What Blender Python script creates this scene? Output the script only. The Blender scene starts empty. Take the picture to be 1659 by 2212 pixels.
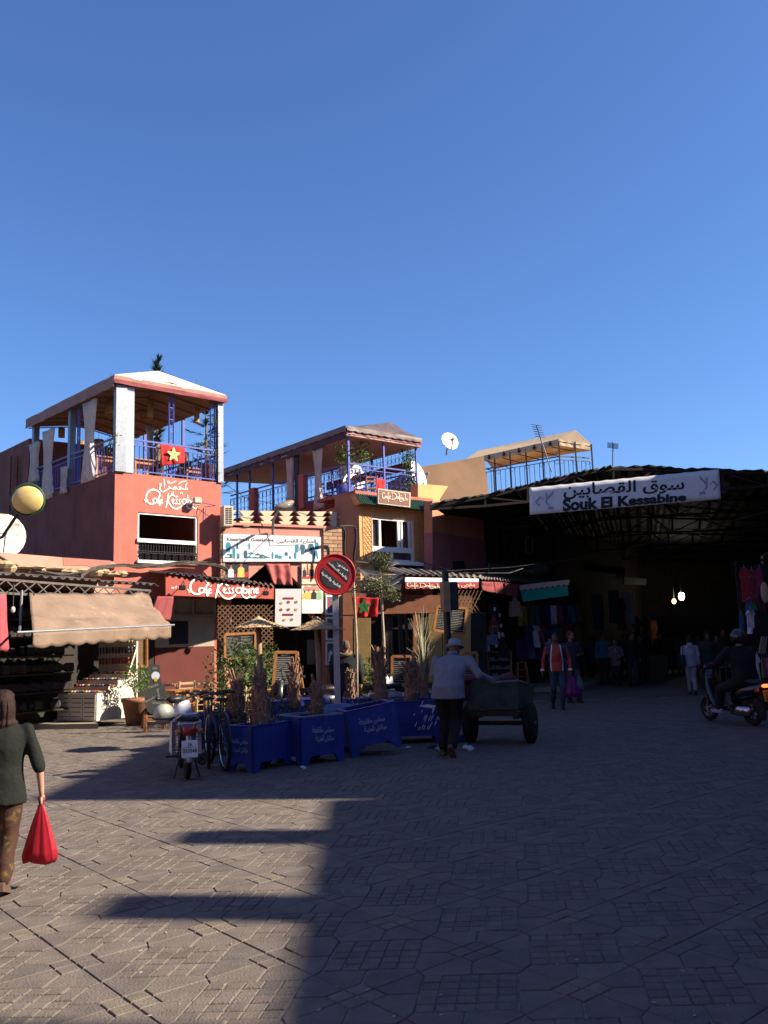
import bpy, math, random
import numpy as np
from mathutils import Vector as V, Matrix
from mathutils import noise as mnoise
rnd = random.Random(7)
sc = bpy.context.scene
COL = sc.collection
R = math.radians
# ------------------------------------------------------------ camera
PXF, CH, Y0, ROLL = 1913.0, 1.65, 1390.0, 0.03
pt = math.atan((Y0 - 1106) / PXF)
fw = V((0, math.cos(pt), math.sin(pt))); up0 = V((0, -math.sin(pt), math.cos(pt))); r0 = V((1, 0, 0))
RR = r0 * math.cos(ROLL) - up0 * math.sin(ROLL); UU = r0 * math.sin(ROLL) + up0 * math.cos(ROLL)
CAM = V((0, 0, CH))
cd = bpy.data.cameras.new('camera'); cam = bpy.data.objects.new('camera', cd); COL.objects.link(cam)
m3 = Matrix((RR, UU, -fw)).transposed(); cam.matrix_world = Matrix.Translation(CAM) @ m3.to_4x4()
cd.sensor_fit = 'VERTICAL'; cd.sensor_height = 36; cd.lens = 36 * PXF / 2212; cd.clip_end = 1500; cd.clip_start = .05
sc.camera = cam
# ------------------------------------------------------------ sky, sun, exposure
SUN = V((.990, -.139, 0)).normalized() * math.cos(R(34)) + V((0, 0, math.sin(R(34))))
w = bpy.data.worlds.new('World'); sc.world = w; w.use_nodes = True
nt = w.node_tree; bg = nt.nodes['Background']
sky = nt.nodes.new('ShaderNodeTexSky'); sky.sky_type = 'NISHITA'; sky.sun_disc = False
sky.sun_elevation = R(34); sky.sun_rotation = math.atan2(SUN.x, SUN.y)
sky.altitude = 300; sky.air_density = 1.0; sky.dust_density = 0.5; sky.ozone_density = 4.5
hs = nt.nodes.new('ShaderNodeMix'); hs.data_type = 'RGBA'; hs.blend_type = 'MULTIPLY'; hs.inputs[0].default_value = 1; hs.inputs[7].default_value = (.86, 1.06, 1.38, 1)
nt.links.new(sky.outputs[0], hs.inputs[6]); nt.links.new(hs.outputs[2], bg.inputs[0]); bg.inputs[1].default_value = .050
sl = bpy.data.lights.new('sun', 'SUN'); so = bpy.data.objects.new('sun', sl); COL.objects.link(so)
sl.energy = 5.0; sl.angle = R(.8); sl.color = (1, .87, .68)
so.rotation_euler = (-SUN).to_track_quat('-Z', 'Y').to_euler(); so.location = (0, 0, 30)
sc.view_settings.view_transform = 'Standard'; sc.view_settings.look = 'None'; sc.view_settings.gamma = 1
sc.view_settings.exposure = 1.5
sc.cycles.max_bounces = 6

# ------------------------------------------------------------ picking helpers
def ray(x, y): return fw + RR * ((x - 829.5) / PXF) + UU * ((1106 - y) / PXF)
def G(x, y, z=0):
    d = ray(x, y); return CAM + d * ((z - CH) / d.z)
def DP(x, y, dep):
    d = ray(x, y); return CAM + d * (dep / d.y)
class Plane:
    def __init__(s, x, y, ang):
        s.o = V((x, y, 0)); a = R(ang); s.u = V((math.cos(a), math.sin(a), 0)); s.n = V((s.u.y, -s.u.x, 0)); s.ang = ang
        if s.n.dot(CAM - s.o) < 0: s.n = -s.n
    def P(s, px, py, off=0):
        d = ray(px, py); t = (s.o + s.n * off - CAM).dot(s.n) / d.dot(s.n); return CAM + d * t
    def at(s, u, z, off=0): return s.o + s.u * u + s.n * off + V((0, 0, z))
    def uz(s, px, py, off=0):
        p = s.P(px, py, off); return (p - s.o).dot(s.u), p.z

# ------------------------------------------------------------ mesh builder
class MB:
    def __init__(s, M=None): s.v = []; s.f = []; s.M = M
    def add(s, vs, fs):
        b = len(s.v)
        if s.M is not None: vs = [s.M @ V(p) for p in vs]
        s.v += [tuple(p) for p in vs]; s.f += [tuple(i + b for i in f) for f in fs]; return s
    def box(s, c, d, rz=0, rx=0, ry=0):
        h = [x / 2 for x in d]; m = Matrix.Translation(V(c)) @ Matrix.Rotation(rz, 4, 'Z') @ Matrix.Rotation(ry, 4, 'Y') @ Matrix.Rotation(rx, 4, 'X')
        vs = [m @ V((sx * h[0], sy * h[1], sz * h[2])) for sz in (-1, 1) for sx, sy in ((-1, -1), (1, -1), (1, 1), (-1, 1))]
        return s.add(vs, [(3, 2, 1, 0), (4, 5, 6, 7), (0, 1, 5, 4), (1, 2, 6, 5), (2, 3, 7, 6), (3, 0, 4, 7)])
    def bbox(s, a, b): return s.box([(a[i] + b[i]) / 2 for i in range(3)], [abs(b[i] - a[i]) for i in range(3)])
    def bevbox(s, c, d, bv=.01, rz=0):
        h = [x / 2 for x in d]; m = Matrix.Translation(V(c)) @ Matrix.Rotation(rz, 4, 'Z'); rings = []
        for z, i in ((-h[2], bv), (-h[2] + bv, 0), (h[2] - bv, 0), (h[2], bv)):
            x, y = h[0] - i, h[1] - i; k = bv
            rings.append([m @ V(p) for p in ((-x + k, -y, z), (x - k, -y, z), (x, -y + k, z), (x, y - k, z), (x - k, y, z), (-x + k, y, z), (-x, y - k, z), (-x, -y + k, z))])
        return s.loft(rings)
    def beam(s, a, b, w, h=None, up=(0, 0, 1)):
        a = V(a); b = V(b); h = h or w; d = (b - a).normalized(); u = V(up)
        if abs(d.dot(u)) > .98: u = V((0, 1, 0))
        x = d.cross(u).normalized() * (w / 2); y = x.cross(d).normalized() * (h / 2)
        return s.add([a - x - y, a + x - y, a + x + y, a - x + y, b - x - y, b + x - y, b + x + y, b - x + y],
                     [(3, 2, 1, 0), (4, 5, 6, 7), (0, 1, 5, 4), (1, 2, 6, 5), (2, 3, 7, 6), (3, 0, 4, 7)])
    def tube(s, pts, r, n=8, cap=True):
        pts = [V(p) for p in pts]; k = len(pts); rs = r if isinstance(r, (list, tuple)) else [r] * k
        d0 = (pts[1] - pts[0]).normalized(); u = V((0, 0, 1)) if abs(d0.z) < .9 else V((1, 0, 0)); rings = []
        for i, p in enumerate(pts):
            d = (pts[min(i + 1, k - 1)] - pts[max(i - 1, 0)])
            d = d.normalized() if d.length > 1e-9 else d0
            x = u - d * u.dot(d); x = x.normalized() if x.length > 1e-6 else V((1, 0, 0)); u = x; y = d.cross(x)
            rings.append([p + (x * math.cos(2 * math.pi * j / n) + y * math.sin(2 * math.pi * j / n)) * rs[i] for j in range(n)])
        return s.loft(rings, cap)
    def loft(s, rings, cap=True):
        n = len(rings[0]); vs = [p for r in rings for p in r]; fs = []
        for i in range(len(rings) - 1):
            for j in range(n):
                k = (j + 1) % n; fs.append((i * n + j, i * n + k, (i + 1) * n + k, (i + 1) * n + j))
        if cap: fs.append(tuple(range(n - 1, -1, -1))); fs.append(tuple((len(rings) - 1) * n + j for j in range(n)))
        return s.add(vs, fs)
    def lathe(s, prof, c=(0, 0, 0), n=16, axis='Z', cap=True):
        c = V(c); rings = []
        for r, z in prof:
            q = []
            for j in range(n):
                a = 2 * math.pi * j / n; x, y = r * math.cos(a), r * math.sin(a)
                q.append(c + (V((x, y, z)) if axis == 'Z' else V((z, x, y)) if axis == 'X' else V((y, z, x))))
            rings.append(q)
        return s.loft(rings, cap)
    def ell(s, c, rx, ry=None, rz=None, n=10, m=7, rot=None):
        ry = ry or rx; rz = rz or rx; rings = []
        for i in range(1, m):
            a = math.pi * i / m; q = []
            for j in range(n):
                b = 2 * math.pi * j / n; p = V((rx * math.sin(a) * math.cos(b), ry * math.sin(a) * math.sin(b), -rz * math.cos(a)))
                if rot is not None: p = rot @ p
                q.append(V(c) + p)
            rings.append(q)
        return s.loft(rings)
    def prism(s, poly, vec):
        vec = V(vec); n = len(poly); vs = [V(p) for p in poly] + [V(p) + vec for p in poly]
        fs = [tuple(range(n)), tuple(range(2 * n - 1, n - 1, -1))] + [(i, i + n, (i + 1) % n + n, (i + 1) % n) for i in range(n)]
        return s.add(vs, fs)
    def grid(s, fn, nu, nv, th=None):
        g = [[V(fn(i / nu, j / nv)) for i in range(nu + 1)] for j in range(nv + 1)]
        W = nu + 1; vs = [p for r in g for p in r]; fs = [(j * W + i, j * W + i + 1, (j + 1) * W + i + 1, (j + 1) * W + i) for j in range(nv) for i in range(nu)]
        if th is not None:
            th = V(th); k = len(vs); vs2 = [p + th for p in vs]; f2 = [tuple(q + k for q in reversed(f)) for f in fs]; e = []
            for i in range(nu): e += [(i, i + k, i + 1 + k, i + 1), (nv * W + i + 1, nv * W + i + 1 + k, nv * W + i + k, nv * W + i)]
            for j in range(nv): e += [((j + 1) * W, (j + 1) * W + k, j * W + k, j * W), (j * W + nu, j * W + nu + k, (j + 1) * W + nu + k, (j + 1) * W + nu)]
            vs += vs2; fs += f2 + e
        return s.add(vs, fs)
    def disc(s, c, nrm, r, th=.01, n=24, squash=1.0):
        nrm = V(nrm).normalized(); u = nrm.cross(V((0, 0, 1))); u = u.normalized() if u.length > .01 else V((1, 0, 0)); v = u.cross(nrm)
        c = V(c); return s.prism([c + (u * math.cos(2 * math.pi * i / n) + v * math.sin(2 * math.pi * i / n) * squash) * r for i in range(n)], nrm * th)
    def ring(s, c, u, v, r0_, r1, th, n=28):   # flat annulus with thickness, u v in plane
        c = V(c); u = V(u).normalized(); v = V(v).normalized(); w_ = u.cross(v) * th; rings = []
        for j in range(n):
            a = 2 * math.pi * j / n; d = u * math.cos(a) + v * math.sin(a); rings.append([c + d * r0_ - w_ / 2, c + d * r1 - w_ / 2, c + d * r1 + w_ / 2, c + d * r0_ + w_ / 2])
        rings.append(rings[0]); return s.loft(rings, False)
    def torus(s, c, u, v, Rm, rm, n=28, m=8, a0=0, a1=2 * math.pi):
        c = V(c); u = V(u).normalized(); v = V(v).normalized(); w_ = u.cross(v); rings = []
        full = abs(a1 - a0) > 6.28
        for j in range(n + 1):
            a = a0 + (a1 - a0) * j / n; d = u * math.cos(a) + v * math.sin(a)
            rings.append([c + d * (Rm + rm * math.cos(2 * math.pi * k / m)) + w_ * rm * math.sin(2 * math.pi * k / m) for k in range(m)])
        return s.loft(rings, not full)

ORI = {}
def build(mb, name, mat, parent=None, loc=None, smooth=False, label=None, cat=None, group=None, kind=None, local=False):
    me = bpy.data.meshes.new(name); o = bpy.data.objects.new(name, me); COL.objects.link(o)
    org = V((0, 0, 0))
    if parent is not None:
        o.parent = parent; org = ORI[parent.name]
    elif loc is not None: org = V(loc); o.location = org
    elif kind is None and mb.v:
        a = np.array(mb.v); org = V(((a[:, 0].min() + a[:, 0].max()) / 2, (a[:, 1].min() + a[:, 1].max()) / 2, a[:, 2].min())); o.location = org
    ORI[o.name] = org
    vs = mb.v if local else [(p[0] - org.x, p[1] - org.y, p[2] - org.z) for p in mb.v]
    me.from_pydata(vs, [], mb.f); me.materials.append(mat)
    if smooth: me.polygons.foreach_set('use_smooth', [True] * len(me.polygons))
    me.update()
    tag(o, label, cat, group, kind); return o
def tag(o, label=None, cat=None, group=None, kind=None):
    if label: o['label'] = label
    if cat: o['category'] = cat
    if group: o['group'] = group
    if kind: o['kind'] = kind
def thing(name, label, cat, loc=(0, 0, 0), rz=0, group=None):
    o = bpy.data.objects.new(name, None); COL.objects.link(o); o.location = loc; o.rotation_euler = (0, 0, rz); ORI[o.name] = V(loc)
    tag(o, label, cat, group); return o
def dup(o, loc=None, rz=None, label=None, parent=None):
    c = o.copy(); COL.objects.link(c)
    if parent is not None: c.parent = parent
    if loc is not None: c.location = loc
    if rz is not None: c.rotation_euler = (0, 0, rz)
    if label: c['label'] = label
    ORI[c.name] = V(c.location) if parent is None else ORI[parent.name]
    for ch in list(o.children): dup(ch, parent=c)
    return c
def remesh(mb, voxel, smooth=3):
    me = bpy.data.meshes.new('tmp'); o = bpy.data.objects.new('tmp', me); COL.objects.link(o); me.from_pydata(mb.v, [], mb.f)
    r = o.modifiers.new('r', 'REMESH'); r.mode = 'VOXEL'; r.voxel_size = voxel
    if smooth: s_ = o.modifiers.new('s', 'SMOOTH'); s_.iterations = smooth; s_.factor = .5
    dg = bpy.context.evaluated_depsgraph_get(); e = o.evaluated_get(dg).to_mesh()
    q = MB(); n = len(e.vertices); a = np.empty(n * 3); e.vertices.foreach_get('co', a); q.v = [tuple(x) for x in a.reshape(-1, 3)]
    q.f = [tuple(p.vertices) for p in e.polygons]
    bpy.data.objects.remove(o); bpy.data.meshes.remove(me); return q

# ------------------------------------------------------------ materials
MATS = {}
def mk(name, col, rough=.75, var=.18, scale=6, bump=.15, bscale=60, metal=0, col2=None, stain=None, emis=None, spec=.3, wear=None, trans=0, sub=0, streak=0):
    if name in MATS: return MATS[name]
    kf = lambda c: tuple(x * (.88 if min(c) > .5 else .72) for x in c)
    if not emis: col = kf(col)
    if col2: col2 = kf(col2)
    if stain: stain = (stain[0], stain[1], kf(stain[2]), stain[3])
    if wear: wear = (wear[0], wear[1], kf(wear[2]), wear[3])
    m = bpy.data.materials.new(name); m.use_nodes = True; n = m.node_tree.nodes; l = m.node_tree.links; b = n['Principled BSDF']
    tc = n.new('ShaderNodeTexCoord'); b.inputs['Roughness'].default_value = rough; b.inputs['Metallic'].default_value = metal
    b.inputs['Specular IOR Level'].default_value = spec
    nz = n.new('ShaderNodeTexNoise'); nz.inputs['Scale'].default_value = scale; nz.inputs['Detail'].default_value = 6; nz.inputs['Roughness'].default_value = .62
    l.new(tc.outputs['Object'], nz.inputs['Vector'])
    cr = n.new('ShaderNodeValToRGB'); cr.color_ramp.elements[0].position = .3; cr.color_ramp.elements[1].position = .7
    c2 = col2 or tuple(min(1, c * (1 + var)) for c in col); c1 = tuple(c * (1 - var) for c in col) if not col2 else col
    cr.color_ramp.elements[0].color = (*c1, 1); cr.color_ramp.elements[1].color = (*c2, 1)
    l.new(nz.outputs['Fac'], cr.inputs['Fac']); out = cr.outputs['Color']
    if stain or wear:
        for sp_, (sc_, pos, colr, amt) in enumerate([q for q in (stain, wear) if q]):
            n2 = n.new('ShaderNodeTexNoise'); n2.inputs['Scale'].default_value = sc_; n2.inputs['Detail'].default_value = 9; n2.inputs['Roughness'].default_value = .7
            if streak and sp_ == 0:
                mp_ = n.new('ShaderNodeMapping'); mp_.inputs['Scale'].default_value = (1, 1, streak); l.new(tc.outputs['Object'], mp_.inputs[0]); l.new(mp_.outputs[0], n2.inputs['Vector'])
            else: l.new(tc.outputs['Object'], n2.inputs['Vector'])
            r2 = n.new('ShaderNodeValToRGB'); r2.color_ramp.elements[0].position = pos; r2.color_ramp.elements[1].position = min(1, pos + .1)
            r2.color_ramp.elements[0].color = (0, 0, 0, 1); r2.color_ramp.elements[1].color = (amt, amt, amt, 1); l.new(n2.outputs['Fac'], r2.inputs['Fac'])
            mx = n.new('ShaderNodeMix'); mx.data_type = 'RGBA'; l.new(r2.outputs['Color'], mx.inputs[0]); l.new(out, mx.inputs[6]); mx.inputs[7].default_value = (*colr, 1); out = mx.outputs[2]
    l.new(out, b.inputs['Base Color'])
    if bump:
        n3 = n.new('ShaderNodeTexNoise'); n3.inputs['Scale'].default_value = bscale; n3.inputs['Detail'].default_value = 5; l.new(tc.outputs['Object'], n3.inputs['Vector'])
        bp = n.new('ShaderNodeBump'); bp.inputs['Strength'].default_value = bump; bp.inputs['Distance'].default_value = .02; l.new(n3.outputs['Fac'], bp.inputs['Height']); l.new(bp.outputs[0], b.inputs['Normal'])
    if emis: b.inputs['Emission Color'].default_value = (*emis[0], 1); b.inputs['Emission Strength'].default_value = emis[1]
    if trans:
        t = n.new('ShaderNodeBsdfTranslucent'); l.new(out, t.inputs['Color']); ms = n.new('ShaderNodeMixShader'); ms.inputs[0].default_value = trans
        l.new(b.outputs[0], ms.inputs[1]); l.new(t.outputs[0], ms.inputs[2]); l.new(ms.outputs[0], n['Material Output'].inputs[0])
    MATS[name] = m; return m
def glassm(name, col=(.6, .75, .8), alpha=.35):
    if name in MATS: return MATS[name]
    m = bpy.data.materials.new(name); m.use_nodes = True; n = m.node_tree.nodes; l = m.node_tree.links
    t = n.new('ShaderNodeBsdfTransparent'); t.inputs[0].default_value = (*col, 1); g = n.new('ShaderNodeBsdfGlossy'); g.inputs['Roughness'].default_value = .05
    d = n.new('ShaderNodeBsdfDiffuse'); d.inputs[0].default_value = (.6, .65, .68, 1)
    ms = n.new('ShaderNodeMixShader'); ms.inputs[0].default_value = .12; l.new(t.outputs[0], ms.inputs[1]); l.new(g.outputs[0], ms.inputs[2])
    m2 = n.new('ShaderNodeMixShader'); m2.inputs[0].default_value = alpha; l.new(ms.outputs[0], m2.inputs[1]); l.new(d.outputs[0], m2.inputs[2]); l.new(m2.outputs[0], n['Material Output'].inputs[0])
    MATS[name] = m; return m
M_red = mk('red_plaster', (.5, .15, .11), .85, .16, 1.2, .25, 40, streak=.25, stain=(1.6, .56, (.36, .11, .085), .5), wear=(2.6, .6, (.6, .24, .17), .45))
M_redside = mk('red_plaster_shaded', (.205, .07, .062), .9, .25, 1.1, .5, 30, streak=.3, stain=(2, .52, (.13, .045, .042), .7))  # darker copy of the red plaster, side wall shade put into the colour
M_pink = mk('pink_plaster', (.6, .26, .2), .85, .14, 1.5, .3, 40, streak=.3, stain=(1.5, .6, (.38, .13, .1), .6), wear=(3, .66, (.5, .36, .22), .6))
M_orange = mk('orange_plaster', (.74, .38, .16), .85, .12, 1.6, .3, 50, streak=.25, stain=(1.3, .6, (.45, .17, .09), .6))
M_orange2 = mk('orange_rose_plaster', (.56, .23, .13), .85, .15, 1.2, .3, 50, streak=.25, stain=(1.3, .6, (.36, .14, .09), .6))
M_mauve = mk('mauve_plaster', (.36, .13, .14), .85, .15, 1.2, .3, 50, stain=(1.6, .58, (.2, .07, .08), .7))
M_brownwall = mk('brown_plaster', (.33, .2, .12), .9, .18, .8, .4, 30)
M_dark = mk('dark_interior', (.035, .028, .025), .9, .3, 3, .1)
M_white = mk('white_paint', (.75, .74, .72), .5, .05, 5, .03)
M_blue = mk('blue_metal_paint', (.085, .11, .42), .45, .12, 9, .05, wear=(30, .68, (.2, .16, .2), .4))
M_galv = mk('galvanised', (.24, .26, .3), .5, .15, 12, .05, metal=.5)
M_black = mk('black_metal', (.02, .02, .022), .45, .3, 12, .05)
M_cable = mk('cable_black', (.03, .027, .025), .6, .4, 12, .1)
M_wood = mk('orange_wood', (.42, .18, .055), .55, .25, 14, .08)
M_palewood = mk('pale_wood', (.5, .36, .2), .6, .2, 16, .08)
M_corr = mk('corrugated_steel', (.23, .2, .185), .6, .35, 4, .15, metal=.2, stain=(2, .55, (.2, .12, .08), .7), wear=(6, .6, (.38, .33, .28), .5))
M_tan = mk('tan_canvas', (.245, .168, .122), .8, .2, 1.6, .5, 9, streak=3.5, stain=(2.2, .56, (.17, .11, .08), .75), wear=(1.3, .58, (.45, .33, .23), .7))
M_cream = mk('cream_canvas', (.85, .76, .62), .8, .08, 2, .1, trans=.35)
M_maroon = mk('maroon_canvas', (.25, .045, .05), .75, .18, 4, .15)
M_reed = mk('reed', (.24, .135, .075), .8, .35, 20, .3)
M_cloth = mk('curtain_cloth', (.72, .64, .59), .85, .15, 3, .2, 15, trans=.15)
M_straw = mk('straw', (.62, .44, .24), .85, .35, 30, .6, 90)
M_flag = mk('flag_red', (.6, .02, .02), .7, .1, 5, .1, trans=.15)
M_green = mk('star_green', (.05, .22, .06), .6, .1)
M_leaf = mk('leaf_green', (.07, .12, .03), .6, .5, 2.5, 0, trans=.25)
M_leafd = mk('leaf_dark', (.035, .07, .03), .6, .5, 2.5, 0, trans=.15)
M_bark = mk('bark', (.2, .14, .09), .9, .35, 20, .5)
M_brick = [mk('facing_brick_%d' % i, c, .85, .15, 12, .4, 60) for i, c in enumerate([(.45, .27, .17), (.5, .32, .2), (.4, .22, .14)])]
M_mortar = mk('mortar', (.35, .22, .15), .9, .2, 10, .3)
# ------------------------------------------------------------ ground
M_st = [mk('stone_%d' % i, c, .8, .22, 5, .5, 70, stain=(1.7, .55, tuple(x * .7 for x in c), .6), spec=.25) for i, c in enumerate([(.16, .134, .117), (.172, .144, .124), (.142, .12, .107), (.163, .131, .117)])]
M_sty = mk('stone_yellow', (.182, .153, .12), .85, .25, 8, .5, 70)
M_sand = mk('joint_sand', (.29, .24, .18), .95, .3, 20, .4, stain=(2.5, .5, (.1, .085, .07), .85))
M_gr = mk('ground_far', (.15, .125, .112), .85, .25, 3, .5, 30)
g = build(MB().add([(-300, -60, -.008), (300, -60, -.008), (300, 30, -.008), (-300, 30, -.008)], [(0, 1, 2, 3)]), 'ground', M_sand, kind='structure')
build(MB().add([(-300, 24.62, .003), (300, 24.62, .003), (300, 500, 0), (-300, 500, 0)], [(0, 1, 2, 3)]), 'ground_beyond', M_gr, kind='structure')
def inset(poly, d):
    n = len(poly); out = []; ar = sum(poly[i][0] * poly[(i + 1) % n][1] - poly[(i + 1) % n][0] * poly[i][1] for i in range(n)); s = 1 if ar > 0 else -1
    for i in range(n):
        p0, p1, p2 = poly[i - 1], poly[i], poly[(i + 1) % n]
        e1 = np.subtract(p1, p0); e2 = np.subtract(p2, p1); e1 = e1 / (np.hypot(*e1) + 1e-9); e2 = e2 / (np.hypot(*e2) + 1e-9)
        n1 = np.array((-e1[1], e1[0])) * s; n2 = np.array((-e2[1], e2[0])) * s; b = n1 + n2; k = max(.35, b.dot(b)); out.append(tuple(np.array(p1) + b * (2 * d / k)))
    return out
A_, B_, O_ = np.array((1.068, .0)), np.array((.16, 1.115)), np.array((-.2, 4.5))
cell = []  # (poly in cell coordinates, yellow)
tA = [(.14, 0), (.28, 0), (.28, .2), (.25, .25), (.07, .07)]
tB = [(.28, .2), (.5, .2), (.5, .36), (.43, .43), (.25, .25)]
def sym(poly, fx, fy, sw, ox, oy): return [((fx * (q[1] if sw else q[0])) + ox, (fy * (q[0] if sw else q[1])) + oy) for q in poly]
# lower triangle about each lattice corner; bundles lie on x-axis between lattice points and on x-axis between centres
for fx in (1, -1):
    for fy in (1, -1):
        cell.append((sym(tA, fx, fy, 0, 0, 0), 0)); cell.append((sym(tB, fx, fy, 0, 0, 0), 0))
        cell.append((sym(tA, fx, fy, 0, .5, .5), 0)); cell.append((sym(tB, fx, fy, 0, .5, .5), 0))
for ox, oy, yl in ((0, 0, 1), (.5, .5, 0)):
    for dx, dy in ((.07, 0), (-.07, 0), (0, .07), (0, -.07)):
        cell.append(([(ox + dx + .07, oy + dy), (ox + dx, oy + dy + .07), (ox + dx - .07, oy + dy), (ox + dx, oy + dy - .07)], yl))
for ox, oy in ((.5, 0), (0, .5)):
    for r_ in range(5):
        y0 = oy - .2 + r_ * .08; xs = [-.22, -.132, -.044, .044, .132, .22]
        for k in range(5): cell.append(([(ox + xs[k], y0), (ox + xs[k + 1], y0), (ox + xs[k + 1], y0 + .08), (ox + xs[k], y0 + .08)], 0))
stones = []
for i in range(-16, 17):
    for j in range(-3, 18):
        for poly, yl in cell:
            pw = [tuple(O_ + A_ * (i + q[0]) + B_ * (j + q[1]) + np.array((.006 * math.sin((j + q[1]) * 1.3 + i), .005 * math.sin((i + q[0]) * 1.7)))) for q in poly]
            cx = sum(q[0] for q in pw) / len(pw); cy = sum(q[1] for q in pw) / len(pw)
            if cy > 24.6 or cy < 2.6 or abs(cx) > .5 * cy + 1.6: continue
            vis = cy > 3.85 and abs(cx + .04 * cy * .3) < .45 * cy + .1
            stones.append((cy if vis else cy + 40, pw, yl))
stones.sort(key=lambda s: s[0])
def stone_mb(mb, pw, j=.004, bv=.0035):
    z = rnd.uniform(-.0022, .0022); tx = rnd.uniform(-.008, .008); ty = rnd.uniform(-.006, .006)
    a = inset(pw, j); b = inset(pw, j + bv); n = len(a); cx = sum(q[0] for q in a) / n; cy = sum(q[1] for q in a) / n
    zz = lambda q: z + (q[0] - cx) * tx + (q[1] - cy) * ty
    vs = [(q[0], q[1], -.02) for q in a] + [(q[0], q[1], zz(q) - .004) for q in a] + [(q[0], q[1], zz(q)) for q in b]
    fs = [tuple(2 * n + i for i in range(n))]
    for i in range(n):
        k = (i + 1) % n; fs += [(i, k, n + k, n + i), (n + i, n + k, 2 * n + k, 2 * n + i)]
    mb.add(vs, fs)
rest = [MB() for _ in range(5)]
for idx, (d_, pw, yl) in enumerate(stones):
    mi = 4 if yl else rnd.randrange(4); m_ = (M_st + [M_sty])[mi]
    if idx < 300:
        q = MB(); stone_mb(q, pw); o = build(q, 'paving_stone', m_, g)
    else: stone_mb(rest[mi], pw)
for mb, m_ in zip(rest, M_st + [M_sty]): build(mb, 'paving_stones', m_, g, kind='stuff')
M_conc = mk('worn_concrete', (.33, .28, .22), .9, .2, 3, .5, 40)

# ------------------------------------------------------------ planes of the fronts
PK = Plane(-6.98, 22.66, 41.4); PKS = Plane(-6.98, 22.66, 133.6); PG = Plane(-4.6, 24.58, 28); PD = Plane(-.75, 26.2, 40)
PO = Plane(1.5, 27.2, 57); PT = Plane(-1.07, 27.2, 39); PTS = Plane(-1.07, 27.2, 131); PP = Plane(-6.9, 22.4, 60)
PR = Plane(-5.45, 20.85, 62); PF = Plane(-5.12, 21.3, 58)
def slab(mb, pl, pts, off=0, th=.05):
    mb.prism([pl.P(x, y, off) for x, y in pts], -pl.n * th); return mb
def wall_uz(mb, pl, u0, u1, z0, z1, off=0, th=.25):
    mb.prism([pl.at(u0, z0, off), pl.at(u1, z0, off), pl.at(u1, z1, off), pl.at(u0, z1, off)], -pl.n * th); return mb
def wall_holes(mb, pl, u0, u1, z0, z1, holes, th=.25, off=0):
    # holes: (ua,ub,za,zb) sorted by ua, non-overlapping in u
    c = u0
    for ua, ub, za, zb in sorted(holes):
        if ua > c: wall_uz(mb, pl, c, ua, z0, z1, off, th)
        if za > z0: wall_uz(mb, pl, ua, ub, z0, za, off, th)
        if zb < z1: wall_uz(mb, pl, ua, ub, zb, z1, off, th)
        c = ub
    if c < u1: wall_uz(mb, pl, c, u1, z0, z1, off, th)
    return mb
# ---- café with red walls
cafe = thing('cafe_building', 'red two storey cafe with a canopied roof terrace, at the left behind the tan awning', 'building', (-6.98, 22.66, 0))
uB = PK.uz(478, 1130)[0]; zT = 6.3
wx0, wz0 = PK.uz(297, 1214); wx1, wz1 = PK.uz(427, 1120); wz1 = PK.uz(300, 1106)[1]; wz0 = PK.uz(300, 1213)[1]
fw_ = MB(); wall_holes(fw_, PK, 0, uB, 3.0, zT, [(wx0, wx1, wz0, wz1)])
wall_front = build(fw_, 'front_wall', M_red, cafe)
# ground floor front: cream above, dark red below, openings
zc = 1.72; ul = PK.uz(335, 1400)[0]; ur = PK.uz(463, 1400)[0]
gl = MB(); wall_uz(gl, PK, ul, ur, zc, 3.0); build(gl, 'lower_wall', mk('cream_wall', (.42, .36, .27), .85, .1, 3, .1), cafe)
gl = MB(); wall_uz(gl, PK, ul, ur, 0, zc); build(gl, 'dado', mk('dark_red_dado', (.12, .025, .02), .8, .1, 3, .1), cafe)
for a_, b_, o_ in ((0, ul, -.02), (ur, uB, -.8)): gl = MB(); wall_uz(gl, PK, a_, b_, 0, 3.0, o_, .1); build(gl, 'opening_shade', M_dark, cafe)  # flat dark panels stand for the shade inside the openings
gl = MB()
for t in (.0, .3, .62, 1): gl.beam(PK.at(ul + (ur - ul) * t, 2.55, .03), PK.at(ul + (ur - ul) * t, 3.0, .03), .07)
gl.beam(PK.at(ul, 2.55, .03), PK.at(ur, 2.55, .03), .09); build(gl, 'transom_frame', mk('old_white', (.3, .27, .24)), cafe)
gl = MB(); wall_uz(gl, PK, ul + .4, ul + .95, 1.55 + .25, 2.4, .03, .03); fr0 = build(gl, 'framed_picture', M_black, cafe)
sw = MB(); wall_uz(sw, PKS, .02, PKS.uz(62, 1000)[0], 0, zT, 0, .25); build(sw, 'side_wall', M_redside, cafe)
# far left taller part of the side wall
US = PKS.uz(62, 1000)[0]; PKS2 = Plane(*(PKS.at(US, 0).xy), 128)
b_ = MB(); zr0 = PKS2.P(62, 948).z; zr1 = PKS2.P(0, 978).z; b_.prism([PKS2.at(0, 0), PKS2.at(0, zr0), PKS2.at(5, zr0 + (zr1 - zr0) * 5 / max(.5, PKS2.uz(0, 978)[0])), PKS2.at(5, 0)], -PKS2.n * 3); build(b_, 'rear_block', M_redside, cafe)
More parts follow.
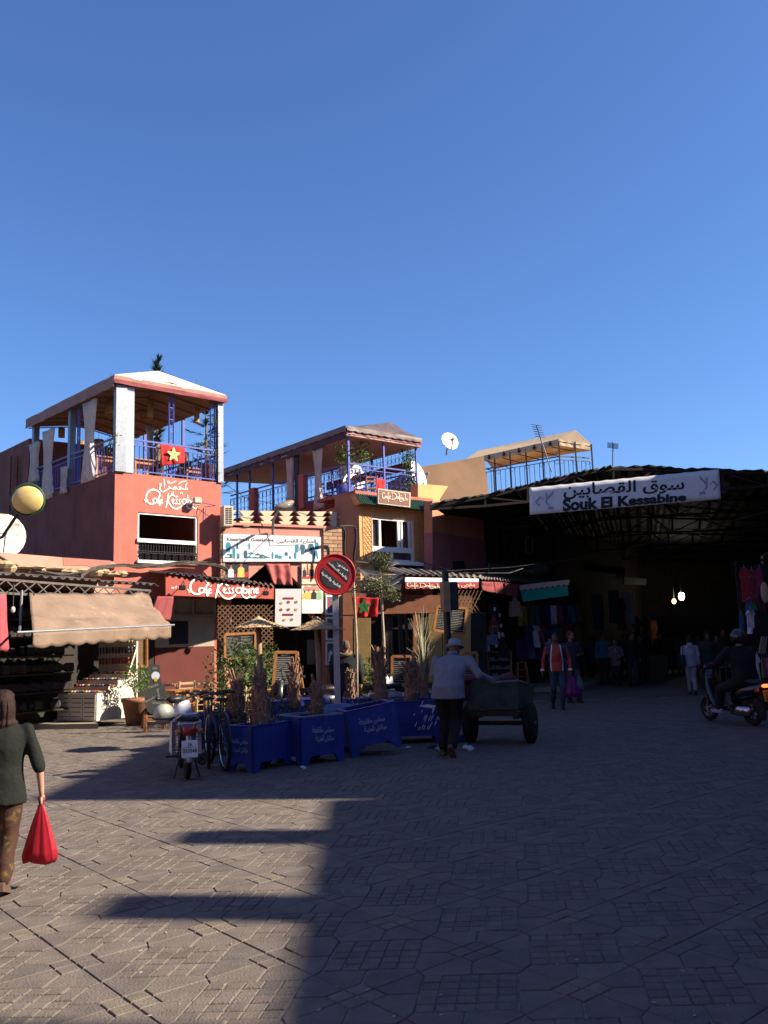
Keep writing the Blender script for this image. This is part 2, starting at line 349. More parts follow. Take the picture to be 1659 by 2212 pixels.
# terrace slab, inner ceiling
sl_ = MB(); q0 = PK.at(-.0, 6.18, -.01); q1 = PK.at(uB, 6.18, -.01); q2 = q1 + PKS.u * 7.8; q3 = q0 + PKS.u * 7.8
q0 = q0 + PK.u * .26; q3 = q3 + PK.u * .26
sl_.prism([q0 - PK.n * .26, q1 - PK.n * .26, q2, q3], (0, 0, .1)); build(sl_, 'terrace_floor', M_brownwall, cafe)
bw = MB(); bw.prism([q1, q1 - PK.n * 7, q1 - PK.n * 7 + V((0, 0, -6.1)), q1 + V((0, 0, -6.1))], PK.u * .001 - PK.u * .25); build(bw, 'party_wall', M_red, cafe)
bw = MB(); p0 = PK.at(0, 0, -3.2); p1 = PK.at(uB, 0, -3.2); bw.prism([p0, p1, p1 + V((0, 0, 6.1)), p0 + V((0, 0, 6.1))], -PK.n * .1); build(bw, 'inner_wall', mk('inner_ochre', (.3, .2, .14), .9, .1), cafe)
fl = MB(); fl.prism([PK.at(.25, 3.0, -.26), PK.at(uB - .25, 3.0, -.26), PK.at(uB - .25, 3.0, -3.2), PK.at(.25, 3.0, -3.2)], (0, 0, .15)); build(fl, 'upper_floor', M_brownwall, cafe)
# window opening: white frame, white rail, iron balustrade
wf = MB()
for a, b in (((wx0, wz0), (wx1, wz0)), ((wx1, wz0), (wx1, wz1)), ((wx0, wz1), (wx1, wz1)), ((wx0, wz0), (wx0, wz1))):
    wf.beam(PK.at(a[0], a[1], -.06), PK.at(b[0], b[1], -.06), .09, .07, PK.n)
window = build(wf, 'window_frame', M_white, cafe)
hz = PK.uz(297, 1167)[1]; s_ = MB(); s_.beam(PK.at(wx0 - .03, hz, .02), PK.at(wx1 - .07, hz, .02), .1, .08, PK.n); build(s_, 'handrail', M_white, window)
s_ = MB(); s_.beam(PK.at(wx0 - .03, wz0 - .0, .03), PK.at(wx1 + .02, wz0, .03), .08, .1, PK.n); build(s_, 'sill', M_white, window)
bal = MB(); zb = wz0 + .05; nb = 22; zmid = wz0 + (hz - wz0) * .42
for i in range(nb):
    u = wx0 + .06 + (wx1 - wx0 - .12) * i / (nb - 1); bal.tube([PK.at(u, zmid, .0), PK.at(u, hz - .02, 0)], .012, 5)
    bal.ell(PK.at(u, zmid + (hz - zmid) * .55, 0), .02, n=6, m=4)
for z in (zb, zmid, zmid + .05): bal.beam(PK.at(wx0, z, 0), PK.at(wx1, z, 0), .015)
nr = 9; rr = (zmid - zb) / 2 * .95
for i in range(nr):
    u = wx0 + .09 + (wx1 - wx0 - .18) * i / (nr - 1); c = PK.at(u, (zb + zmid) / 2, 0)
    bal.torus(c, PK.u, (0, 0, 1), rr * .8, .009, 14, 4)
    for k in range(4):
        a = math.pi / 4 + k * math.pi / 2; bal.torus(c + PK.u * math.cos(a) * rr * .45 + V((0, 0, math.sin(a) * rr * .45)), PK.u, (0, 0, 1), rr * .32, .008, 8, 4)
build(bal, 'balustrade', M_black, window)
pic = MB(); slab(pic, PK, [(343, 1210), (362, 1210), (362, 1130), (343, 1130)], -3.05, .03)
# ---- terrace canopy of the red café
zE = 8.86
n_ = PK.n; back = PKS.u
cFL = PK.at(-.12, zE, .12); cFR = PK.at(uB + .12, zE, .12); LC = PKS.uz(64, 945)[0] + .12; cBL = cFL + back * LC; cBR = cFR + back * LC
rF = PK.at(uB * .52, 9.55, -.9); rB = rF + back * (LC - 1.4)
cn = MB(); ins = V((0, 0, -.03))
for tri in ([cFL, cFR, rF], [cFR, cBR, rB, rF], [cBR, cBL, rB], [cBL, cFL, rF, rB]): cn.prism(tri, ins)
canopy = build(cn, 'canopy_roof', M_cream, cafe)
vl = MB()
def valance(mb, a, b, h, ln=None, sc_=.25, out=V((0, 0, 0)), amp=.03):
    L_ = (b - a).length; n = max(4, int(L_ / .06)); d = (b - a); nn = d.cross(V((0, 0, 1))).normalized()
    def fn(u, v):
        p = a + d * u; wv = (abs(math.sin(math.pi * u * L_ / sc_)) - 1) * amp; return p + V((0, 0, -v * (h + wv))) + out * v + nn * (math.sin(u * L_ * 9) * .012 * v + (mnoise.noise(V((u * 7, v, h))) * .02))
    mb.grid(fn, n, 4, nn * .008)
valance(vl, cFL, cFR, .22, sc_=50); valance(vl, cBL, cFL, .34, sc_=50); valance(vl, cFR, cBR, .22, sc_=50); build(vl, 'valance', mk('dusty_rose_canvas', (.36, .2, .175), .8, .2, 3, .2, stain=(2, .6, (.55, .4, .33), .5)), cafe)
vl = MB(); valance(vl, cFL + V((.02, -.03, -.12)), cFR + V((.02, -.03, -.12)), .14, sc_=50); build(vl, 'rolled_blind', M_maroon, cafe)
# reed ceiling
ce = MB(); z_ = -.24; c4 = [cFL + V((0, 0, z_)), cFR + V((0, 0, z_)), cBR + V((0, 0, z_)), cBL + V((0, 0, z_))]
inw = lambda p: p
cc = sum(c4, V((0, 0, 0))) / 4; c4 = [p + (cc - p) * .03 for p in c4]
ridge = V((0, 0, .28))
for k in range(150):
    t = (k + .5) / 150; a = c4[0].lerp(c4[3], t); b = c4[1].lerp(c4[2], t); md = (a + b) / 2 + ridge
    ce.beam(a, md, .05, .025); ce.beam(md, b, .05, .025)
build(ce, 'reed_ceiling', M_reed, cafe, kind='stuff')
ce = MB()
for t in (.0, .12, .25, .37, .5, .62, .75, .87, 1.0):
    a = c4[0].lerp(c4[3], t); b = c4[1].lerp(c4[2], t); md = (a + b) / 2 + ridge; ce.beam(a + V((0, 0, -.05)), md + V((0, 0, -.05)), .03); ce.beam(md + V((0, 0, -.05)), b + V((0, 0, -.05)), .03)
build(ce, 'ceiling_batten', M_bark, cafe)
dk = MB(); dk.prism([p + V((0, 0, .06)) for p in c4[:1] + [(c4[0] + c4[1]) / 2 + ridge] + [(c4[3] + c4[2]) / 2 + ridge] + c4[3:]], (0, 0, .01)); dk.prism([p + V((0, 0, .06)) for p in [(c4[0] + c4[1]) / 2 + ridge] + [c4[1], c4[2]] + [(c4[3] + c4[2]) / 2 + ridge]], (0, 0, .01)); build(dk, 'ceiling_lining', M_reed, cafe)
# columns
def column(p, w_, h0, h1, mat=M_galv, par=cafe, d=None):
    c = MB(); c.beam(V((p.x, p.y, h0)), V((p.x, p.y, h1)), w_, d or w_, PK.n); return build(c, 'column', mat, par)
c = MB(); p = PK.at(.12, 0, .0); c.beam(V((p.x, p.y, zT)), V((p.x, p.y, zE - .1)), .3, .16, PK.n); col0 = build(c, 'column', M_galv, cafe)
gl_ = MB(); gl_.beam(PK.at(.36, zT, .02), PK.at(.36, zE - .15, .02), .28, .03, PK.n); build(gl_, 'side_pane', glassm('plastic_pane', (.8, .82, .85), .45), col0)
c = MB(); p = PK.at(uB - .04, 0, -.02); c.beam(V((p.x, p.y, zT)), V((p.x, p.y, zE - .1)), .17, .15, PK.n); build(c, 'column', M_galv, cafe)
for px in (148, 70):
    a = PKS.P(px, 1000); column(V((a.x, a.y, 0)) - PKS.n * .08, .17, zT, zE - .2)
def post_lattice(p, h0, h1, u, par, nm='post'):
    c = MB(); g_ = .13
    for s in (-1, 1): c.beam(p + u * s * g_ / 2 + V((0, 0, h0)), p + u * s * g_ / 2 + V((0, 0, h1)), .035, .035)
    k = int((h1 - h0) / .3)
    for i in range(k):
        z = h0 + (i + .5) * (h1 - h0) / k; c.torus(p + u * .02 + V((0, 0, z + .05)), u, (0, 0, 1), .035, .008, 8, 4, 0, 4.6); c.torus(p - u * .02 + V((0, 0, z - .05)), u, (0, 0, 1), .035, .008, 8, 4, 2, 7); c.beam(p - u * g_ / 2 + V((0, 0, z + .13)), p + u * g_ / 2 + V((0, 0, z + .13)), .02)
    return build(c, nm, M_blue, par)
pm = PK.P(370, 900, -.1); post_lattice(V((pm.x, pm.y, 0)), zT, zE - .2, PK.u, cafe)
pm = PK.at(uB - .22, 0, -.1); post_lattice(V((pm.x, pm.y, 0)), zT, zE - .2, PK.u, cafe)
pm = PKS.P(150, 1000) - PKS.n * .1 - PKS.u * .35; post_lattice(V((pm.x, pm.y, 0)), zT, zE - .2, PKS.u, cafe)
# far side rail posts seen through
for t in (2.4, 4.8): column(cFR + back * t - PK.n * 0, .08, zT, zE - .2, M_blue)
def railing(pl_o, u, L_, z0, h, par, pitch=.13, style=0, mat=M_blue, nm='railing'):
    c = MB(); o = pl_o; Z = lambda z: V((0, 0, z))
    for z, w_ in ((z0 + .08, .03), (z0 + h - .14, .025), (z0 + h, .045)): c.beam(o + Z(z), o + u * L_ + Z(z), w_)
    r_ = build(c, nm, mat, par); n = max(2, int(L_ / pitch))
    base = MB().beam(Z(0), Z(h - .22), .02); first = None
    for i in range(n + 1):
        p = o + u * (L_ * i / n) + Z(z0 + .08)
        if first is None: first = build(base, 'baluster', mat, r_, local=True); b = first
        else: b = first.copy(); COL.objects.link(b); b.parent = r_
        b.location = p - ORI[r_.name]
    sc_ = MB()
    for i in range(n):
        p = o + u * (L_ * (i + .5) / n); q = L_ / n * .42
        if style == 0 and i % 3 == 0:
            for zz in (z0 + .15, z0 + h - .2): sc_.torus(p + Z(zz), u, (0, 0, 1), q, .007, 10, 4)
        if style == 1:
            sc_.torus(p + Z(z0 + h * .72), u, (0, 0, 1), q, .007, 10, 4); sc_.torus(p + Z(z0 + h * .35), u, (0, 0, 1), q * 1.0, .007, 10, 4, 0, math.pi); sc_.torus(p + Z(z0 + .15), u, (0, 0, 1), q * .8, .007, 8, 4)
    if sc_.v: build(sc_, 'scrollwork', mat, r_, kind='stuff')
    return r_
railing(PK.at(.42, 0, -.03), PK.u, uB - .5, zT, .92, cafe)
railing(PKS.at(.2, 0, -.03), PKS.u, 4.9, zT, .92, cafe, .16)
railing(cFR + V((0, 0, -zE)) - PK.n * .2, back, 5, zT, .92, cafe, .25)
# ladder on the rear part
ld = MB()
for px in (20, 34): ld.tube([PKS2.P(px, 1130, .08), PKS2.P(px + 4, 985, .08)], .03, 6)
for k in range(9):
    y = 1120 - k * 15; ld.tube([PKS2.P(20 + k * .5, y, .08), PKS2.P(35 + k * .5, y - 3, .08)], .02, 6)
build(ld, 'ladder', mk('rust_red', (.2, .04, .03)), None, label='rusty red iron ladder fixed to the shaded wall left of the terrace columns', cat='ladder')
# ------------------------------------------------------------ lettering helpers
def smooth(pts, k=6):
    P_ = [np.array(p, float) for p in pts]
    if len(P_) < 3: return P_
    out = []
    for i in range(len(P_) - 1):
        p0 = P_[max(i - 1, 0)]; p1 = P_[i]; p2 = P_[i + 1]; p3 = P_[min(i + 2, len(P_) - 1)]
        for t in np.linspace(0, 1, k, endpoint=False): out.append(.5 * ((2 * p1) + (-p0 + p2) * t + (2 * p0 - 5 * p1 + 4 * p2 - p3) * t * t + (-p0 + 3 * p1 - 3 * p2 + p3) * t ** 3))
    out.append(P_[-1]); return out
def strokes(mb, sts, fmap, nrm, th=.012, wscale=1.0):
    # sts: list of (width, [pts]); fmap maps 2-D pts to world; ribbons with thickness
    k = 0
    for w_, pts in sts:
        q = smooth(pts) if not (len(pts) == 1) else pts; n = len(q); L_, R_ = [], []; k += 1
        for i, p in enumerate(q):
            a = np.array(q[max(i - 1, 0)]); b = np.array(q[min(i + 1, n - 1)]); d = b - a; d = d / (np.hypot(*d) + 1e-9); m = np.array((-d[1], d[0]))
            taper = .55 + .45 * min(1, min(i, n - 1 - i) / 2.5); ww = w_ * wscale * .5 * taper
            L_.append(fmap(*(np.array(p) + m * ww))); R_.append(fmap(*(np.array(p) - m * ww)))
        e = nrm * (th + .0004 * (k % 5)); vs = []
        for a, b in zip(L_, R_): vs += [a, b, a + e, b + e]
        fs = []
        for i in range(n - 1):
            o = i * 4; fs += [(o + 2, o + 3, o + 7, o + 6), (o, o + 2, o + 6, o + 4), (o + 3, o + 1, o + 5, o + 7)]
        fs += [(0, 1, 3, 2), ((n - 1) * 4, (n - 1) * 4 + 2, (n - 1) * 4 + 3, (n - 1) * 4 + 1)]; mb.add(vs, fs)
    return mb
def circ(cx, cy, r, a0=0, a1=6.6, ry=None): return [(cx + r * math.cos(a), cy + (ry or r) * math.sin(a)) for a in np.linspace(a0, a1, 12)]
_fc = {}
def font_mesh(body, off=0.0):
    cu = bpy.data.curves.new('tmp', 'FONT'); cu.body = body; cu.offset = off; cu.resolution_u = 3; o = bpy.data.objects.new('tmp', cu); COL.objects.link(o)
    dg = bpy.context.evaluated_depsgraph_get(); me = o.evaluated_get(dg).to_mesh(); vs = [tuple(v.co) for v in me.vertices]; fs = [tuple(p.vertices) for p in me.polygons]
    bpy.data.objects.remove(o); return vs, fs
def text_quad(mb, body, quad, nrm, off=.004, boff=0.0):
    # quad: bl, br, tr, tl world points of the text's bounding box
    vs, fs = font_mesh(body, boff)
    if not vs: return mb
    x0 = min(v[0] for v in vs); x1 = max(v[0] for v in vs); y0 = min(v[1] for v in vs); y1 = max(v[1] for v in vs); bl, br, tr, tl = [V(p) for p in quad]
    out = []
    for v in vs:
        a = (v[0] - x0) / (x1 - x0 + 1e-9); b = (v[1] - y0) / (y1 - y0 + 1e-9); out.append((bl * (1 - a) + br * a) * (1 - b) + (tl * (1 - a) + tr * a) * b + nrm * off)
    return mb.add(out, fs)
AR = {'souk': "\ufee6\ufef4\ufe91\ufe8e\ufebc\ufed8\ufedf\ufe8d \ufed5\ufeee\ufeb3", 'kis': "\ufee6\ufef4\ufe91\ufe8e\ufebc\ufed8\ufedf\ufe8d \ufe94\ufef3\ufead\ufe8e\ufeb4\ufed7",
      'mamnu': "\ufec9\ufeee\ufee8\ufee4\ufee3", 'wuquf': "\ufe95\ufe8e\ufe9f\ufead\ufea9\ufedf\ufe8d \ufed1\ufeee\ufed7\ufeed", 'nariya': "\ufe94\ufef3\ufea9\ufe8e\ufecc\ufedf\ufe8d\ufeed \ufe94\ufef3\ufead\ufe8e\ufee8\ufedf\ufe8d",
      'maj': "\ufe94\ufecc\ufec3\ufe8e\ufed8\ufee3 \ufeb2\ufee0\ufea0\ufee3", 'mar': "\ufe94\ufee8\ufef3\ufea9\ufee4\ufedf\ufe8d \ufeb6\ufedb\ufe8d\ufead\ufee3", 'maq': "\ufef0\ufeec\ufed8\ufee3", 'dab': "\ufef2\ufeb7\ufe8e\ufe91\ufea9 \ufef0\ufeec\ufed8\ufee3"}
KESS = [(17, [(592, 348), (565, 300), (500, 274), (440, 287), (395, 340), (397, 400), (430, 438), (478, 444), (505, 432)]), (7, [(398, 425), (375, 410), (360, 390)]), (7, [(385, 432), (368, 430)]),
        (13, circ(512, 405, 27)), (13, [(543, 375), (541, 415), (552, 436)]), (13, [(592, 348), (572, 345), (563, 375), (566, 420), (572, 462), (588, 440), (574, 410), (560, 400)]),
        (9, [(588, 412), (612, 402), (606, 386), (592, 394), (592, 420), (606, 434), (624, 424)]), (7, [(608, 368), (622, 348)]),
        (15, [(697, 312), (682, 400), (662, 488)]), (12, [(684, 400), (715, 352), (748, 330), (776, 342), (800, 352), (826, 338)]), (15, [(690, 398), (715, 442), (760, 484), (810, 494), (856, 476), (884, 446)]),
        (11, [(744, 414), (772, 398), (765, 380), (748, 392), (750, 420), (768, 434), (790, 424)]), (9, [(822, 376), (802, 388), (812, 408), (818, 428), (800, 438), (782, 430)]), (9, [(862, 376), (842, 388), (852, 408), (856, 428), (840, 438), (816, 430)]),
        (13, circ(915, 405, 29)), (13, [(948, 374), (946, 420), (952, 452), (968, 474), (1000, 487), (1032, 472)]), (14, [(962, 324), (962, 380), (960, 436)]), (12, circ(984, 412, 22)),
        (12, [(1026, 384), (1026, 446), (1044, 474), (1076, 482), (1100, 460)]), (12, [(1022, 356), (1028, 364)]), (12, [(1046, 440), (1046, 386)]), (12, [(1047, 400), (1062, 384), (1076, 396), (1078, 440)]),
        (11, [(1094, 412), (1124, 402), (1116, 384), (1100, 390), (1096, 418), (1108, 436), (1132, 424)])]
DABA = [(10, [(722, 222), (705, 206), (686, 215), (679, 245), (686, 282), (704, 296), (720, 290)]), (9, circ(737, 276, 13)), (9, [(752, 262), (753, 290), (762, 298)]),
        (9, [(796, 216), (778, 206), (768, 222), (770, 300), (773, 350)]), (6, [(757, 258), (792, 256)]), (7, [(786, 284), (806, 276), (798, 263), (786, 274), (790, 298), (812, 296)]), (5, [(796, 248), (804, 234)]),
        (10, [(832, 212), (834, 308)]), (10, [(818, 212), (858, 214), (890, 240), (896, 275), (876, 304), (832, 312), (818, 306)]), (9, circ(915, 286, 14)), (9, [(932, 272), (933, 298), (944, 306)]),
        (9, [(926, 212), (942, 228), (946, 318), (962, 344), (992, 336)]), (8, circ(962, 292, 14)), (8, circ(988, 302, 12)), (8, [(1002, 290), (1003, 322), (1020, 336)]), (5, [(962, 250), (970, 262), (984, 246)]),
        (8, [(1028, 294), (1012, 294), (1008, 316), (1026, 330)]), (9, [(1020, 232), (1036, 240), (1038, 332)]), (8, [(1039, 304), (1052, 294), (1058, 334)]), (8, [(1068, 298), (1068, 338)]), (8, [(1066, 280), (1070, 285)])]
MAQ = [(10, [(1112, 792), (1092, 850), (1104, 884), (1116, 878), (1100, 868)]), (10, [(1100, 886), (1050, 878), (1020, 850), (1005, 862), (1025, 884), (980, 884), (958, 850), (938, 862), (950, 884), (925, 880), (880, 860), (862, 840)]),
       (11, [(880, 862), (846, 884), (790, 916), (752, 896), (748, 850), (764, 808)]), (6, [(764, 808), (742, 812), (740, 832)]), (10, [(800, 738), (806, 800), (806, 862)]), (9, [(996, 816), (1040, 784), (1104, 770)]), (9, [(878, 806), (920, 790), (966, 770)]), (6, circ(858, 786, 15)),
       (10, [(1042, 920), (1020, 944)]), (9, [(1018, 940), (1042, 925), (1052, 952)]), (9, [(902, 930), (912, 952), (932, 916)])]
def crop_px(ox, oy, s): return lambda x, y: ((ox + x / s) / 1.507, (oy + y / s) / 1.507)
def on_plane(pl, cp, off): return lambda x, y: pl.P(*cp(x, y), off)

# ---- lettering on the red wall
cp = crop_px(340, 1380, 4.1475)
mb = MB()
# upper wall version of the café name: remap the fascia strokes onto the wall crop
def kwall(x, y): return (530 + (x - 360) * (1262 - 505) / (1132 - 360), 880 + (y - 270) * (1135 - 880) / (496 - 270) + (x - 360) * .03)
fm = on_plane(PK, cp, 0)
strokes(mb, KESS, lambda x, y: fm(*kwall(x, y)), PK.n, .014, 1.12); strokes(mb, MAQ, fm, PK.n, .014, 1.25)
build(mb, 'painted_lettering', M_white, wall_front)

# ---- pink building with the shop sign, brick pilasters, zigzag parapet
kis = thing('arcade_building', 'low pink arcade building with a zigzag parapet and brick pilasters between the two cafes', 'building', PG.at(0, 0))
ku1, kz1 = PG.uz(735, 1141); ku1 += .02; kz1 = PG.uz(600, 1138)[1]
u_p = PG.uz(697, 1200)[0]
# hexagonal dark opening outline handled with slabs: wall above opening, wall between
wl = MB()
slab(wl, PG, [(485, 1139), (697, 1139), (697, 1218), (485, 1218)], 0, .2)
slab(wl, PG, [(485, 1218), (575, 1218), (524, 1262), (500, 1290), (485, 1300)], 0, .2); slab(wl, PG, [(627, 1218), (652, 1218), (652, 1268), (630, 1245)], 0, .2)
slab(wl, PG, [(652, 1218), (697, 1218), (697, 1295), (690, 1310), (675, 1335), (664, 1310), (652, 1295)], 0, .2)
slab(wl, PG, [(485, 1300), (500, 1290), (503, 1560), (485, 1560)], 0, .2)
build(wl, 'upper_wall', M_pink, kis)
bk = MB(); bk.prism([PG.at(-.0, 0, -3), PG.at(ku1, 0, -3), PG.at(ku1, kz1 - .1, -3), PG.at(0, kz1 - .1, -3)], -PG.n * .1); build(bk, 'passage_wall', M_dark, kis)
rf = MB(); rf.prism([PG.at(-.02, kz1, .06), PG.at(ku1, kz1, .06), PG.at(ku1, kz1, -4), PG.at(-.02, kz1, -4)], V((0, 0, .07))); build(rf, 'roof_slab', M_pink, kis)
# brick pilasters, every brick its own piece
def pilaster(pl, u0, u1, z0, z1, par, off=.0, dep=.3, bh=.0, nb=1):
    m_ = MB(); wall_uz(m_, pl, u0 + .01, u1 - .01, z0, z1, off, dep); core = build(m_, 'pilaster', M_mortar, par)
    rows = int((z1 - z0) / .115); h = (z1 - z0) / rows; bw = (u1 - u0) / nb; ms = []
    for lx in (1.0, .5):
        me = []
        for mt in M_brick:
            q = MB(); q.bevbox((0, 0, 0), (bw * lx - .012, .03, h - .014), .004, R(pl.ang)); me.append((q, mt))
        ms.append(me)
    cache = {}
    for r_ in range(rows):
        xs = [(k * bw, 1.0) for k in range(nb)] if r_ % 2 == 0 else [(0, .5)] + [(bw * (k + .5), 1.0) for k in range(nb - 1)] + [(bw * (nb - .5), .5)]
        for x, lx in xs:
            mi = rnd.randrange(3); key = (lx, mi); c = pl.at(u0 + x + bw * lx / 2, z0 + h * (r_ + .5), off + .005 + rnd.uniform(0, .008))
            if key not in cache: b = build(ms[0 if lx == 1.0 else 1][mi][0], 'brick', ms[0][mi][1], core, local=True); cache[key] = b
            else: b = cache[key].copy(); COL.objects.link(b); b.parent = core
            b.location = c - ORI[core.name]
    return core
pilaster(PG, u_p, ku1, 0, kz1, kis, .05, .3, nb=2)
pilaster(PG, -.02, .12, 2.6, kz1 - .02, kis, .05, .2)
# zigzag ornaments: stacks of three trapezoids
for i, (cx, w_) in enumerate(((497, 20), (533, 24), (577, 24), (618, 23), (655, 22), (691, 21), (723, 18))):
    y0 = 1103 + (cx - 533) * .012; y1 = 1137; h = (y1 - y0) / 3; m_ = MB(); pts = []
    for k in range(3):
        wt = w_ * (1.0 if k < 3 else .9); 
        pts.append([(cx - wt * .67, y0 + h * k), (cx + wt * .67, y0 + h * k), (cx + wt * .24, y0 + h * (k + 1)), (cx - wt * .24, y0 + h * (k + 1))])
    if i == 6: pts = [[(p[0][0], p[0][1]), (cx + 4, p[1][1]), (cx + 4, p[2][1]), p[3]] for p in pts]
    for p in pts: slab(m_, PG, p, .05, .09)
    build(m_, 'zigzag_ornament', mk('cream_stucco', (.68, .55, .38), .85, .12, 5, .2), kis)
# pink building sign
shop = thing('shop_sign', 'wide white arcade signboard with clothes and shoes printed in turquoise, below the zigzag parapet', 'sign', PG.P(587, 1213, .1))
m_ = MB(); slab(m_, PG, [(482, 1153), (693, 1160), (693, 1213), (482, 1213)], .1, .1); board = build(m_, 'board', mk('sign_white', (.62, .64, .66), .45, .02, 5, .02), shop)
kp = crop_px(700, 1640, 3.95); fk = on_plane(PG, kp, .1)
m_ = MB(); text_quad(m_, 'Kissariat El Guessabine', [fk(152, 476), fk(756, 486), fk(756, 448), fk(152, 430)], PG.n, .004, .022); text_quad(m_, AR['kis'], [fk(792, 512), fk(1300, 518), fk(1300, 450), fk(792, 450)], PG.n, .004, .018)
build(m_, 'lettering', mk('grey_ink', (.06, .055, .06), .6), board)
cy = mk('turquoise_print', (.03, .25, .35), .6, .3, 30, 0); dk_ = mk('dark_teal_print', (.03, .12, .16), .6, .4, 30, 0)
def blob(mb, f, pts, off, nrm): mb.add([f(*p) + nrm * off for p in pts], [tuple(range(len(pts)))])
m1, m2 = MB(), MB(); nn = PG.n
blob(m1, fk, [(150, 495), (185, 495), (205, 530), (203, 560), (195, 560), (197, 624), (143, 624), (147, 560), (134, 570), (135, 530)], .004, nn)
blob(m2, fk, [(283, 500), (292, 500), (304, 580), (272, 582)], .005, nn); blob(m1, fk, [(225, 570), (260, 568), (262, 610), (256, 705), (246, 705), (244, 620), (240, 705), (229, 705), (224, 610)], .004, nn)
blob(m2, fk, [(155, 645), (220, 645), (222, 696), (132, 696), (132, 684), (190, 684), (190, 662), (155, 660)], .005, nn)
for (x, y, w_, h, mm) in ((298, 670, 36, 66, m1), (392, 650, 50, 100, m2), (440, 545, 20, 80, m1), (1052, 575, 50, 100, m1), (1030, 665, 36, 80, m1), (740, 665, 24, 90, m1), (790, 675, 44, 50, m1), (835, 685, 50, 40, m1), (915, 645, 44, 46, m2), (965, 690, 30, 36, m1), (1308, 540, 50, 90, m1)):
    blob(mm, fk, [(x - w_ * .3, y - h / 2), (x + w_ * .3, y - h / 2), (x + w_ / 2, y - h * .2), (x + w_ * .4, y + h / 2), (x - w_ * .4, y + h / 2), (x - w_ / 2, y - h * .2)], .004 + .0007 * (x % 3), nn)
for (x, y) in ((470, 635), (450, 685), (560, 650), (620, 665), (670, 685), (600, 690), (530, 690)):
    blob(m1 if x % 20 else m2, fk, [(x - 45, y + 12), (x - 40, y - 4), (x - 10, y - 16), (x + 20, y + 2), (x + 44, y + 6), (x + 42, y + 14)], .0045 + .0008 * (x % 4), nn)
blob(m2, fk, [(1100, 530), (1150, 530), (1168, 600), (1158, 605), (1146, 560), (1146, 650), (1104, 650), (1104, 560), (1094, 605), (1084, 598)], .005, nn)
blob(m2, fk, [(1208, 515), (1258, 515), (1282, 590), (1270, 595), (1256, 560), (1256, 600), (1210, 600), (1210, 555), (1196, 580), (1190, 570)], .005, nn)
blob(m1, fk, [(1276, 600), (1312, 600), (1328, 710), (1314, 712), (1296, 640), (1286, 712), (1270, 712)], .0052, nn)
for k in range(9): blob(m2 if k % 2 else m1, fk, [(345 + k * 22, 545), (350 + k * 22, 520 + (k % 3) * 8), (354 + k * 22, 548)], .0045, nn)
build(m1, 'turquoise_print', cy, board, kind='stuff'); build(m2, 'dark_print', dk_, board, kind='stuff')
# posters (plain generic figures)
def poster(name, lab, pl, quad, off, bgm, shapes, f):
    t = thing(name, lab, 'poster', pl.P(quad[0][0], quad[0][1], off)); m_ = MB(); slab(m_, pl, quad, off, .03); b = build(m_, 'panel', bgm, t)
    by = {}
    for i, (mt, pts) in enumerate(shapes): by.setdefault(mt.name, (mt, MB()))[1].add([f(*p) + pl.n * (.004 + .0006 * i) for p in pts], [tuple(range(len(pts)))])
    for mt, q in by.values(): build(q, 'printed_figure', mt, b, kind='stuff')
    return t
def figsh(cx, y0, y1, w_, robe, skin, hat=None):
    h = y1 - y0; s = [(skin, [(cx - w_ * .17, y0), (cx + w_ * .17, y0), (cx + w_ * .2, y0 + h * .16), (cx + w_ * .1, y0 + h * .24), (cx - w_ * .1, y0 + h * .24), (cx - w_ * .2, y0 + h * .16)]),
                     (robe, [(cx - w_ * .2, y0 + h * .24), (cx + w_ * .2, y0 + h * .24), (cx + w_ * .48, y0 + h * .36), (cx + w_ * .55, y1), (cx - w_ * .55, y1), (cx - w_ * .48, y0 + h * .36)])]
    if hat: s.append((hat, [(cx - w_ * .19, y0 - h * .05), (cx + w_ * .19, y0 - h * .05), (cx + w_ * .2, y0 + h * .05), (cx - w_ * .2, y0 + h * .05)]))
    return s
pk = lambda n, c: mk('print_' + n, c, .6, .1, 10, 0)
skin_p, yel, wht, blk, redp, grn = pk('skin', (.4, .2, .12)), pk('yellow', (.75, .5, .12)), pk('white', (.75, .75, .75)), pk('black', (.02, .02, .025)), pk('red', (.5, .03, .03)), pk('green', (.3, .5, .25)); brn = pk('brown', (.09, .05, .035)); org = pk('orange', (.7, .3, .06)); blu = pk('blue', (.1, .2, .4))
fx = lambda o: on_plane(PG, kp, o)
poster('poster', 'dark poster of a figure in white and one in yellow, under the arcade signboard', PG, [(484, 1216), (537, 1216), (537, 1262), (484, 1262)], .04, blk, [(wht, [(128, 740), (424, 740), (424, 756), (128, 756)])] + figsh(205, 800, 945, 70, wht, skin_p, redp) + figsh(333, 770, 945, 84, yel, skin_p) + [(redp, [(385, 880), (420, 875), (424, 945), (375, 945)]), (redp, [(245, 905), (270, 900), (274, 945), (245, 945)])], fx(.04))
f2 = on_plane(PG, crop_px(960, 1750, 3.318), .08)
poster('poster', 'pale poster of two figures in dark suits beside a red pennant', PG, [(652, 1218), (698, 1218), (698, 1262), (652, 1262)], .08, pk('cream', (.7, .6, .42)), figsh(103, 322, 425, 34, blk, skin_p) + figsh(182, 300, 425, 50, blk, skin_p) + [(org, [(160, 330), (175, 290), (195, 285), (215, 330), (212, 345), (160, 345)]), (redp, [(133, 270), (140, 270), (150, 405), (126, 405)]), (redp, [(80, 425), (225, 412), (225, 442), (80, 442)])], f2)
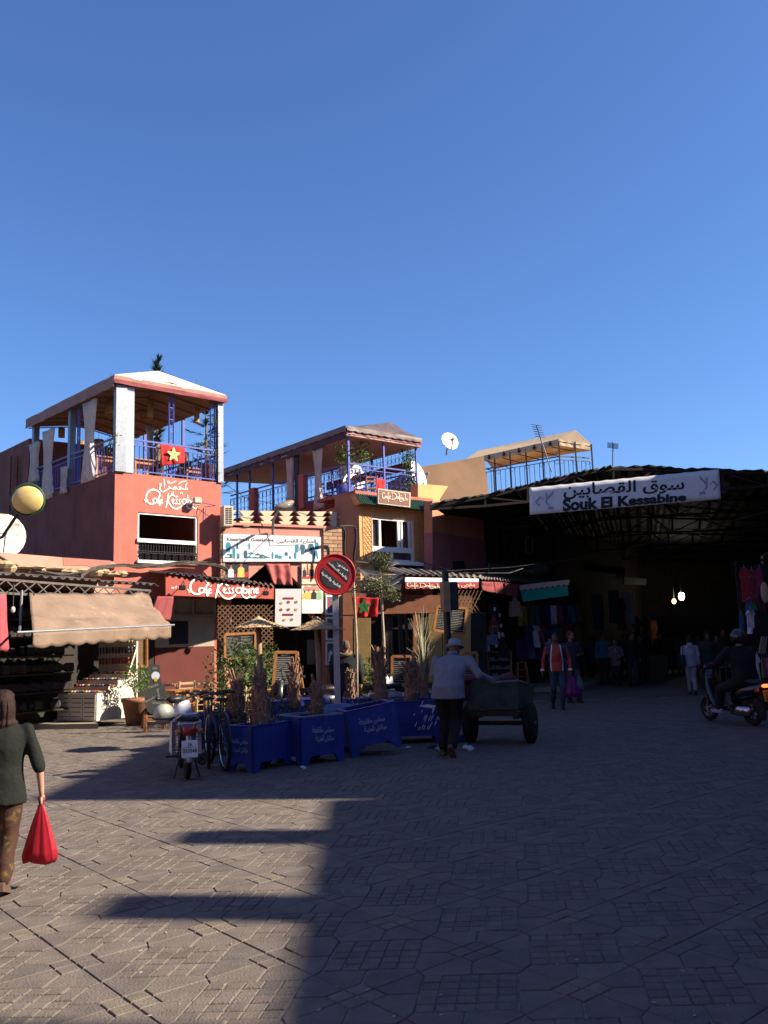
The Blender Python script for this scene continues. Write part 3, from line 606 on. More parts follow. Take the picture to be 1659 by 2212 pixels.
poster('poster', 'poster of four half length figures under a pale sky, left of the round sign', PG, [(652, 1265), (698, 1265), (698, 1325), (652, 1325)], .08, pk('pale', (.75, .72, .6)), [(pk('rose', (.6, .25, .18)), [(85, 550), (110, 520), (160, 530), (200, 515), (285, 540), (285, 575), (85, 575)])] + figsh(105, 575, 665, 46, yel, brn, blk) + figsh(150, 560, 665, 60, yel, skin_p, redp) + figsh(205, 560, 665, 60, blk, brn) + figsh(260, 560, 665, 58, grn, grn), f2)
for i, (x0, y0, x1, y1, lb) in enumerate(((704, 1285, 722, 1328, 'small white framed poster with a red flag shape, topmost behind the round sign pole'), (704, 1333, 722, 1383, 'white framed poster of a dark doorway, middle one behind the round sign pole'), (704, 1386, 722, 1436, 'white framed poster of a figure in pale robe, lowest behind the round sign pole'))):
    cx = (x0 + x1) / 2; f3 = lambda x, y: PG.P(x, y, .12)
    sh = [(pk('slate', (.1, .14, .2)), [(x0 + 3, y0 + 4), (x1 - 2, y0 + 4), (x1 - 2, y1 - 4), (x0 + 3, y1 - 4)])]
    sh += [(redp, [(x0 + 5, y0 + 6), (x0 + 9, y0 + 6), (x0 + 9, y0 + 26), (x0 + 5, y0 + 32)])] if i == 0 else figsh(cx + 1, y0 + 12, y1 - 6, 9, wht if i == 2 else blk, skin_p)
    poster('poster', lb, PG, [(x0, y0), (x1, y0), (x1, y1), (x0, y1)], .12, wht, sh, f3)
poster('poster', 'tall poster of a standing figure in the dark arcade, left of the framed posters', PG, [(664, 1382), (680, 1382), (680, 1435), (664, 1435)], -.5, pk('grey', (.2, .17, .14)), [], lambda x, y: PG.P(x, y, -.5))
# hanging red cloth under the sign
def cloth_px(pl, pts, off, name, mat, lab, cat, nu=14, nv=12, amp=.05, th=.01, fr=14, group=None, par=None, drape=0):
    tl, tr, br, bl = [pl.P(x, y, off) for x, y in pts]; nn = pl.n; sd = rnd.random() * 10
    def fn(u, v):
        p = tl.lerp(tr, u).lerp(bl.lerp(br, u), v); return p + nn * (amp * (math.sin(u * fr + sd + v * 1.3) * (.3 + .7 * v) + .6 * mnoise.noise(V((u * 4 + sd, v * 3, 0))))) + V((0, 0, drape * math.sin(math.pi * u) * -1 * (1 - v)))
    m_ = MB(); m_.grid(fn, nu, nv, -nn * th); return build(m_, name, mat, par, None, True, lab, cat, group)
cloth_px(PG, [(573, 1218), (626, 1218), (632, 1265), (590, 1262)], .12, 'hanging_flag', mk('faded_red_cloth', (.5, .13, .12), .8, .1, 4, .1, trans=.2), 'faded red flag hanging folded below the arcade signboard', 'flag', drape=0)
# air conditioner
ac = thing('air_conditioner', 'cream outdoor air conditioning unit on the wall beside the zigzag parapet', 'air conditioner', PG.P(490, 1137, .3))
m_ = MB(); slab(m_, PG, [(484, 1092), (504, 1093), (504, 1135), (484, 1135)], .42, .36); acb = build(m_, 'casing', mk('ac_cream', (.62, .55, .42), .5, .05), ac)
for i in range(9):
    y = 1097 + i * 4; m_ = MB()
    for x0, x1 in ((487, 493.5), (494.5, 501)): slab(m_, PG, [(x0, y), (x1, y), (x1, y + 2.6), (x0, y + 2.6)], .425, .01)
    build(m_, 'grille_slot', M_black, acb)
# wall lamp on a curved bracket
lp = thing('street_lamp', 'grey cobra head street lamp curving out over the arcade sign', 'street lamp', PG.P(590, 1155, .1))
a = PG.P(590, 1155, .08); pts = [a, PG.P(589, 1143, .12), PG.P(590, 1125, .4), PG.P(597, 1110, .9), PG.P(605, 1097, 1.2)]
m_ = MB(); m_.tube([V(p) for p in map(tuple, pts)], .035, 8); build(m_, 'arm', M_galv, lp)
hd = PG.P(614, 1091, 1.3); m_ = MB(); m_.ell(hd, .34, .16, .1, 12, 8, Matrix.Rotation(R(35), 3, 'Z') @ Matrix.Rotation(R(-22), 3, 'Y')); build(m_, 'head', mk('lamp_tan', (.3, .22, .15), .5), lp, smooth=True)
m_ = MB(); m_.ell(hd + V((.04, -.07, -.05)), .24, .11, .08, 12, 8, Matrix.Rotation(R(35), 3, 'Z') @ Matrix.Rotation(R(-22), 3, 'Y')); build(m_, 'lens', mk('lens_grey', (.2, .2, .2), .15, .1), lp, smooth=True)

# ---- orange café with bay window and roof terrace
dab = thing('cafe_building', 'orange cafe with a green tiled eave, white bay window and blue railed roof terrace', 'building', PD.at(0, 0))
PDS = Plane(*PD.at(0, 0).xy, 167)
du0, dz0 = 0, 2.9; du1 = PD.uz(928, 1105)[0]; dzt = PD.uz(775, 1092)[1]
hx0, hzt = PD.uz(803, 1117); hx1 = PD.uz(893, 1160)[0]; hzb = PD.uz(803, 1210)[1]
m_ = MB(); wall_holes(m_, PD, 0, du1, 3.2, dzt, [(hx0, hx1, hzb, hzt)], .3); bayw = build(m_, 'bay_wall', M_orange, dab)
m_ = MB(); wall_uz(m_, PDS, .01, .75, 0, dzt + .35, 0, .25); build(m_, 'side_wall', M_orange2, dab)
m_ = MB(); wall_uz(m_, Plane(*PD.at(du1 - .01, 0).xy, 130), .31, 2.5, 2.9, dzt + .3, -.0, .05); build(m_, 'end_wall', M_orange2, dab)
m_ = MB(); wall_uz(m_, PD, .0, du1 - .06, 3.2, dzt, -2.2, .1); build(m_, 'room_wall', mk('room_tan', (.3, .19, .12), .9), dab)
m_ = MB(); m_.prism([PD.at(.0, dzt - .02, -.02), PD.at(du1, dzt - .02, -.02), PD.at(du1, dzt - .02, -2.3), PD.at(0, dzt - .02, -2.3)], V((0, 0, .12))); m_.prism([PD.at(.0, 3.2, -.02), PD.at(du1, 3.2, -.02), PD.at(du1, 3.2, -2.3), PD.at(0, 3.2, -2.3)], V((0, 0, -.15))); build(m_, 'slab', M_orange2, dab)
# ground floor piers, dark room
m_ = MB()
for a, b in ((-.0, .28), (1.18, 1.42), (1.95, 2.15)): wall_uz(m_, PD, a, b, 0, 3.05, 0, .3)
wall_uz(m_, PD, 0, du1, 2.6, 3.05, .001, .3); wall_uz(m_, PO, .0, 3.6, 0, 3.0, 0, .2); build(m_, 'pier', mk('dark_orange_wood', (.2, .07, .03), .7), dab, kind=None)
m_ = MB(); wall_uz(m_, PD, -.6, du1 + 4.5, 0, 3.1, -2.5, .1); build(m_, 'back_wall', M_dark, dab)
# stucco relief border
fr = MB(); bo = .17
def relief(u, z, s):
    c = PD.at(u, z, .006); fr.torus(c, PD.u, (0, 0, 1), s * .36, .012, 8, 4)
    for k in range(4):
        a = k * math.pi / 2; d = PD.u * math.cos(a) + V((0, 0, math.sin(a))); fr.beam(c + d * s * .34, c + d * s * .56, .016, .016)
s_ = .155
for col_ in range(2):
    for k in range(int((hzt + .3 - hzb + .3) / s_)):
        z = hzt + .3 - k * s_; relief(hx0 - .1 - col_ * s_ * .9, z, s_); relief(hx1 + .1 + col_ * s_ * .9, z, s_)
for k in range(int((hx1 - hx0) / s_) - 1):
    for r_ in range(2): relief(hx0 + s_ * (k + 1), hzt + .13 + r_ * s_, s_)
for (u0, z0, u1_, z1_) in ((hx0 - .02, hzb, hx0 - .02, hzt + .03), (hx1 + .02, hzb, hx1 + .02, hzt + .03), (hx0 - .02, hzt + .03, hx1 + .02, hzt + .03), (hx0 - .36, hzb - .1, hx0 - .36, hzt + .4), (hx1 + .36, hzb - .1, hx1 + .36, hzt + .4)): fr.beam(PD.at(u0, z0, .005), PD.at(u1_, z1_, .005), .025)
build(fr, 'stucco_frieze', M_orange, bayw, kind='stuff')
# window unit
wn = MB(); W_ = lambda u, z, o=-.05: PD.at(hx0 + (hx1 - hx0) * u, hzb + (hzt - hzb) * z, o)
for a, b, t in (((0, 0), (0, 1), .07), ((1, 0), (1, 1), .1), ((0, .985), (1, .985), .07), ((0, .02), (1, .02), .06), ((0, .27), (1, .27), .16), ((.47, 0), (.47, .27), .07), ((.2, .27), (.2, 1), .07), ((.65, .27), (.65, 1), .08), ((.73, .27), (.73, 1), .06), ((.92, .27), (.92, 1), .06)):
    wn.beam(W_(a[0], a[1], -.05 - .04 * t), W_(b[0], b[1], -.05 - .04 * t), t, .06, PD.n)
win = build(wn, 'window_frame', M_white, dab)
for (u0, u1_, z0, z1_) in ((.02, .19, .3, .97), (.74, .91, .3, .97), (.02, .45, .03, .24), (.49, .97, .03, .24)):
    m_ = MB(); m_.prism([W_(u0, z0, -.14), W_(u1_, z0, -.14), W_(u1_, z1_, -.14), W_(u0, z1_, -.14)], -PD.n * .008); build(m_, 'pane', glassm('window_glass', (.45, .5, .52), .06), win)
def curtain_uz(pl, u0, u1, z0, z1, off, par=None, name='curtain', mat=M_cloth, lab=None, cat=None, gather=.0, top=None, group=None, folds=6):
    nn = pl.n; sd = rnd.random() * 9
    def fn(a, v):
        ctr = (u0 + u1) / 2; g_ = 1 - gather * math.sin(math.pi * min(1, v * 1.05)) ** 1.0
        u = ctr + (u0 + (u1 - u0) * a - ctr) * g_; return pl.at(u, z1 + (z0 - z1) * v, off) + nn * (.05 * math.sin(a * folds * 6.28 + sd + v * 1.5) * (1 + .4 * math.sin(a * 9))) + nn * .02 * mnoise.noise(V((a * 3, v * 4, sd)))
    m_ = MB(); m_.grid(fn, folds * 6, 10, -nn * .006); return build(m_, name, mat, par, None, True, lab, cat, group)
curtain_uz(PD, hx0 + (hx1 - hx0) * .76, hx0 + (hx1 - hx0) * .97, hzb, hzt - .05, -.3, None, 'curtain', mk('yellow_curtain', (.55, .45, .25), .85, trans=.2), 'yellowish curtain hanging at the right of the orange cafe bay window', 'curtain', .3)
m_ = MB(); wall_uz(m_, PD, hx0 + .45, hx0 + .75, hzb + .65, hzb + 1.15, -2.15, .04); build(m_, 'picture_frame', M_black, None, label='dark picture on the wall inside the orange cafe bay window', cat='picture')
m_ = MB(); u_a = PD.uz(835, 1215)[0]; m_.prism([PD.at(u_a, 3.05, .5), PD.at(du1 + .05, 3.05, .5), PD.at(du1 + .05, 3.05, -.0), PD.at(u_a, 3.05, 0)], V((0, 0, .1)))
z_s = PD.uz(880, 1217, .4)[1]; m_ = MB(); m_.prism([PD.at(u_a, z_s - .06, .45), PD.at(du1 + .05, z_s - .06, .45), PD.at(du1 + .05, z_s - .06, .0), PD.at(u_a, z_s - .06, 0)], V((0, 0, .12))); build(m_, 'white_ledge', M_white, dab)
# green tiled eave: half-round tiles
tl_ = MB(); nt_ = 38
for i in range(nt_):
    u = -.12 + (du1 + .24) * i / (nt_ - 1)
    for r_ in range(4):
        a = PD.at(u, dzt + .36 - .09 * r_, .02 + .075 * r_); b = PD.at(u, dzt + .27 - .09 * r_ - .012, .02 + .075 * (r_ + 1) + .01)
        tl_.tube([a, b], [.028, .036], 6)
build(tl_, 'green_roof_tiles', mk('green_glaze', (.03, .075, .05), .35, .5, 40, .1, spec=.5, wear=(8, .6, (.13, .1, .07), .6)), dab, kind='stuff')
m_ = MB(); m_.prism([PD.at(-.16, dzt + .01, .3), PD.at(-.16, dzt + .36, 0), PD.at(-.16, dzt + .44, 0), PD.at(-.16, dzt + .44, -.25), PD.at(-.16, dzt - .0, -.02)], PD.u * .07); m_.prism([PD.at(-.1, dzt + .30, .0), PD.at(du1 + .1, dzt + .3, .0), PD.at(du1 + .1, dzt + .0, .28), PD.at(-.1, dzt + .0, .28)], PD.n * -.03); build(m_, 'eave_board', M_orange, dab)
m_ = MB(); m_.prism([PD.at(-.16, dzt + .34, .05), PD.at(du1 + .12, dzt + .34, .05), PD.at(du1 + .12, dzt + .34, -1.9), PD.at(-.16, dzt + .34, -1.9)], V((0, 0, .1))); build(m_, 'coping', M_red, dab)
# café sign board on the eave
sg = thing('cafe_sign', 'brown rectangular cafe sign with a cream border standing on the green tiles', 'sign', PD.P(851, 1095, .35))
dp = crop_px(1100, 1560, 4.74); fd = on_plane(PD, dp, .4); q = [(817, 1055), (887, 1064), (886, 1096), (817, 1088)]
m_ = MB(); slab(m_, PD, q, .395, .06); bd = build(m_, 'border', mk('cream_border', (.62, .5, .36), .6), sg)
m_ = MB(); slab(m_, PD, [(819, 1057.5), (885, 1066), (884, 1093.5), (819, 1086)], .402, .012); build(m_, 'board', mk('brown_board', (.2, .085, .06), .6), sg)
m_ = MB(); strokes(m_, DABA, fd, PD.n, .014, 1.1); build(m_, 'lettering', mk('cream_letters', (.72, .62, .5), .6), sg)
# roof terrace of the orange café
TF = PT.uz(757, 1062)[1]; TE = PT.uz(752, 928)[1]; tu1 = PT.uz(900, 1060)[0]; tl1 = 7.6
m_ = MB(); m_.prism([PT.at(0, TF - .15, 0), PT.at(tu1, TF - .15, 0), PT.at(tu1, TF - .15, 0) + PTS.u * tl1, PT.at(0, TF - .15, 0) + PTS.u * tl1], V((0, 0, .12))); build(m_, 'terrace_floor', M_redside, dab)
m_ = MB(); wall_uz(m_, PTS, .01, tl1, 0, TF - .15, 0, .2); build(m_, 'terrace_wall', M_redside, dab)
m_ = MB(); wall_uz(m_, PT, .02, tu1 + 1.2, dzt + .2, TF - .16, 0, .2); build(m_, 'terrace_front_wall', M_orange2, dab)
eFL = PT.at(-.15, TE, .15); eFR = PT.at(tu1 + .15, TE - .02, .15); eBL = eFL + PTS.u * (tl1 + .6) + V((0, 0, -.15)); eBR = eFR + PTS.u * (tl1 + .6); rA = PT.P(843, 912, -1.0); rA = PT.at(*(PT.uz(843, 912, -.9)[0], PT.uz(843, 912, -.9)[1]), -.9); rB_ = rA + PTS.u * 6.2
M_can2 = mk('grey_brown_canvas', (.12, .085, .085), .5, .35, 2, .3, 20, spec=.5, wear=(5, .6, (.5, .42, .36), .5)); M_under = mk('beige_lining', (.5, .36, .26), .85, .1, 2, .1)
m_ = MB()
def wavy(a, b, c, d, n=18, m=8, amp=.05):
    def fn(u, v):
        p = a.lerp(b, u).lerp(d.lerp(c, u), v); return p + V((0, 0, amp * (mnoise.noise(V((p.x * 1.2, p.y * 1.2, 3))) + .4 * math.sin(v * 9 + u * 20) * (1 - v)) * min(1, 4 * min(v + .15, 1.15 - v))))
    m_.grid(fn, n, m, V((0, 0, -.02)))
wavy(eFL, eFR, rA, rA); wavy(eFR, eBR, rB_, rA, 18, 6); wavy(eBL, eFL, rA, rB_, 18, 6)
build(m_, 'canopy_roof', M_can2, dab, smooth=True)
m_ = MB(); dn = V((0, 0, -.2)); m_.prism([eFL + dn, eFR + dn, eBR + dn, eBL + dn], V((0, 0, -.03))); build(m_, 'canopy_lining', M_under, dab)
m_ = MB(); valance(m_, eFL, eFR, .2, sc_=.25); build(m_, 'front_valance', mk('plum_canvas', (.22, .05, .08), .5, .3, 4, .2, wear=(5, .62, (.5, .4, .4), .4)), dab)
m_ = MB(); valance(m_, eBL, eFL, .34, sc_=50); build(m_, 'side_valance', mk('dark_plum_canvas', (.07, .02, .035), .6, .3, 4, .2), dab)
m_ = MB(); valance(m_, eFL + V((.02, -.05, .06)), eFR + V((.02, -.05, .06)), .16, sc_=.3); valance(m_, eBL + V((-.02, -.04, .08)), eFL + V((-.02, -.04, .08)), .2, sc_=.35); build(m_, 'folded_canopy_edge', mk('pale_canvas_edge', (.2, .15, .135), .6, .3, 3, .2), dab)
for px in (829, 899): 
    p = PT.P(px, 1000, -.02); column(V((p.x, p.y, 0)), .06, TF - .1, TE - .1, M_blue, dab)
p = PT.at(.02, 0, -.02); column(V((p.x, p.y, 0)), .07, TF - .1, TE + .05, M_blue, dab)
for px in (641, 589, 539, 512):
    p = PTS.P(px, 1000, -.05); column(V((p.x, p.y, 0)), .06, TF - .1, TE - .15, M_blue, dab)
for t in (2.2, 4.5, 6.5):
    p = PT.at(tu1 - .05, 0, 0) + PTS.u * t; column(V((p.x, p.y, 0)), .06, TF - .1, TE - .15, M_blue, dab)
p = PTS.P(641, 1000, .02); m_ = MB(); m_.beam(V((p.x, p.y, TF - .1)), V((p.x, p.y, TE + .05)), .22, .05, PTS.n); build(m_, 'rolled_blind', mk('dark_canvas', (.04, .035, .045), .6), dab)
for px in (654, 548):
    p = PTS.P(px, 1000, -.05); m_ = MB(); m_.beam(V((p.x, p.y, TF - .2)), V((p.x, p.y, TF + .95)), .28, .2, PTS.n); build(m_, 'masonry_post', M_red, dab)
railing(PT.at(.06, 0, -.02), PT.u, tu1 - .1, TF - .1, 1.0, dab, .2, 1)
railing(PTS.at(.1, 0, -.03), PTS.u, 7, TF - .1, 1.0, dab, .24, 1)
railing(PT.at(tu1, 0, 0) + PTS.u * .1, PTS.u, 6.5, TF - .1, 1.0, dab, .3, 1)
# perforated screen and maroon strip on the far right side of the terrace
m_ = MB(); a = PT.at(tu1 + .06, 0, 0) + PTS.u * .3; b = PT.at(tu1 + .06, 0, 0) + PTS.u * 5; m_.prism([a + V((0, 0, TE - .95)), b + V((0, 0, TE - .95)), b + V((0, 0, TE - .65)), a + V((0, 0, TE - .65))], PTS.n * .01); build(m_, 'side_blind', M_maroon, dab)
m_ = MB()
for k in range(24):
    p = a.lerp(b, k / 24); m_.beam(p + V((0, 0, TF + .85)), p + V((0, 0, TE - .3)), .018); m_.torus(p + PTS.u * .1 + V((0, 0, TE - .5)), PTS.u, (0, 0, 1), .08, .008, 8, 4); m_.torus(p + PTS.u * .1 + V((0, 0, TF + 1.1)), PTS.u, (0, 0, 1), .08, .008, 8, 4)
build(m_, 'iron_screen', M_blue, dab, kind='stuff')
# rear brown wall, parapet
m_ = MB(); PBW = Plane(1.2, 31, 20)
slab(m_, PBW, [(900, 1010), (1045, 985), (1060, 1090), (900, 1090)], 0, 3); build(m_, 'brown_block_wall', M_brownwall, None, label='plain brown rendered wall behind the two terraces, carrying the white satellite dish', cat='wall')
m_ = MB(); slab(m_, Plane(1.5, 28.4, 50), [(903, 1045), (968, 1050), (950, 1078), (950, 1100), (903, 1100)], 0, .3); build(m_, 'parapet_wall', M_orange, None, label='low orange parapet with a slanted end to the right of the blue railed terrace', cat='wall')
# orange upper wall and mauve lower wall to the right of the bay
sidew = thing('shop_building', 'narrow shaded building, orange above and mauve below, right of the bay window', 'building', PO.at(0, 0))
m_ = MB(); slab(m_, PO, [(934, 1082), (1048, 1088), (1048, 1168), (934, 1152)], 0, .3); build(m_, 'upper_wall', M_orange2, sidew)
m_ = MB(); slab(m_, PO, [(934, 1150), (1048, 1166), (1052, 1290), (934, 1290)], .03, .3); build(m_, 'lower_wall', M_mauve, sidew)
m_ = MB(); slab(m_, PO, [(978, 1211), (1003, 1213), (1005, 1248), (982, 1248)], .035, .02); wdk = build(m_, 'window', M_dark, sidew)
m_ = MB()
for k in range(5): m_.beam(PO.P(980 + k * 5, 1212, .05), PO.P(983 + k * 5, 1248, .05), .02)
for k in range(5): m_.beam(PO.P(978, 1216 + 7 * k, .05), PO.P(1005, 1217 + 7 * k, .05), .02)
build(m_, 'window_grille', M_black, wdk, kind='stuff')
mbx = thing('meter_box', 'pale grey meter box mounted at the right edge of the bay window wall', 'meter box', PD.P(932, 1178, .2))
m_ = MB(); slab(m_, PD, [(926, 1152), (938, 1153), (938, 1178), (926, 1177)], .25, .16); build(m_, 'case', mk('box_grey', (.5, .55, .55), .5), mbx)
m_ = MB(); slab(m_, PD, [(927, 1153.5), (937, 1154.5), (937, 1176.5), (927, 1175.5)], .262, .01); build(m_, 'door', mk('box_grey2', (.62, .66, .64), .5), mbx)
m_ = MB()
m_.tube([PD.P(935, 1092, .35), PD.P(936, 1150, .35)], .09, 8); build(m_, 'souk_post', mk('dark_rust', (.06, .035, .03), .7), None, label='dark iron post between the bay window wall and the market roof', cat='post')
for lb, cpts in (('thick black cables bent round the left corner of the bay window wall', ((0, 720), (180, 712), (245, 730), (268, 820), (258, 1040), (236, 1200), (262, 1262), (400, 1278), (520, 1292))), ('second bundle of black cables down the side of the bay window wall', ((60, 740), (95, 800), (88, 1000), (90, 1180))), ('black cables looping down beside the meter box', ((1560, 440), (1490, 520), (1400, 640), (1350, 900), (1380, 960))), ('black cable hanging below the meter box', ((1455, 1040), (1490, 1150), (1480, 1290), (1420, 1345)))):
    m_ = MB()
    for k in range(3): m_.tube([V(p) for p in smooth([np.array(PD.P(*dp(x + 9 * k, y + 5 * k), .12 + .02 * k)) for x, y in cpts], 4)], .02, 5)
    build(m_, 'wall_cable', M_cable, None, label=lb, cat='cable', smooth=True)
# satellite dishes
def dish(lab, c, r, nrm, matd, par=None, name='satellite_dish'):
    nrm = V(nrm).normalized(); t = thing(name, lab, 'satellite dish', c - V((0, 0, r))); u = nrm.cross(V((0, 0, 1))).normalized(); v = u.cross(nrm); rings = []
    for i in range(9):
        q = r * i / 8 + .001; d = .22 * (i / 8) ** 2 * r; rings.append([c + u * q * math.cos(a) + v * q * math.sin(a) * 1.08 + nrm * d for a in np.linspace(0, 2 * math.pi, 24, endpoint=False)])
    back_ = [[p - nrm * .02 for p in rg] for rg in rings[::-1]]; m_ = MB(); m_.loft(rings + back_, False); build(m_, 'reflector', matd, t, smooth=True)
    f_ = c + nrm * r * .95 - v * r * .15; m_ = MB(); m_.tube([c - v * r * 1.0 + nrm * .2 * r, f_], .018, 6); m_.tube([f_, c + v * 0 + u * r * .95 + nrm * .2 * r], .012, 6); build(m_, 'feed_arm', M_galv, t)
    m_ = MB(); m_.tube([f_ + nrm * .05, f_ - nrm * .1], .04, 8); build(m_, 'receiver', mk('lnb', (.25, .25, .27), .5), t)
    m_ = MB(); m_.tube([c - nrm * .05, c - nrm * .25 - v * r * .5, c - nrm * .25 - V((0, 0, r * 1.1))], .03, 8); build(m_, 'mast', M_galv, t); return t
M_dish = mk('dish_white', (.8, .8, .78), .45, .05)
dish('round white satellite dish standing on the brown wall against the sky', DP(970, 955, 30.5), .32, (-.55 + .95, -.95, .35), M_dish)
dish('large white satellite dish behind the ivy at the right end of the blue railed terrace', DP(898, 1030, 30), .5, (.9, -.6, .3), M_dish)
dish('white satellite dish on the left of the blue railed terrace behind the plants', DP(757, 1030, 31.5), .55, (.6, -.85, .3), M_dish)
dish('rust stained white satellite dish at the left edge above the pink parapet', DP(5, 1160, 21.2), .52, (.55, -.9, .25), mk('rusty_dish', (.72, .68, .6), .5, .05, 3, .1, stain=(3.2, .52, (.4, .17, .05), .9)))
# round yellow street lamp, left
yl_ = thing('street_lamp', 'round yellow domed street lamp with a green rim on an arm at the left edge', 'street lamp', DP(0, 1150, 15.5))
c = DP(60, 1080, 15.5); nr_ = V((.15, -1, -.12)).normalized()
m_ = MB(); u = nr_.cross(V((0, 0, 1))).normalized(); v = u.cross(nr_); rings = []
for i in range(1, 9):
    a = math.pi / 2 * i / 8; rings.append([c + (u * math.cos(b) + v * math.sin(b) * .92) * .275 * math.sin(a) + nr_ * .13 * math.cos(a) for b in np.linspace(0, 2 * math.pi, 28, endpoint=False)])
m_.loft(rings, True); build(m_, 'dome', mk('yellow_dome', (.72, .55, .2), .22, .15, 3, .0, spec=.6, stain=(3.5, .55, (.75, .58, .2), .7)), yl_, smooth=True)
m_ = MB(); m_.torus(c, u, v, .28, .022, 32, 6); build(m_, 'rim', mk('dark_green_rim', (.03, .09, .05), .4), yl_, smooth=True)
m_ = MB(); m_.loft([[c + (u * math.cos(b) + v * math.sin(b) * .92) * q + nr_ * -d for b in np.linspace(0, 2 * math.pi, 20, endpoint=False)] for q, d in ((.28, .0), (.25, .08), (.1, .16))]); build(m_, 'housing', mk('dark_green_rim', (.03, .09, .05)), yl_, smooth=True)
m_ = MB(); m_.tube([c - nr_ * .1, DP(35, 1115, 15.7), DP(5, 1160, 15.8), DP(-60, 1180, 15.8)], .028, 8); build(m_, 'arm', M_black, yl_)
m_ = MB(); m_.tube([DP(-60, 1180, 15.8) + V((0, 0, 1)), V((DP(-60, 1180, 15.8).x, 15.8, 0))], .06, 8); build(m_, 'post', M_black, yl_)
# ------------------------------------------------------------ corrugated roofs
def corr(name, mat, a, b, c, d, par=None, pitch=.16, amp=.025, sheets=1, **kw):
    # a-b front edge, d-c rear edge; corrugations run front to back
    L_ = (b - a).length; n = int(L_ / pitch) * 4; up = (b - a).cross(d - a).normalized(); up = up if up.z > 0 else -up
    m_ = MB()
    def fn(u, v):
        p = a.lerp(b, u).lerp(d.lerp(c, u), v); k = (u * n) % 4; st = int(u * L_ / .85); return p + up * (amp * (1 if k in (1, 2) else 0) * 1.6 + .012 * (st % 2)) + (a - d).normalized() * (.05 * math.sin(st * 7.3) * (1 - v))
    m_.grid(lambda u, v: fn(round(u * n) / n, v), n, 3, -up * .006); return build(m_, name, mat, par, **kw)
# ---- left kiosk row: pink parapet, dark shop rooms, corrugated roof, lattice girder, awnings
kz = thing('kiosk_row', 'low pink row of shops with a corrugated roof and dark open fronts, at the left', 'building', PP.at(0, 0))
u0p = PP.uz(-60, 1190)[0]; zp0 = PP.uz(0, 1193)[1]; zp1 = PP.uz(243, 1213)[1]; uA = PP.uz(247, 1213)[0]
m_ = MB(); m_.prism([PP.at(u0p - 2, 3.0), PP.at(uA, 3.0), PP.at(uA, zp1), PP.at(u0p - 2, zp0)], -PP.n * .25); build(m_, 'parapet_wall', M_pink, kz)
m_ = MB(); m_.prism([PP.at(u0p - 2, zp0 - .9, -.2), PP.at(uA, zp0 - .9, -.2), PP.at(uA, zp0 - .9, -3.3), PP.at(u0p - 2, zp0 - .9, -3.3)], V((0, 0, .1))); build(m_, 'roof_slab', M_brownwall, kz)
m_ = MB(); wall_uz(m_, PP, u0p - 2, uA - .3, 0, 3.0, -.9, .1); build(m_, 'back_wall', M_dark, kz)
# shelves with goods seen dimly
ksh = Plane(*PR.at(0, 0, -1.6).xy, 62); ka, kb = ksh.uz(-60, 1400)[0], ksh.uz(150, 1400)[0]
sh = MB()
for k in range(6): sh.beam(ksh.at(ka, .4 + .4 * k), ksh.at(kb, .4 + .4 * k), .3, .03, (0, 0, 1))
build(sh, 'shelf', mk('dark_shelf', (.04, .03, .02)), kz)
cols = [(.04, .01, .01), (.015, .015, .03), (.05, .04, .035), (.01, .02, .02), (.04, .03, .01), (.02, .01, .02)]
gm = [mk('goods_%d' % i, c, .7, .3, 20, .1) for i, c in enumerate(cols)]
for gi in range(6):
    q = MB()
    for k in range(40):
        u = rnd.uniform(ka, kb); z = .43 + .4 * rnd.randrange(6); q.bevbox(ksh.at(u, z + .1, .05), (rnd.uniform(.08, .2), .12, rnd.uniform(.1, .24)), .02, R(60) + rnd.uniform(-.2, .2))
    build(q, 'shelf_goods', gm[gi], kz, kind='stuff')
ra, rb = PR.P(-70, 1233), PR.P(350, 1268); zf = 3.22
ra = PR.at((ra - PR.o).dot(PR.u), zf + .02); rb = PR.at((rb - PR.o).dot(PR.u), zf)
ra = PR.P(-70, 1236); rb = PR.P(345, 1266)
rc = rb - PR.n * 2.9 + V((0, 0, .28)); rd = ra - PR.n * 2.9 + V((0, 0, .28))
corr('corrugated_roof', M_corr, ra, rb, rc, rd, kz, .22, .03)
# plaster debris and cables along the parapet foot
m_ = MB()
for k in range(16):
    u = u0p + (uA - u0p) * (k / 15) ** 1.0; c = PP.at(u, PP.uz(120, 1232)[1] - .02, .18); m_.ell(c + V((0, 0, rnd.uniform(-.05, .05))), rnd.uniform(.15, .4), .2, rnd.uniform(.04, .12), 7, 4)
build(m_, 'broken_mortar', mk('mortar_tan', (.45, .33, .2), .95, .25, 8, .8, 20), kz, kind='stuff')
def girder(a, b, h, par, n=12, nm='lattice_girder', mat=M_galv):
    m_ = MB(); dz = V((0, 0, -h)); m_.beam(a, b, .045); m_.beam(a + dz, b + dz, .045)
    for k in range(n):
        p = a.lerp(b, k / n); q = a.lerp(b, (k + 1) / n); m_.beam(p, q + dz, .02); m_.beam(p + dz + PR.n * .022, q + PR.n * .022, .02)
    return build(m_, nm, mat, par)
m_ = MB(); m_.prism([PP.P(x, y, .012) for x, y in ((136, 1204), (239, 1211), (240, 1228), (200, 1226), (188, 1222), (137, 1221))], -PP.n * .01); build(m_, 'repair_patch', mk('patch_pink', (.36, .15, .12), .85, .15, 2, .3), kz)
girder(PR.P(-60, 1247, .02), PR.P(325, 1276, .02), .26, kz, 13, mat=mk('dark_steel', (.13, .12, .11), .6, .2, 9, .1, metal=.3))
kd = Plane(*PR.at(0, 0, -2.0).xy, 62); m_ = MB(); wall_uz(m_, kd, kd.uz(-80, 1300)[0], kd.uz(345, 1300)[0], 0, 3.1, 0, .1); build(m_, 'shop_shade_sheet', M_dark, kz)  # dark sheet added so the open shops look deep in shade
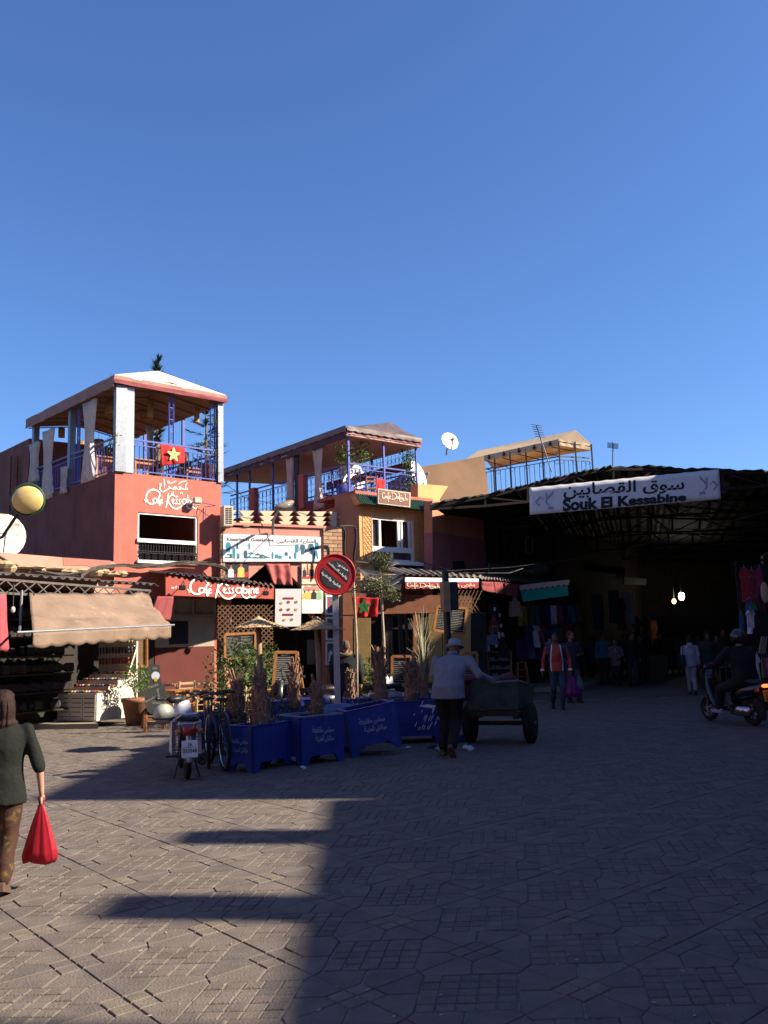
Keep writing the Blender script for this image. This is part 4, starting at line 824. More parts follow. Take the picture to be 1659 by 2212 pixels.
# tan awning
aw = thing('awning', 'stained tan canvas awning with a scalloped lower edge over the shoe stall', 'awning', PR.P(200, 1350))
tL, tR = PR.P(63, 1279, .06), PR.P(322, 1287, .06); bL, bR = PR.P(71, 1366, 1.1), PR.P(369, 1350, 1.1)
dL = CAM.x
def awn(a, b, c, d, drop, sc_=.42, sag=.05, amp=.05, ncol=40):
    n1 = 14
    def fn(u, v):
        p = a.lerp(b, u).lerp(d.lerp(c, u), v); return p + V((0, 0, -sag * math.sin(math.pi * v) + .09 * mnoise.noise(V((u * 6, v * 4, 1))) + .03 * math.sin(v * 11 + u * 2) + .03 * math.sin(u * 34 + v * 5) * v * (1 - v)))
    m_ = MB(); m_.grid(fn, ncol, n1, V((0, 0, -.008))); L_ = (c - d).length; nn = PR.n
    def fv(u, v):
        p = d.lerp(c, u); return p + nn * (.01 + .03 * math.sin(u * 25) * v) + V((0, 0, -v * (drop + amp * (abs(math.sin(math.pi * u * L_ / sc_)) - 1))))
    m2 = MB(); m2.grid(fv, 90, 4, -nn * .008); return m_, m2
# bottom bar of the awning: hold its real height
m1, m2 = awn(tL, tR, bR, bL, .3)
build(m1, 'canvas', M_tan, aw, smooth=True); build(m2, 'valance', M_tan, aw, smooth=True)
m_ = MB(); m_.tube([bL - PR.u * .35, bR + PR.u * .1], .022, 8); build(m_, 'front_bar', M_galv, aw)
m_ = MB(); p = PR.P(47, 1275, .05); m_.tube([p, PR.P(44, 1345, .1), bL - PR.u * .3], .025, 6); build(m_, 'folding_arm', M_galv, aw)
# maroon awning at the frame's left edge
cloth_px(PR, [(-40, 1286), (14, 1283), (21, 1408), (-40, 1400)], .6, 'awning', mk('rose_awning', (.42, .08, .1), .8, .12, 4, .1), 'rose red side awning cut by the left edge of the view', 'awning', amp=.03)
cloth_px(PR, [(340, 1288), (375, 1288), (368, 1340), (322, 1340)], .35, 'awning', M_maroon, 'dark maroon awning flap between the tan awning and the cafe fascia', 'awning', amp=.03)
# caged bulbs
for px, py, lb in ((28, 1252 + 65, 'bare bulb on a wire left of the tan awning post'), (72, 1395 - 60, 'caged work bulb hanging behind the left corner of the tan awning')):
    t = thing('hanging_bulb', lb, 'lamp', PR.P(px, py, .1)); c = PR.P(px, py, .15); m_ = MB(); m_.ell(c, .045, .045, .065); build(m_, 'glass_bulb', mk('bulb_glass', (.6, .55, .45), .2), t); m_ = MB(); m_.tube([c + V((0, 0, .06)), c + V((0, 0, .5))], .012, 5); build(m_, 'cord', M_cable, t)
# cable bundle across the fronts
m_ = MB()
def pxcable(pts, r=.012, n=9, jit=.05, mb=None):
    mb = mb if mb is not None else MB()
    for k in range(n):
        q = []; 
        for pl, x, y, off in pts: q.append(np.array(pl.P(x, y + rnd.uniform(-1, 1) * jit * 60, off + rnd.uniform(0, jit * 1.5))))
        mb.tube([V(p) for p in smooth(q, 5)], r, 5)
    return mb
pxcable([(PP, -40, 1180, .15), (PP, 0, 1203, .15), (PP, 40, 1225, .2), (PP, 90, 1237, .3), (PP, 140, 1241, .35), (PP, 185, 1236, .4), (PP, 215, 1226, .4)], .014, 10, .06, m_)
pxcable([(PP, 175, 1246, .5), (PP, 200, 1230, .4), (PK, 255, 1222, .25), (PK, 300, 1224, .2), (PK, 350, 1222, .2), (PK, 400, 1216, .2), (PK, 450, 1219, .2), (PG, 486, 1228, .2), (PG, 492, 1240, .25), (PG, 484, 1250, .3)], .017, 14, .06, m_)
build(m_, 'cable_bundle', mk('cable_grey', (.09, .075, .065), .7, .5, 20, .1), None, label='thick tangled bundle of cables sagging along the wall above the shop roofs', cat='cables')
# small rooftop on red wall lower
# ---- corrugated canopy and fascia of the red café
fa = thing('fascia_canopy', 'corrugated canopy with a red fascia carrying large white hand lettering', 'canopy', PF.P(480, 1290))
p4 = [(356, 1250), (592, 1270), (592, 1294), (356, 1288)]
m_ = MB(); slab(m_, PF, [(358, 1238), (592, 1268), (592, 1294), (358, 1286)], 0, .04); board = build(m_, 'fascia_board', mk('fascia_red', (.33, .06, .045), .7, .08, 3, .1), fa)
cpf = crop_px(500, 1800, 3.318); ff = on_plane(PF, cpf, 0); m_ = MB(); strokes(m_, KESS, ff, PF.n, .02, 1.05); build(m_, 'lettering', M_white, board)
m_ = MB(); strokes(m_, [(5, [(190, 368), (196, 384), (204, 372), (210, 384), (218, 366)]), (5, [(226, 370), (226, 384)]), (5, [(238, 384), (238, 362), (252, 360)]), (5, [(238, 372), (248, 372)]), (5, [(264, 368), (264, 384)]), (5, [(282, 378), (294, 378)])], ff, PF.n, .01); build(m_, 'small_lettering', M_white, board)
a = PF.P(358, 1238, .1); b = PF.P(592, 1268, .1)
wa = PK.at(1.0, a.z + .1, .0); c_ = b + V((-.4, 3.2, .35)); d_ = a + V((-1.9, 4.2, .45))
corr('corrugated_roof', M_corr, a, b, c_, d_, fa, .2, .03)
for px, py in ((325 / 1, 1), ):
    pass
for x, y, lb in ((310, 375, 'black floodlight on a bent arm at the left of the red fascia'), (1210, 435, 'black floodlight on a bent arm at the right of the red fascia')):
    c = PF.P(*cpf(x, y), .3); t = thing('floodlight', lb, 'floodlight', c); m_ = MB(); m_.bevbox(c, (.16, .1, .12), .02, R(20)); build(m_, 'housing', M_black, t); m_ = MB(); m_.tube([c, PF.P(*cpf(x + 20, y - 40), .1), PF.P(*cpf(x + 15, y - 75), .02)], .012, 5); build(m_, 'bracket', M_black, t)
fl = thing('floodlight', 'grey floodlight and camera on the red wall at the end of the upper lettering', 'floodlight', PK.P(*cp(1250, 1060), .2))
c = PK.P(*cp(1250, 1035), .22); m_ = MB(); m_.bevbox(c, (.22, .16, .17), .02, R(35)); build(m_, 'housing', mk('lamp_cream', (.5, .46, .38)), fl); m_ = MB(); m_.tube([c, c + PK.n * -.2], .02); m_.tube([PK.P(*cp(1300, 1060), .05), PK.P(*cp(1500, 1102), .45), PK.P(*cp(1368, 1118), .05), PK.P(*cp(1362, 1290), .05)], .012, 5); build(m_, 'bracket', mk('violet_metal', (.2, .15, .4)), fl)
# white menu board
mbd = thing('menu_board', 'large white menu board with small pictures of dishes hanging at the fascia end', 'menu board', PF.P(620, 1352))
PM = Plane(*PF.P(594, 1300).xy, 12)
m_ = MB(); slab(m_, PM, [(595, 1272), (651, 1272), (650, 1353), (594, 1354)], .05, .04); bd = build(m_, 'panel', mk('menu_white', (.8, .79, .77), .4, .02), mbd)
fmn = on_plane(PM, cpf, .055); q1 = MB()
for (x0, y0, x1, y1) in ((1400, 480, 1514, 498), (1396, 656, 1510, 674)): q1.prism([fmn(x0, y1), fmn(x1, y1), fmn(x1, y0), fmn(x0, y0)], PM.n * .004)
build(q1, 'red_band', redp, bd)
for mt, pts in ((yel, [(1380, 540), (1540, 610), (1412, 722)]), (pk('rust', (.4, .12, .06)), [(1458, 530), (1458, 610), (1378, 612)]), (pk('olive', (.35, .3, .08)), [(1542, 528), (1494, 718)])):
    q = MB()
    for x, y in pts: q.prism([fmn(x + 17 * math.cos(t), y + 14 * math.sin(t)) for t in np.linspace(0, 6.28, 9)[:-1]], PM.n * .004)
    build(q, 'dish_picture', mt, bd, kind='stuff')
# ---- tan canopy and railing on the far roof
PQ = Plane(7.1, 33.9, 141); PQF = Plane(7.1, 33.9, 22)
rt = thing('roof_shelter', 'pale tan gabled fabric shelter with an iron railing on the far roof', 'shelter', V((7.1, 33.9, 8)))
eF = PQ.P(1207, 962); eB = PQ.P(1004, 1004); eR = PQF.P(1278, 973); rgF = PQF.P(1243, 929, -.05); dirb = (eB - eF); rgB = PQ.P(1034, 973, -1.2); eRB = eR + (rgB - rgF)
up_ = V((0, 0, .42)); eFt = eF + up_ * .6; eBt = eB + up_ * .5; eRt = eR + up_ * .6
M_shel = mk('tan_shelter', (.88, .68, .45), .85, .1, 3, .1, trans=.3)
m_ = MB(); m_.prism([eFt, rgF, rgB, eBt], V((0, 0, -.04))); m_.prism([eRt, rgF, rgB, eRB], V((0, 0, -.04))); m_.prism([eFt, eRt, rgF], PQF.n * -.04); build(m_, 'canopy_roof', M_shel, rt)
m_ = MB(); valance(m_, eBt, eFt, .28, sc_=50); valance(m_, eFt, eRt, .28, sc_=50); valance(m_, eRt, eRB + up_, .28, sc_=50); build(m_, 'valance', M_shel, rt)
m_ = MB()
for k in range(6):
    p = eBt.lerp(eFt, .12 + k * .16) + PQ.n * .03 + V((0, 0, -.14)); m_.disc(p, PQ.n, .09, .01, 4); m_.disc(p + V((0, 0, .1)), PQ.n, .04, .012, 6)
build(m_, 'printed_motif', mk('dark_motif', (.08, .04, .02)), rt, kind='stuff')
rz0 = PQ.P(1207, 1040).z
for k in range(7):
    p = eBt.lerp(eFt, k / 6); m_ = MB(); m_.beam(V((p.x, p.y, rz0 - .5)), p - V((0, 0, .1)), .05); build(m_, 'shelter_post', mk('rust_iron', (.09, .06, .05)), rt)
for p in (eRt, eRB, eRt.lerp(eFt, .5), eRB.lerp(eBt, .5)): m_ = MB(); m_.beam(V((p.x, p.y, rz0 - .5)), p, .05); build(m_, 'shelter_post', mk('rust_iron', (.09, .06, .05)), rt)
m_ = MB()
for k in range(7):
    p = eBt.lerp(eFt, k / 6); q = eRB.lerp(eRt, k / 6); m_.beam(p - V((0, 0, .1)), q - V((0, 0, .1)), .03); m_.beam(p + V((0, 0, -.1)), p.lerp(q, .35) + V((0, 0, -.6)) * 0 + V((0, 0, -.1)), .03)
build(m_, 'roof_rafter', mk('rust_iron', (.09, .06, .05)), rt)
zt0 = PQ.P(1207, 986).z; hh = zt0 - rz0 + .25
railing(V((eF.x, eF.y, 0)), PQ.u, (eB - eF).xy.length + .3, rz0 - .25, hh, rt, .22, 0, mk('grey_iron', (.1, .1, .12), .6))
railing(V((eF.x, eF.y, 0)), PQF.u, (eR - eF).xy.length, rz0 - .25, hh, rt, .18, 0, mk('grey_iron', (.1, .1, .12)))
m_ = MB(); pb = V((eB.x, eB.y, 0)); Z6 = V((0, 0, rz0 - .9)); m_.prism([V((eF.x, eF.y, 0)) + Z6, V((eR.x, eR.y, 0)) + Z6, V((eR.x, eR.y, 0)) + PQ.u * 5 + Z6, V((eF.x, eF.y, 0)) + PQ.u * 5 + Z6], V((0, 0, .6))); build(m_, 'roof_block', M_orange, rt)
# antennas
for lb, a, b, n in (('tall thin lattice aerial leaning over the tan shelter', DP(1192, 1020, 30), DP(1158, 918, 30), 6), ('small vertical aerial on the market roof ridge', DP(1324, 1006, 27), DP(1324, 955, 27), 5)):
    t = thing('aerial', lb, 'aerial', a); m_ = MB(); m_.tube([a, b], .022, 5); d = (b - a)
    build(m_, 'mast', M_galv, t); m_ = MB()
    for k in range(n): p = a + d * (.75 + .05 * k); m_.tube([p + V((-.16, .05, .04)), p + V((.16, -.05, -.04))], .012, 4)
    build(m_, 'crossbar', M_galv, t)
# ---- market hall
PS = Plane(1.43, 25.9, 3)
hall = thing('market_hall', 'huge dark market hall with a sheet metal gable roof on iron trusses', 'building', V((6, 25.9, 0)))
prof = [(929, 1088), (990, 1077), (1048, 1068), (1110, 1053), (1140, 1046), (1175, 1036), (1200, 1032), (1240, 1022), (1281, 1013), (1325, 1007), (1417, 1007), (1479, 1012), (1560, 1014), (1659, 1016), (1760, 1020), (1900, 1034)]
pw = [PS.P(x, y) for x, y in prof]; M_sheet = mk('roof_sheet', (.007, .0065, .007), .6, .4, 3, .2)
m_ = MB(); pw2 = []
for i in range(len(pw) - 1):
    for k in range(6):
        p = pw[i].lerp(pw[i + 1], k / 6); pw2.append(p + V((0, rnd.uniform(-.15, .08), .02 * (k % 2) + rnd.uniform(-.02, .02))))
DEP = 32
dv = V((.9, 1, 0)) * 1.0
L_ = len(pw2); m_.add([p for p in pw2] + [p + V((DEP * .28, DEP, -.3)) for p in pw2] + [p + V((0, 0, -.05)) for p in pw2] + [p + V((DEP * .28, DEP, -.35)) for p in pw2],
      [f for i in range(L_ - 1) for f in ((i, i + 1, L_ + i + 1, L_ + i), (2 * L_ + i, 3 * L_ + i, 3 * L_ + i + 1, 2 * L_ + i + 1), (i, 2 * L_ + i, 2 * L_ + i + 1, i + 1))])
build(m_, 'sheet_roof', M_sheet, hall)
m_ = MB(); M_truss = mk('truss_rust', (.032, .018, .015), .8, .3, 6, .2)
top = [PS.P(x, y + 7) for x, y in prof]; bot = [PS.P(x, y) for x, y in ((929, 1100), (1048, 1093), (1140, 1084), (1240, 1076), (1325, 1070), (1417, 1064), (1479, 1060), (1560, 1056), (1659, 1050), (1760, 1046), (1900, 1044))]
for q in (top, bot):
    for i in range(len(q) - 1): m_.beam(q[i], q[i + 1], .07)
ti = [0, 2, 4, 7, 9, 10, 11, 12, 13, 14, 15]
for i in range(10):
    if i > 0: m_.beam(top[ti[i]], bot[i], .06)
    m_.beam(top[ti[i]] if i % 2 else bot[i], bot[i + 1] if i % 2 else top[ti[i + 1]], .045)
truss = build(m_, 'roof_truss', M_truss, hall)
for k in range(1, 6):
    t2 = truss.copy(); COL.objects.link(t2); t2.parent = hall; t2.location = V((k * 5 * .28, k * 5, -.05 * k))
# hall left wall with upper windows
PW = Plane(3.45, 30.1, 61)
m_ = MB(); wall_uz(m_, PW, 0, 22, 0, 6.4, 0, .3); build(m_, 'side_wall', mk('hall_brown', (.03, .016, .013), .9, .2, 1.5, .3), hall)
for x0, y0, x1, y1 in ((1074, 1135, 1117, 1213), (1162, 1146, 1200, 1206)):
    m_ = MB(); slab(m_, PW, [(x0, y0), (x1, y0 + 5), (x1, y1), (x0, y1 - 2)], .02, .03); wd = build(m_, 'window', M_dark, hall)
    m_ = MB()
    for t in (.0, .33, 1): m_.beam(PW.P(x0 + (x1 - x0) * t, y0 + 5 * t, .06), PW.P(x0 + (x1 - x0) * t, y1 - 1, .06), .05)
    m_.beam(PW.P(x0, y0, .06), PW.P(x1, y0 + 5, .06), .06); build(m_, 'window_frame', mk('dark_frame', (.05, .04, .035)), wd)
m_ = MB()
for a, b in (((1136, 1160), (1150, 1162)), ((1150, 1162), (1150, 1194)), ((1150, 1194), (1136, 1193)), ((1136, 1193), (1136, 1160))): m_.beam(PW.P(*a, .05), PW.P(*b, .05), .06)
build(m_, 'small_window_frame', mk('old_white', (.3, .27, .24)), hall)
# right and back of the hall
m_ = MB(); wall_uz(m_, Plane(12.6, 22.5, 72), 0, 31, 0, 6.8, 0, .3); build(m_, 'right_wall', M_dark, hall)  # unseen wall, run forward past the gable to keep sun off the floor
BY = 52; zs = DP(1290, 1252, BY).z
m_ = MB(); x0, x1 = DP(1150, 1300, BY).x, 30
m_.bbox((x0 - 4, BY, 0), (x1, BY + .3, zs - .06)); m_.bbox((x0 - 4, BY, zs + .06), (x1, BY + .3, 8))
sx = DP(1228, 1250, BY).x; m_.bbox((x0 - 4, BY, zs - .06), (sx, BY + .3, zs + .06)); 
for px in (1243, 1262, 1281, 1300, 1318, 1332):
    a_ = DP(px, 1250, BY).x; m_.bbox((a_, BY, zs - .06), (a_ + .12, BY + .3, zs + .06)); 
a_ = DP(1345, 1250, BY).x; m_.bbox((a_, BY, zs - .06), (x1, BY + .3, zs + .06))
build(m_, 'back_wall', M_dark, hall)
m_ = MB(); m_.bbox((DP(1215, 1400, BY - 2).x, BY - 2, 0), (DP(1290, 1400, BY - 2).x, BY - 1.8, DP(1250, 1262, BY - 2).z)); build(m_, 'rear_partition', mk('pale_green_shutter', (.2, .2, .13), .8, .1, 4, .3, 10), hall)
m_ = MB()
for k in range(14): m_.bbox((DP(1215, 1400, BY - 2).x, BY - 2.06, .6 + .3 * k), (DP(1290, 1400, BY - 2).x, BY - 2.0, .64 + .3 * k))
build(m_, 'shutter_rib', mk('pale_green_shutter', (.42, .42, .3)), hall, kind='stuff')
# lit bulbs deep in the hall
for px, py, c, e, lb, r_ in ((1472, 1288, (1, .97, .85), 14, 'bright white bulb burning deep in the market hall', .16), (1456, 1299, (1, .5, .12), 8, 'small orange bulb glowing deep in the market hall, beside the white one', .1)):
    p = DP(px, py, 46); t = thing('lit_bulb', lb, 'lamp', p); m_ = MB(); m_.ell(p, r_, r_, r_ * 1.3); build(m_, 'glowing_bulb', mk('glow_%d' % px, c, .5, 0, 1, 0, emis=(c, e)), t); m_ = MB(); m_.tube([p + V((0, 0, r_)), p + V((0, 0, 2))], .02, 4); build(m_, 'cord', M_cable, t)
m_ = MB(); m_.tube([DP(935, 1235, 25), DP(1100, 1226, 26), DP(1300, 1200, 27), DP(1659, 1105, 26), DP(1720, 1090, 26)], .012, 4); build(m_, 'overhead_wire', M_cable, None, label='thin dark wire slung across the mouth of the market hall', cat='wire')
m_ = MB(); m_.tube([PD.P(905, 1213, .5), DP(1000, 1238, 25.5), DP(1100, 1238, 26), DP(1130, 1228, 26.5)], .014, 4); build(m_, 'roof_wire', M_cable, None, label='dark wire slack above the corrugated stall roof', cat='wire')
for lb, p4 in (('thin wire from the red cafe roof to the arcade lamp', (DP(478, 1040, 24), DP(530, 1075, 24.5), DP(606, 1092, 25))), ('thin wire slanting from the lamp to the wall left of the bay window', (DP(606, 1092, 25), DP(670, 1115, 25), DP(735, 1118, 25.5))), ('thin wire dropping across the arcade signboard', (DP(588, 1150, 24.6), DP(550, 1190, 24.2), DP(500, 1240, 23.4)))):
    m_ = MB(); m_.tube(p4, .009, 4); build(m_, 'wire', M_cable, None, label=lb, cat='wire')
# banner
PB = Plane(*PS.P(1143, 1080, .35).xy, -9.5)
bn = thing('banner', 'long pale grey market banner tied slanting under the hall gable', 'banner', PB.P(1350, 1112, .1))
bq = [(1143, 1053), (1553, 1013), (1557, 1078), (1145, 1112)]; tl_b, tr_b, br_b, bl_b = [PB.P(x, y, .1) for x, y in bq]
m_ = MB(); m_.grid(lambda u, v: tl_b.lerp(tr_b, u).lerp(bl_b.lerp(br_b, u), v) + V((0, .003 * math.sin(u * 17), -.015 * abs(math.sin(u * 38)) * (1 - v))), 60, 6, V((0, .01, 0))); bnn = build(m_, 'cloth', mk('banner_cloth', (.62, .62, .64), .75, .05, 3, .1), bn, smooth=True)
bcp = crop_px(1700, 1500, 2.37); fb = on_plane(PB, bcp, .106); ink = mk('banner_ink', (.02, .02, .025), .7)
m_ = MB()
text_quad(m_, 'Souk El Kessabine', [fb(312, 394), fb(1268, 310), fb(1268, 246), fb(312, 292)], PB.n, .004, .05)
text_quad(m_, AR['souk'], [fb(318, 300), fb(1250, 246), fb(1252, 130), fb(318, 176)], PB.n, .004, .02)
build(m_, 'lettering', ink, bnn)
gp = mk('banner_grey', (.36, .36, .42), .75, .1); m_ = MB()
def ornament(cx, cy, s, sl):
    f_ = lambda x, y: fb(cx + x * s, cy + y + x * s * sl); e = PB.n * .003
    for ring_ in (((-60, 0), (-20, -38), (-8, -26), (-40, 4)), ((-60, 0), (-40, 4), (-14, 30), (-26, 40)), ((-8, -26), (-20, -38), (10, -16), (2, -6)), ((30, -20), (85, -80), (85, -55), (42, -10)), ((26, -70), (40, -55), (40, 30), (26, 16)), ((20, 0), (30, 0), (80, 66), (90, 86)), ((40, 50), (90, 46), (90, 62), (44, 66))): m_.prism([f_(*p) for p in ring_], e)
ornament(155, 312, 1, -.05); ornament(1455, 190, -1, -.05); build(m_, 'geometric_motif', gp, bnn, kind='stuff')
# ---- row of stalls between the orange café and the hall
PA = Plane(.55, 23.6, 33)
dr = thing('shop_canopy', 'corrugated canopy with a lettered red and white awning in front of the orange cafe', 'awning', PA.P(950, 1270))
a = PA.P(868, 1241, .05); b = PA.P(1040, 1250, .05); corr('corrugated_roof', M_corr, a, b, PO.P(1052, 1238, .05), PD.at(.55, 3.95, .05), dr, .2, .03)
a = PA.P(760, 1262, -.2); b = PA.P(868, 1242, 0); m_ = MB(); m_.prism([PA.P(775, 1228, -.9), PA.P(872, 1241, 0), PA.P(865, 1275, .05), PA.P(790, 1250, -.6)], PA.n * -.04); build(m_, 'side_tarpaulin', mk('grey_tarp', (.12, .11, .11), .6, .2), dr)
m_ = MB(); slab(m_, PA, [(876, 1247), (1034, 1250), (1034, 1257), (876, 1257)], .1, .06); build(m_, 'white_strip', M_white, dr)
def scall(pl, x0, y0, x1, y1, h0, h1, off, name, mat, par, n=9, amp=3):
    pts = [(x0, y0), (x1, y1)]; 
    for k in range(n * 6 + 1):
        t = 1 - k / (n * 6); pts.append((x0 + (x1 - x0) * t, y0 + (y1 - y0) * t + (h0 + (h1 - h0) * t) - amp * (1 - abs(math.sin(math.pi * t * n)))))
    m_ = MB(); slab(m_, pl, pts, off, .015); return build(m_, name, mat, par)
av = scall(PA, 876, 1257.5, 1034, 1257.5, 15, 14, .1, 'red_valance', mk('valance_red', (.33, .035, .03), .75, .1, 4, .1), dr, 14, 2.5)
fa_ = on_plane(PA, crop_px(700, 1300, 2.183), .1)
m_ = MB(); strokes(m_, DABA, lambda x, y: PA.P(879 + (x - 678) * (951 - 879) / 392, 1259 + (y - 205) * (1272 - 1259) / 145, .11), PA.n, .008, 1.15)
text_quad(m_, AR['dab'], [PA.P(956, 1272, .11), PA.P(1026, 1271, .11), PA.P(1026, 1259, .11), PA.P(956, 1259, .11)], PA.n, .006, .02); build(m_, 'lettering', mk('cream_letters', (.72, .62, .5), .6), av)
PSL = Plane(*PA.P(1036, 1260).xy, 60)
st = thing('stall_canopy', 'shaded corrugated canopy with hanging maroon cloth over the bag stall', 'awning', PSL.P(1110, 1270))
a = PSL.P(1036, 1252, .0); b = PSL.P(1196, 1262, .0); corr('corrugated_roof', M_corr, a, b, PW.P(1190, 1243, .1), PO.P(1052, 1240, .1), st, .22, .03)
cloth_px(PSL, [(1040, 1256), (1088, 1258), (1088, 1285), (1042, 1275)], .05, 'hanging_cloth', M_maroon, None, None, par=st, amp=.04)
cloth_px(PSL, [(1089, 1259), (1120, 1262), (1118, 1290), (1090, 1284)], .08, 'hanging_cloth', M_maroon, None, None, par=st, amp=.04)
PGn = Plane(*PSL.P(1123, 1275, .2).xy, -22)
ga = thing('awning', 'bright green awning with a grey scalloped top deeper along the stalls', 'awning', PGn.P(1160, 1290))
m_ = MB(); slab(m_, PGn, [(1124, 1277), (1226, 1264), (1228, 1286), (1130, 1300)], 0, .02); build(m_, 'green_cloth', mk('awning_green', (.0, .28, .2), .7, .1, 5, .1, trans=.2), ga)
scall(PGn, 1122, 1264, 1230, 1252, 13, 12, .04, 'grey_valance', mk('valance_tan', (.33, .26, .22), .8, .1), ga, 9, 3)
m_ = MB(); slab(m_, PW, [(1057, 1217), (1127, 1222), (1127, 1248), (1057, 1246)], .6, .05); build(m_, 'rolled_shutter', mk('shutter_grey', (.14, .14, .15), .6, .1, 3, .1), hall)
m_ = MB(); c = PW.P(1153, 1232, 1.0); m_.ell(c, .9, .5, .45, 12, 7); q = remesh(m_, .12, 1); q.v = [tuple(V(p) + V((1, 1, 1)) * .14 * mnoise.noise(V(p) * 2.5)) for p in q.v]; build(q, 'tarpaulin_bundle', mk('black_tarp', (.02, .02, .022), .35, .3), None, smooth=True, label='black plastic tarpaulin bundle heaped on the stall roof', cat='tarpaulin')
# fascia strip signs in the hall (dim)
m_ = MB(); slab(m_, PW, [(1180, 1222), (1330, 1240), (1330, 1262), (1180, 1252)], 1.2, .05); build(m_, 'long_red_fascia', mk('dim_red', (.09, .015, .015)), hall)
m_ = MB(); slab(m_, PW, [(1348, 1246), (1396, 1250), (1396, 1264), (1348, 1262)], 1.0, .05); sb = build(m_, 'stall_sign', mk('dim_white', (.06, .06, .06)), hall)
# ------------------------------------------------------------ buildings along the right side of the square (they cast the long shadows)
M_sq = mk('square_plaster', (.5, .23, .15), .9, .12, 1.2, .3, 30)
def sqb(lb, X, y0, y1, h, merl=None, floors=2):
    t = thing('square_building', lb, 'building', V((X, (y0 + y1) / 2, 0))); wins = []; fz = h / floors
    P_ = Plane(X, y1, -90); L_ = y1 - y0; holes = []; n = max(1, int(L_ / 2.6))
    m_ = MB(); m_.bbox((X, y0, 0), (X + 6, y1, h)); dz_ = .018 * (y1 - y0) if merl else 0; m_.v = [(p[0], p[1], p[2] - (dz_ if p[2] > 1 and p[1] < y0 + .1 else 0)) for p in m_.v]; build(m_, 'block', M_sq, t)
    for i in range(n):
        y = y0 + L_ * (i + .5) / n; m_ = MB(); m_.bbox((X - .03, y - .8, 0), (X + .02, y + .8, 2.5)); build(m_, 'shop_door', mk('door_blue', (.05, .1, .2)), t)
        for f in range(1, floors):
            m_ = MB(); m_.bbox((X - .03, y - .45, fz * f + .8), (X + .02, y + .45, fz * f + 2.1)); w_ = build(m_, 'window', M_dark, t); m_ = MB(); m_.bbox((X - .07, y - .5, fz * f + .72), (X - .03, y + .5, fz * f + .8)); build(m_, 'sill', M_white, w_)
    for (ya, yb, dh) in merl or []: m_ = MB(); m_.bbox((X, ya, h - .3), (X + .4, yb, h + dh)); build(m_, 'merlon', M_sq, t)
tE = .6745; sh_ = .052
mer = [(yc - .27 - 1.45, yc + .27 - 1.45, .84) for yc in (8.12, 6.02, 3.95, 1.8, -.4)]
sqb('two storey terracotta building with roof merlons, beside the viewer on the right', 9, -10, 8.5, tE * 9.72 / .99, mer)
sqb('tall terracotta building on the right side of the square, beyond the merlons', 9.6, 8.5, 15.2, tE * 13.9, None, 3)
sqb('tall terracotta building at the right next to the market hall', 11.9, 15.2, 25.9, tE * 13.3, None, 3)
def unseenb(lb, x0, x1, y0, y1, h, face):  # unseen blocks added to cut skylight and bounce warm light into the shade
    t = thing('square_building', lb, 'building', V(((x0 + x1) / 2, (y0 + y1) / 2, 0))); m_ = MB(); m_.bbox((x0, y0, 0), (x1, y1, h)); build(m_, 'block', M_sq, t); n = int(max(x1 - x0, y1 - y0) / 3)
    for i in range(n):
        for f, (za, zb) in enumerate(((0, 2.5), (3.6, 4.9), (6.2, 7.4))):
            if zb > h: continue
            m_ = MB(); q = (i + .5) / n
            if face == 'y': m_.bbox((x0 + (x1 - x0) * q - .6, y1 - .02, za), (x0 + (x1 - x0) * q + .6, y1 + .03, zb))
            else: m_.bbox((x1 - .02, y0 + (y1 - y0) * q - .6, za), (x1 + .03, y0 + (y1 - y0) * q + .6, zb))
            build(m_, 'shop_door' if f == 0 else 'window', mk('door_blue', (.05, .1, .2)) if f == 0 else M_dark, t)
unseenb('unseen terracotta block added behind the viewer to cut skylight', -16, 9, -22, -14, 8, 'y')
unseenb('unseen terracotta block added on the left to cut skylight', -22, -14, -13, 12, 7.5, 'x')
# ------------------------------------------------------------ café furniture and street objects
# pavement in front of the kiosks
m_ = MB(); e0, e1 = G(-40, 1572), G(212, 1574); m_.prism([V((e0.x - 1, e0.y - .6, 0)), V((e1.x, e1.y, 0)), V((e1.x - 1.2, e1.y + 2.2, 0)), V((e0.x - 3, e0.y + 3, 0))], V((0, 0, .11))); build(m_, 'pavement', M_conc, kind='structure')
for k, (x, y, lb) in enumerate(((105, 1568, 'white painted kerb block in sunlight at the foot of the dark shop'), (182, 1566, 'white painted kerb block in shadow left of the shoe stall'))):
    p = G(x, y); m_ = MB(); m_.bevbox((p.x, p.y - .05, .07), (.42, .16, .14), .015, R(8)); build(m_, 'kerb_block', M_white, None, label=lb, cat='kerb block', group='painted kerb blocks')
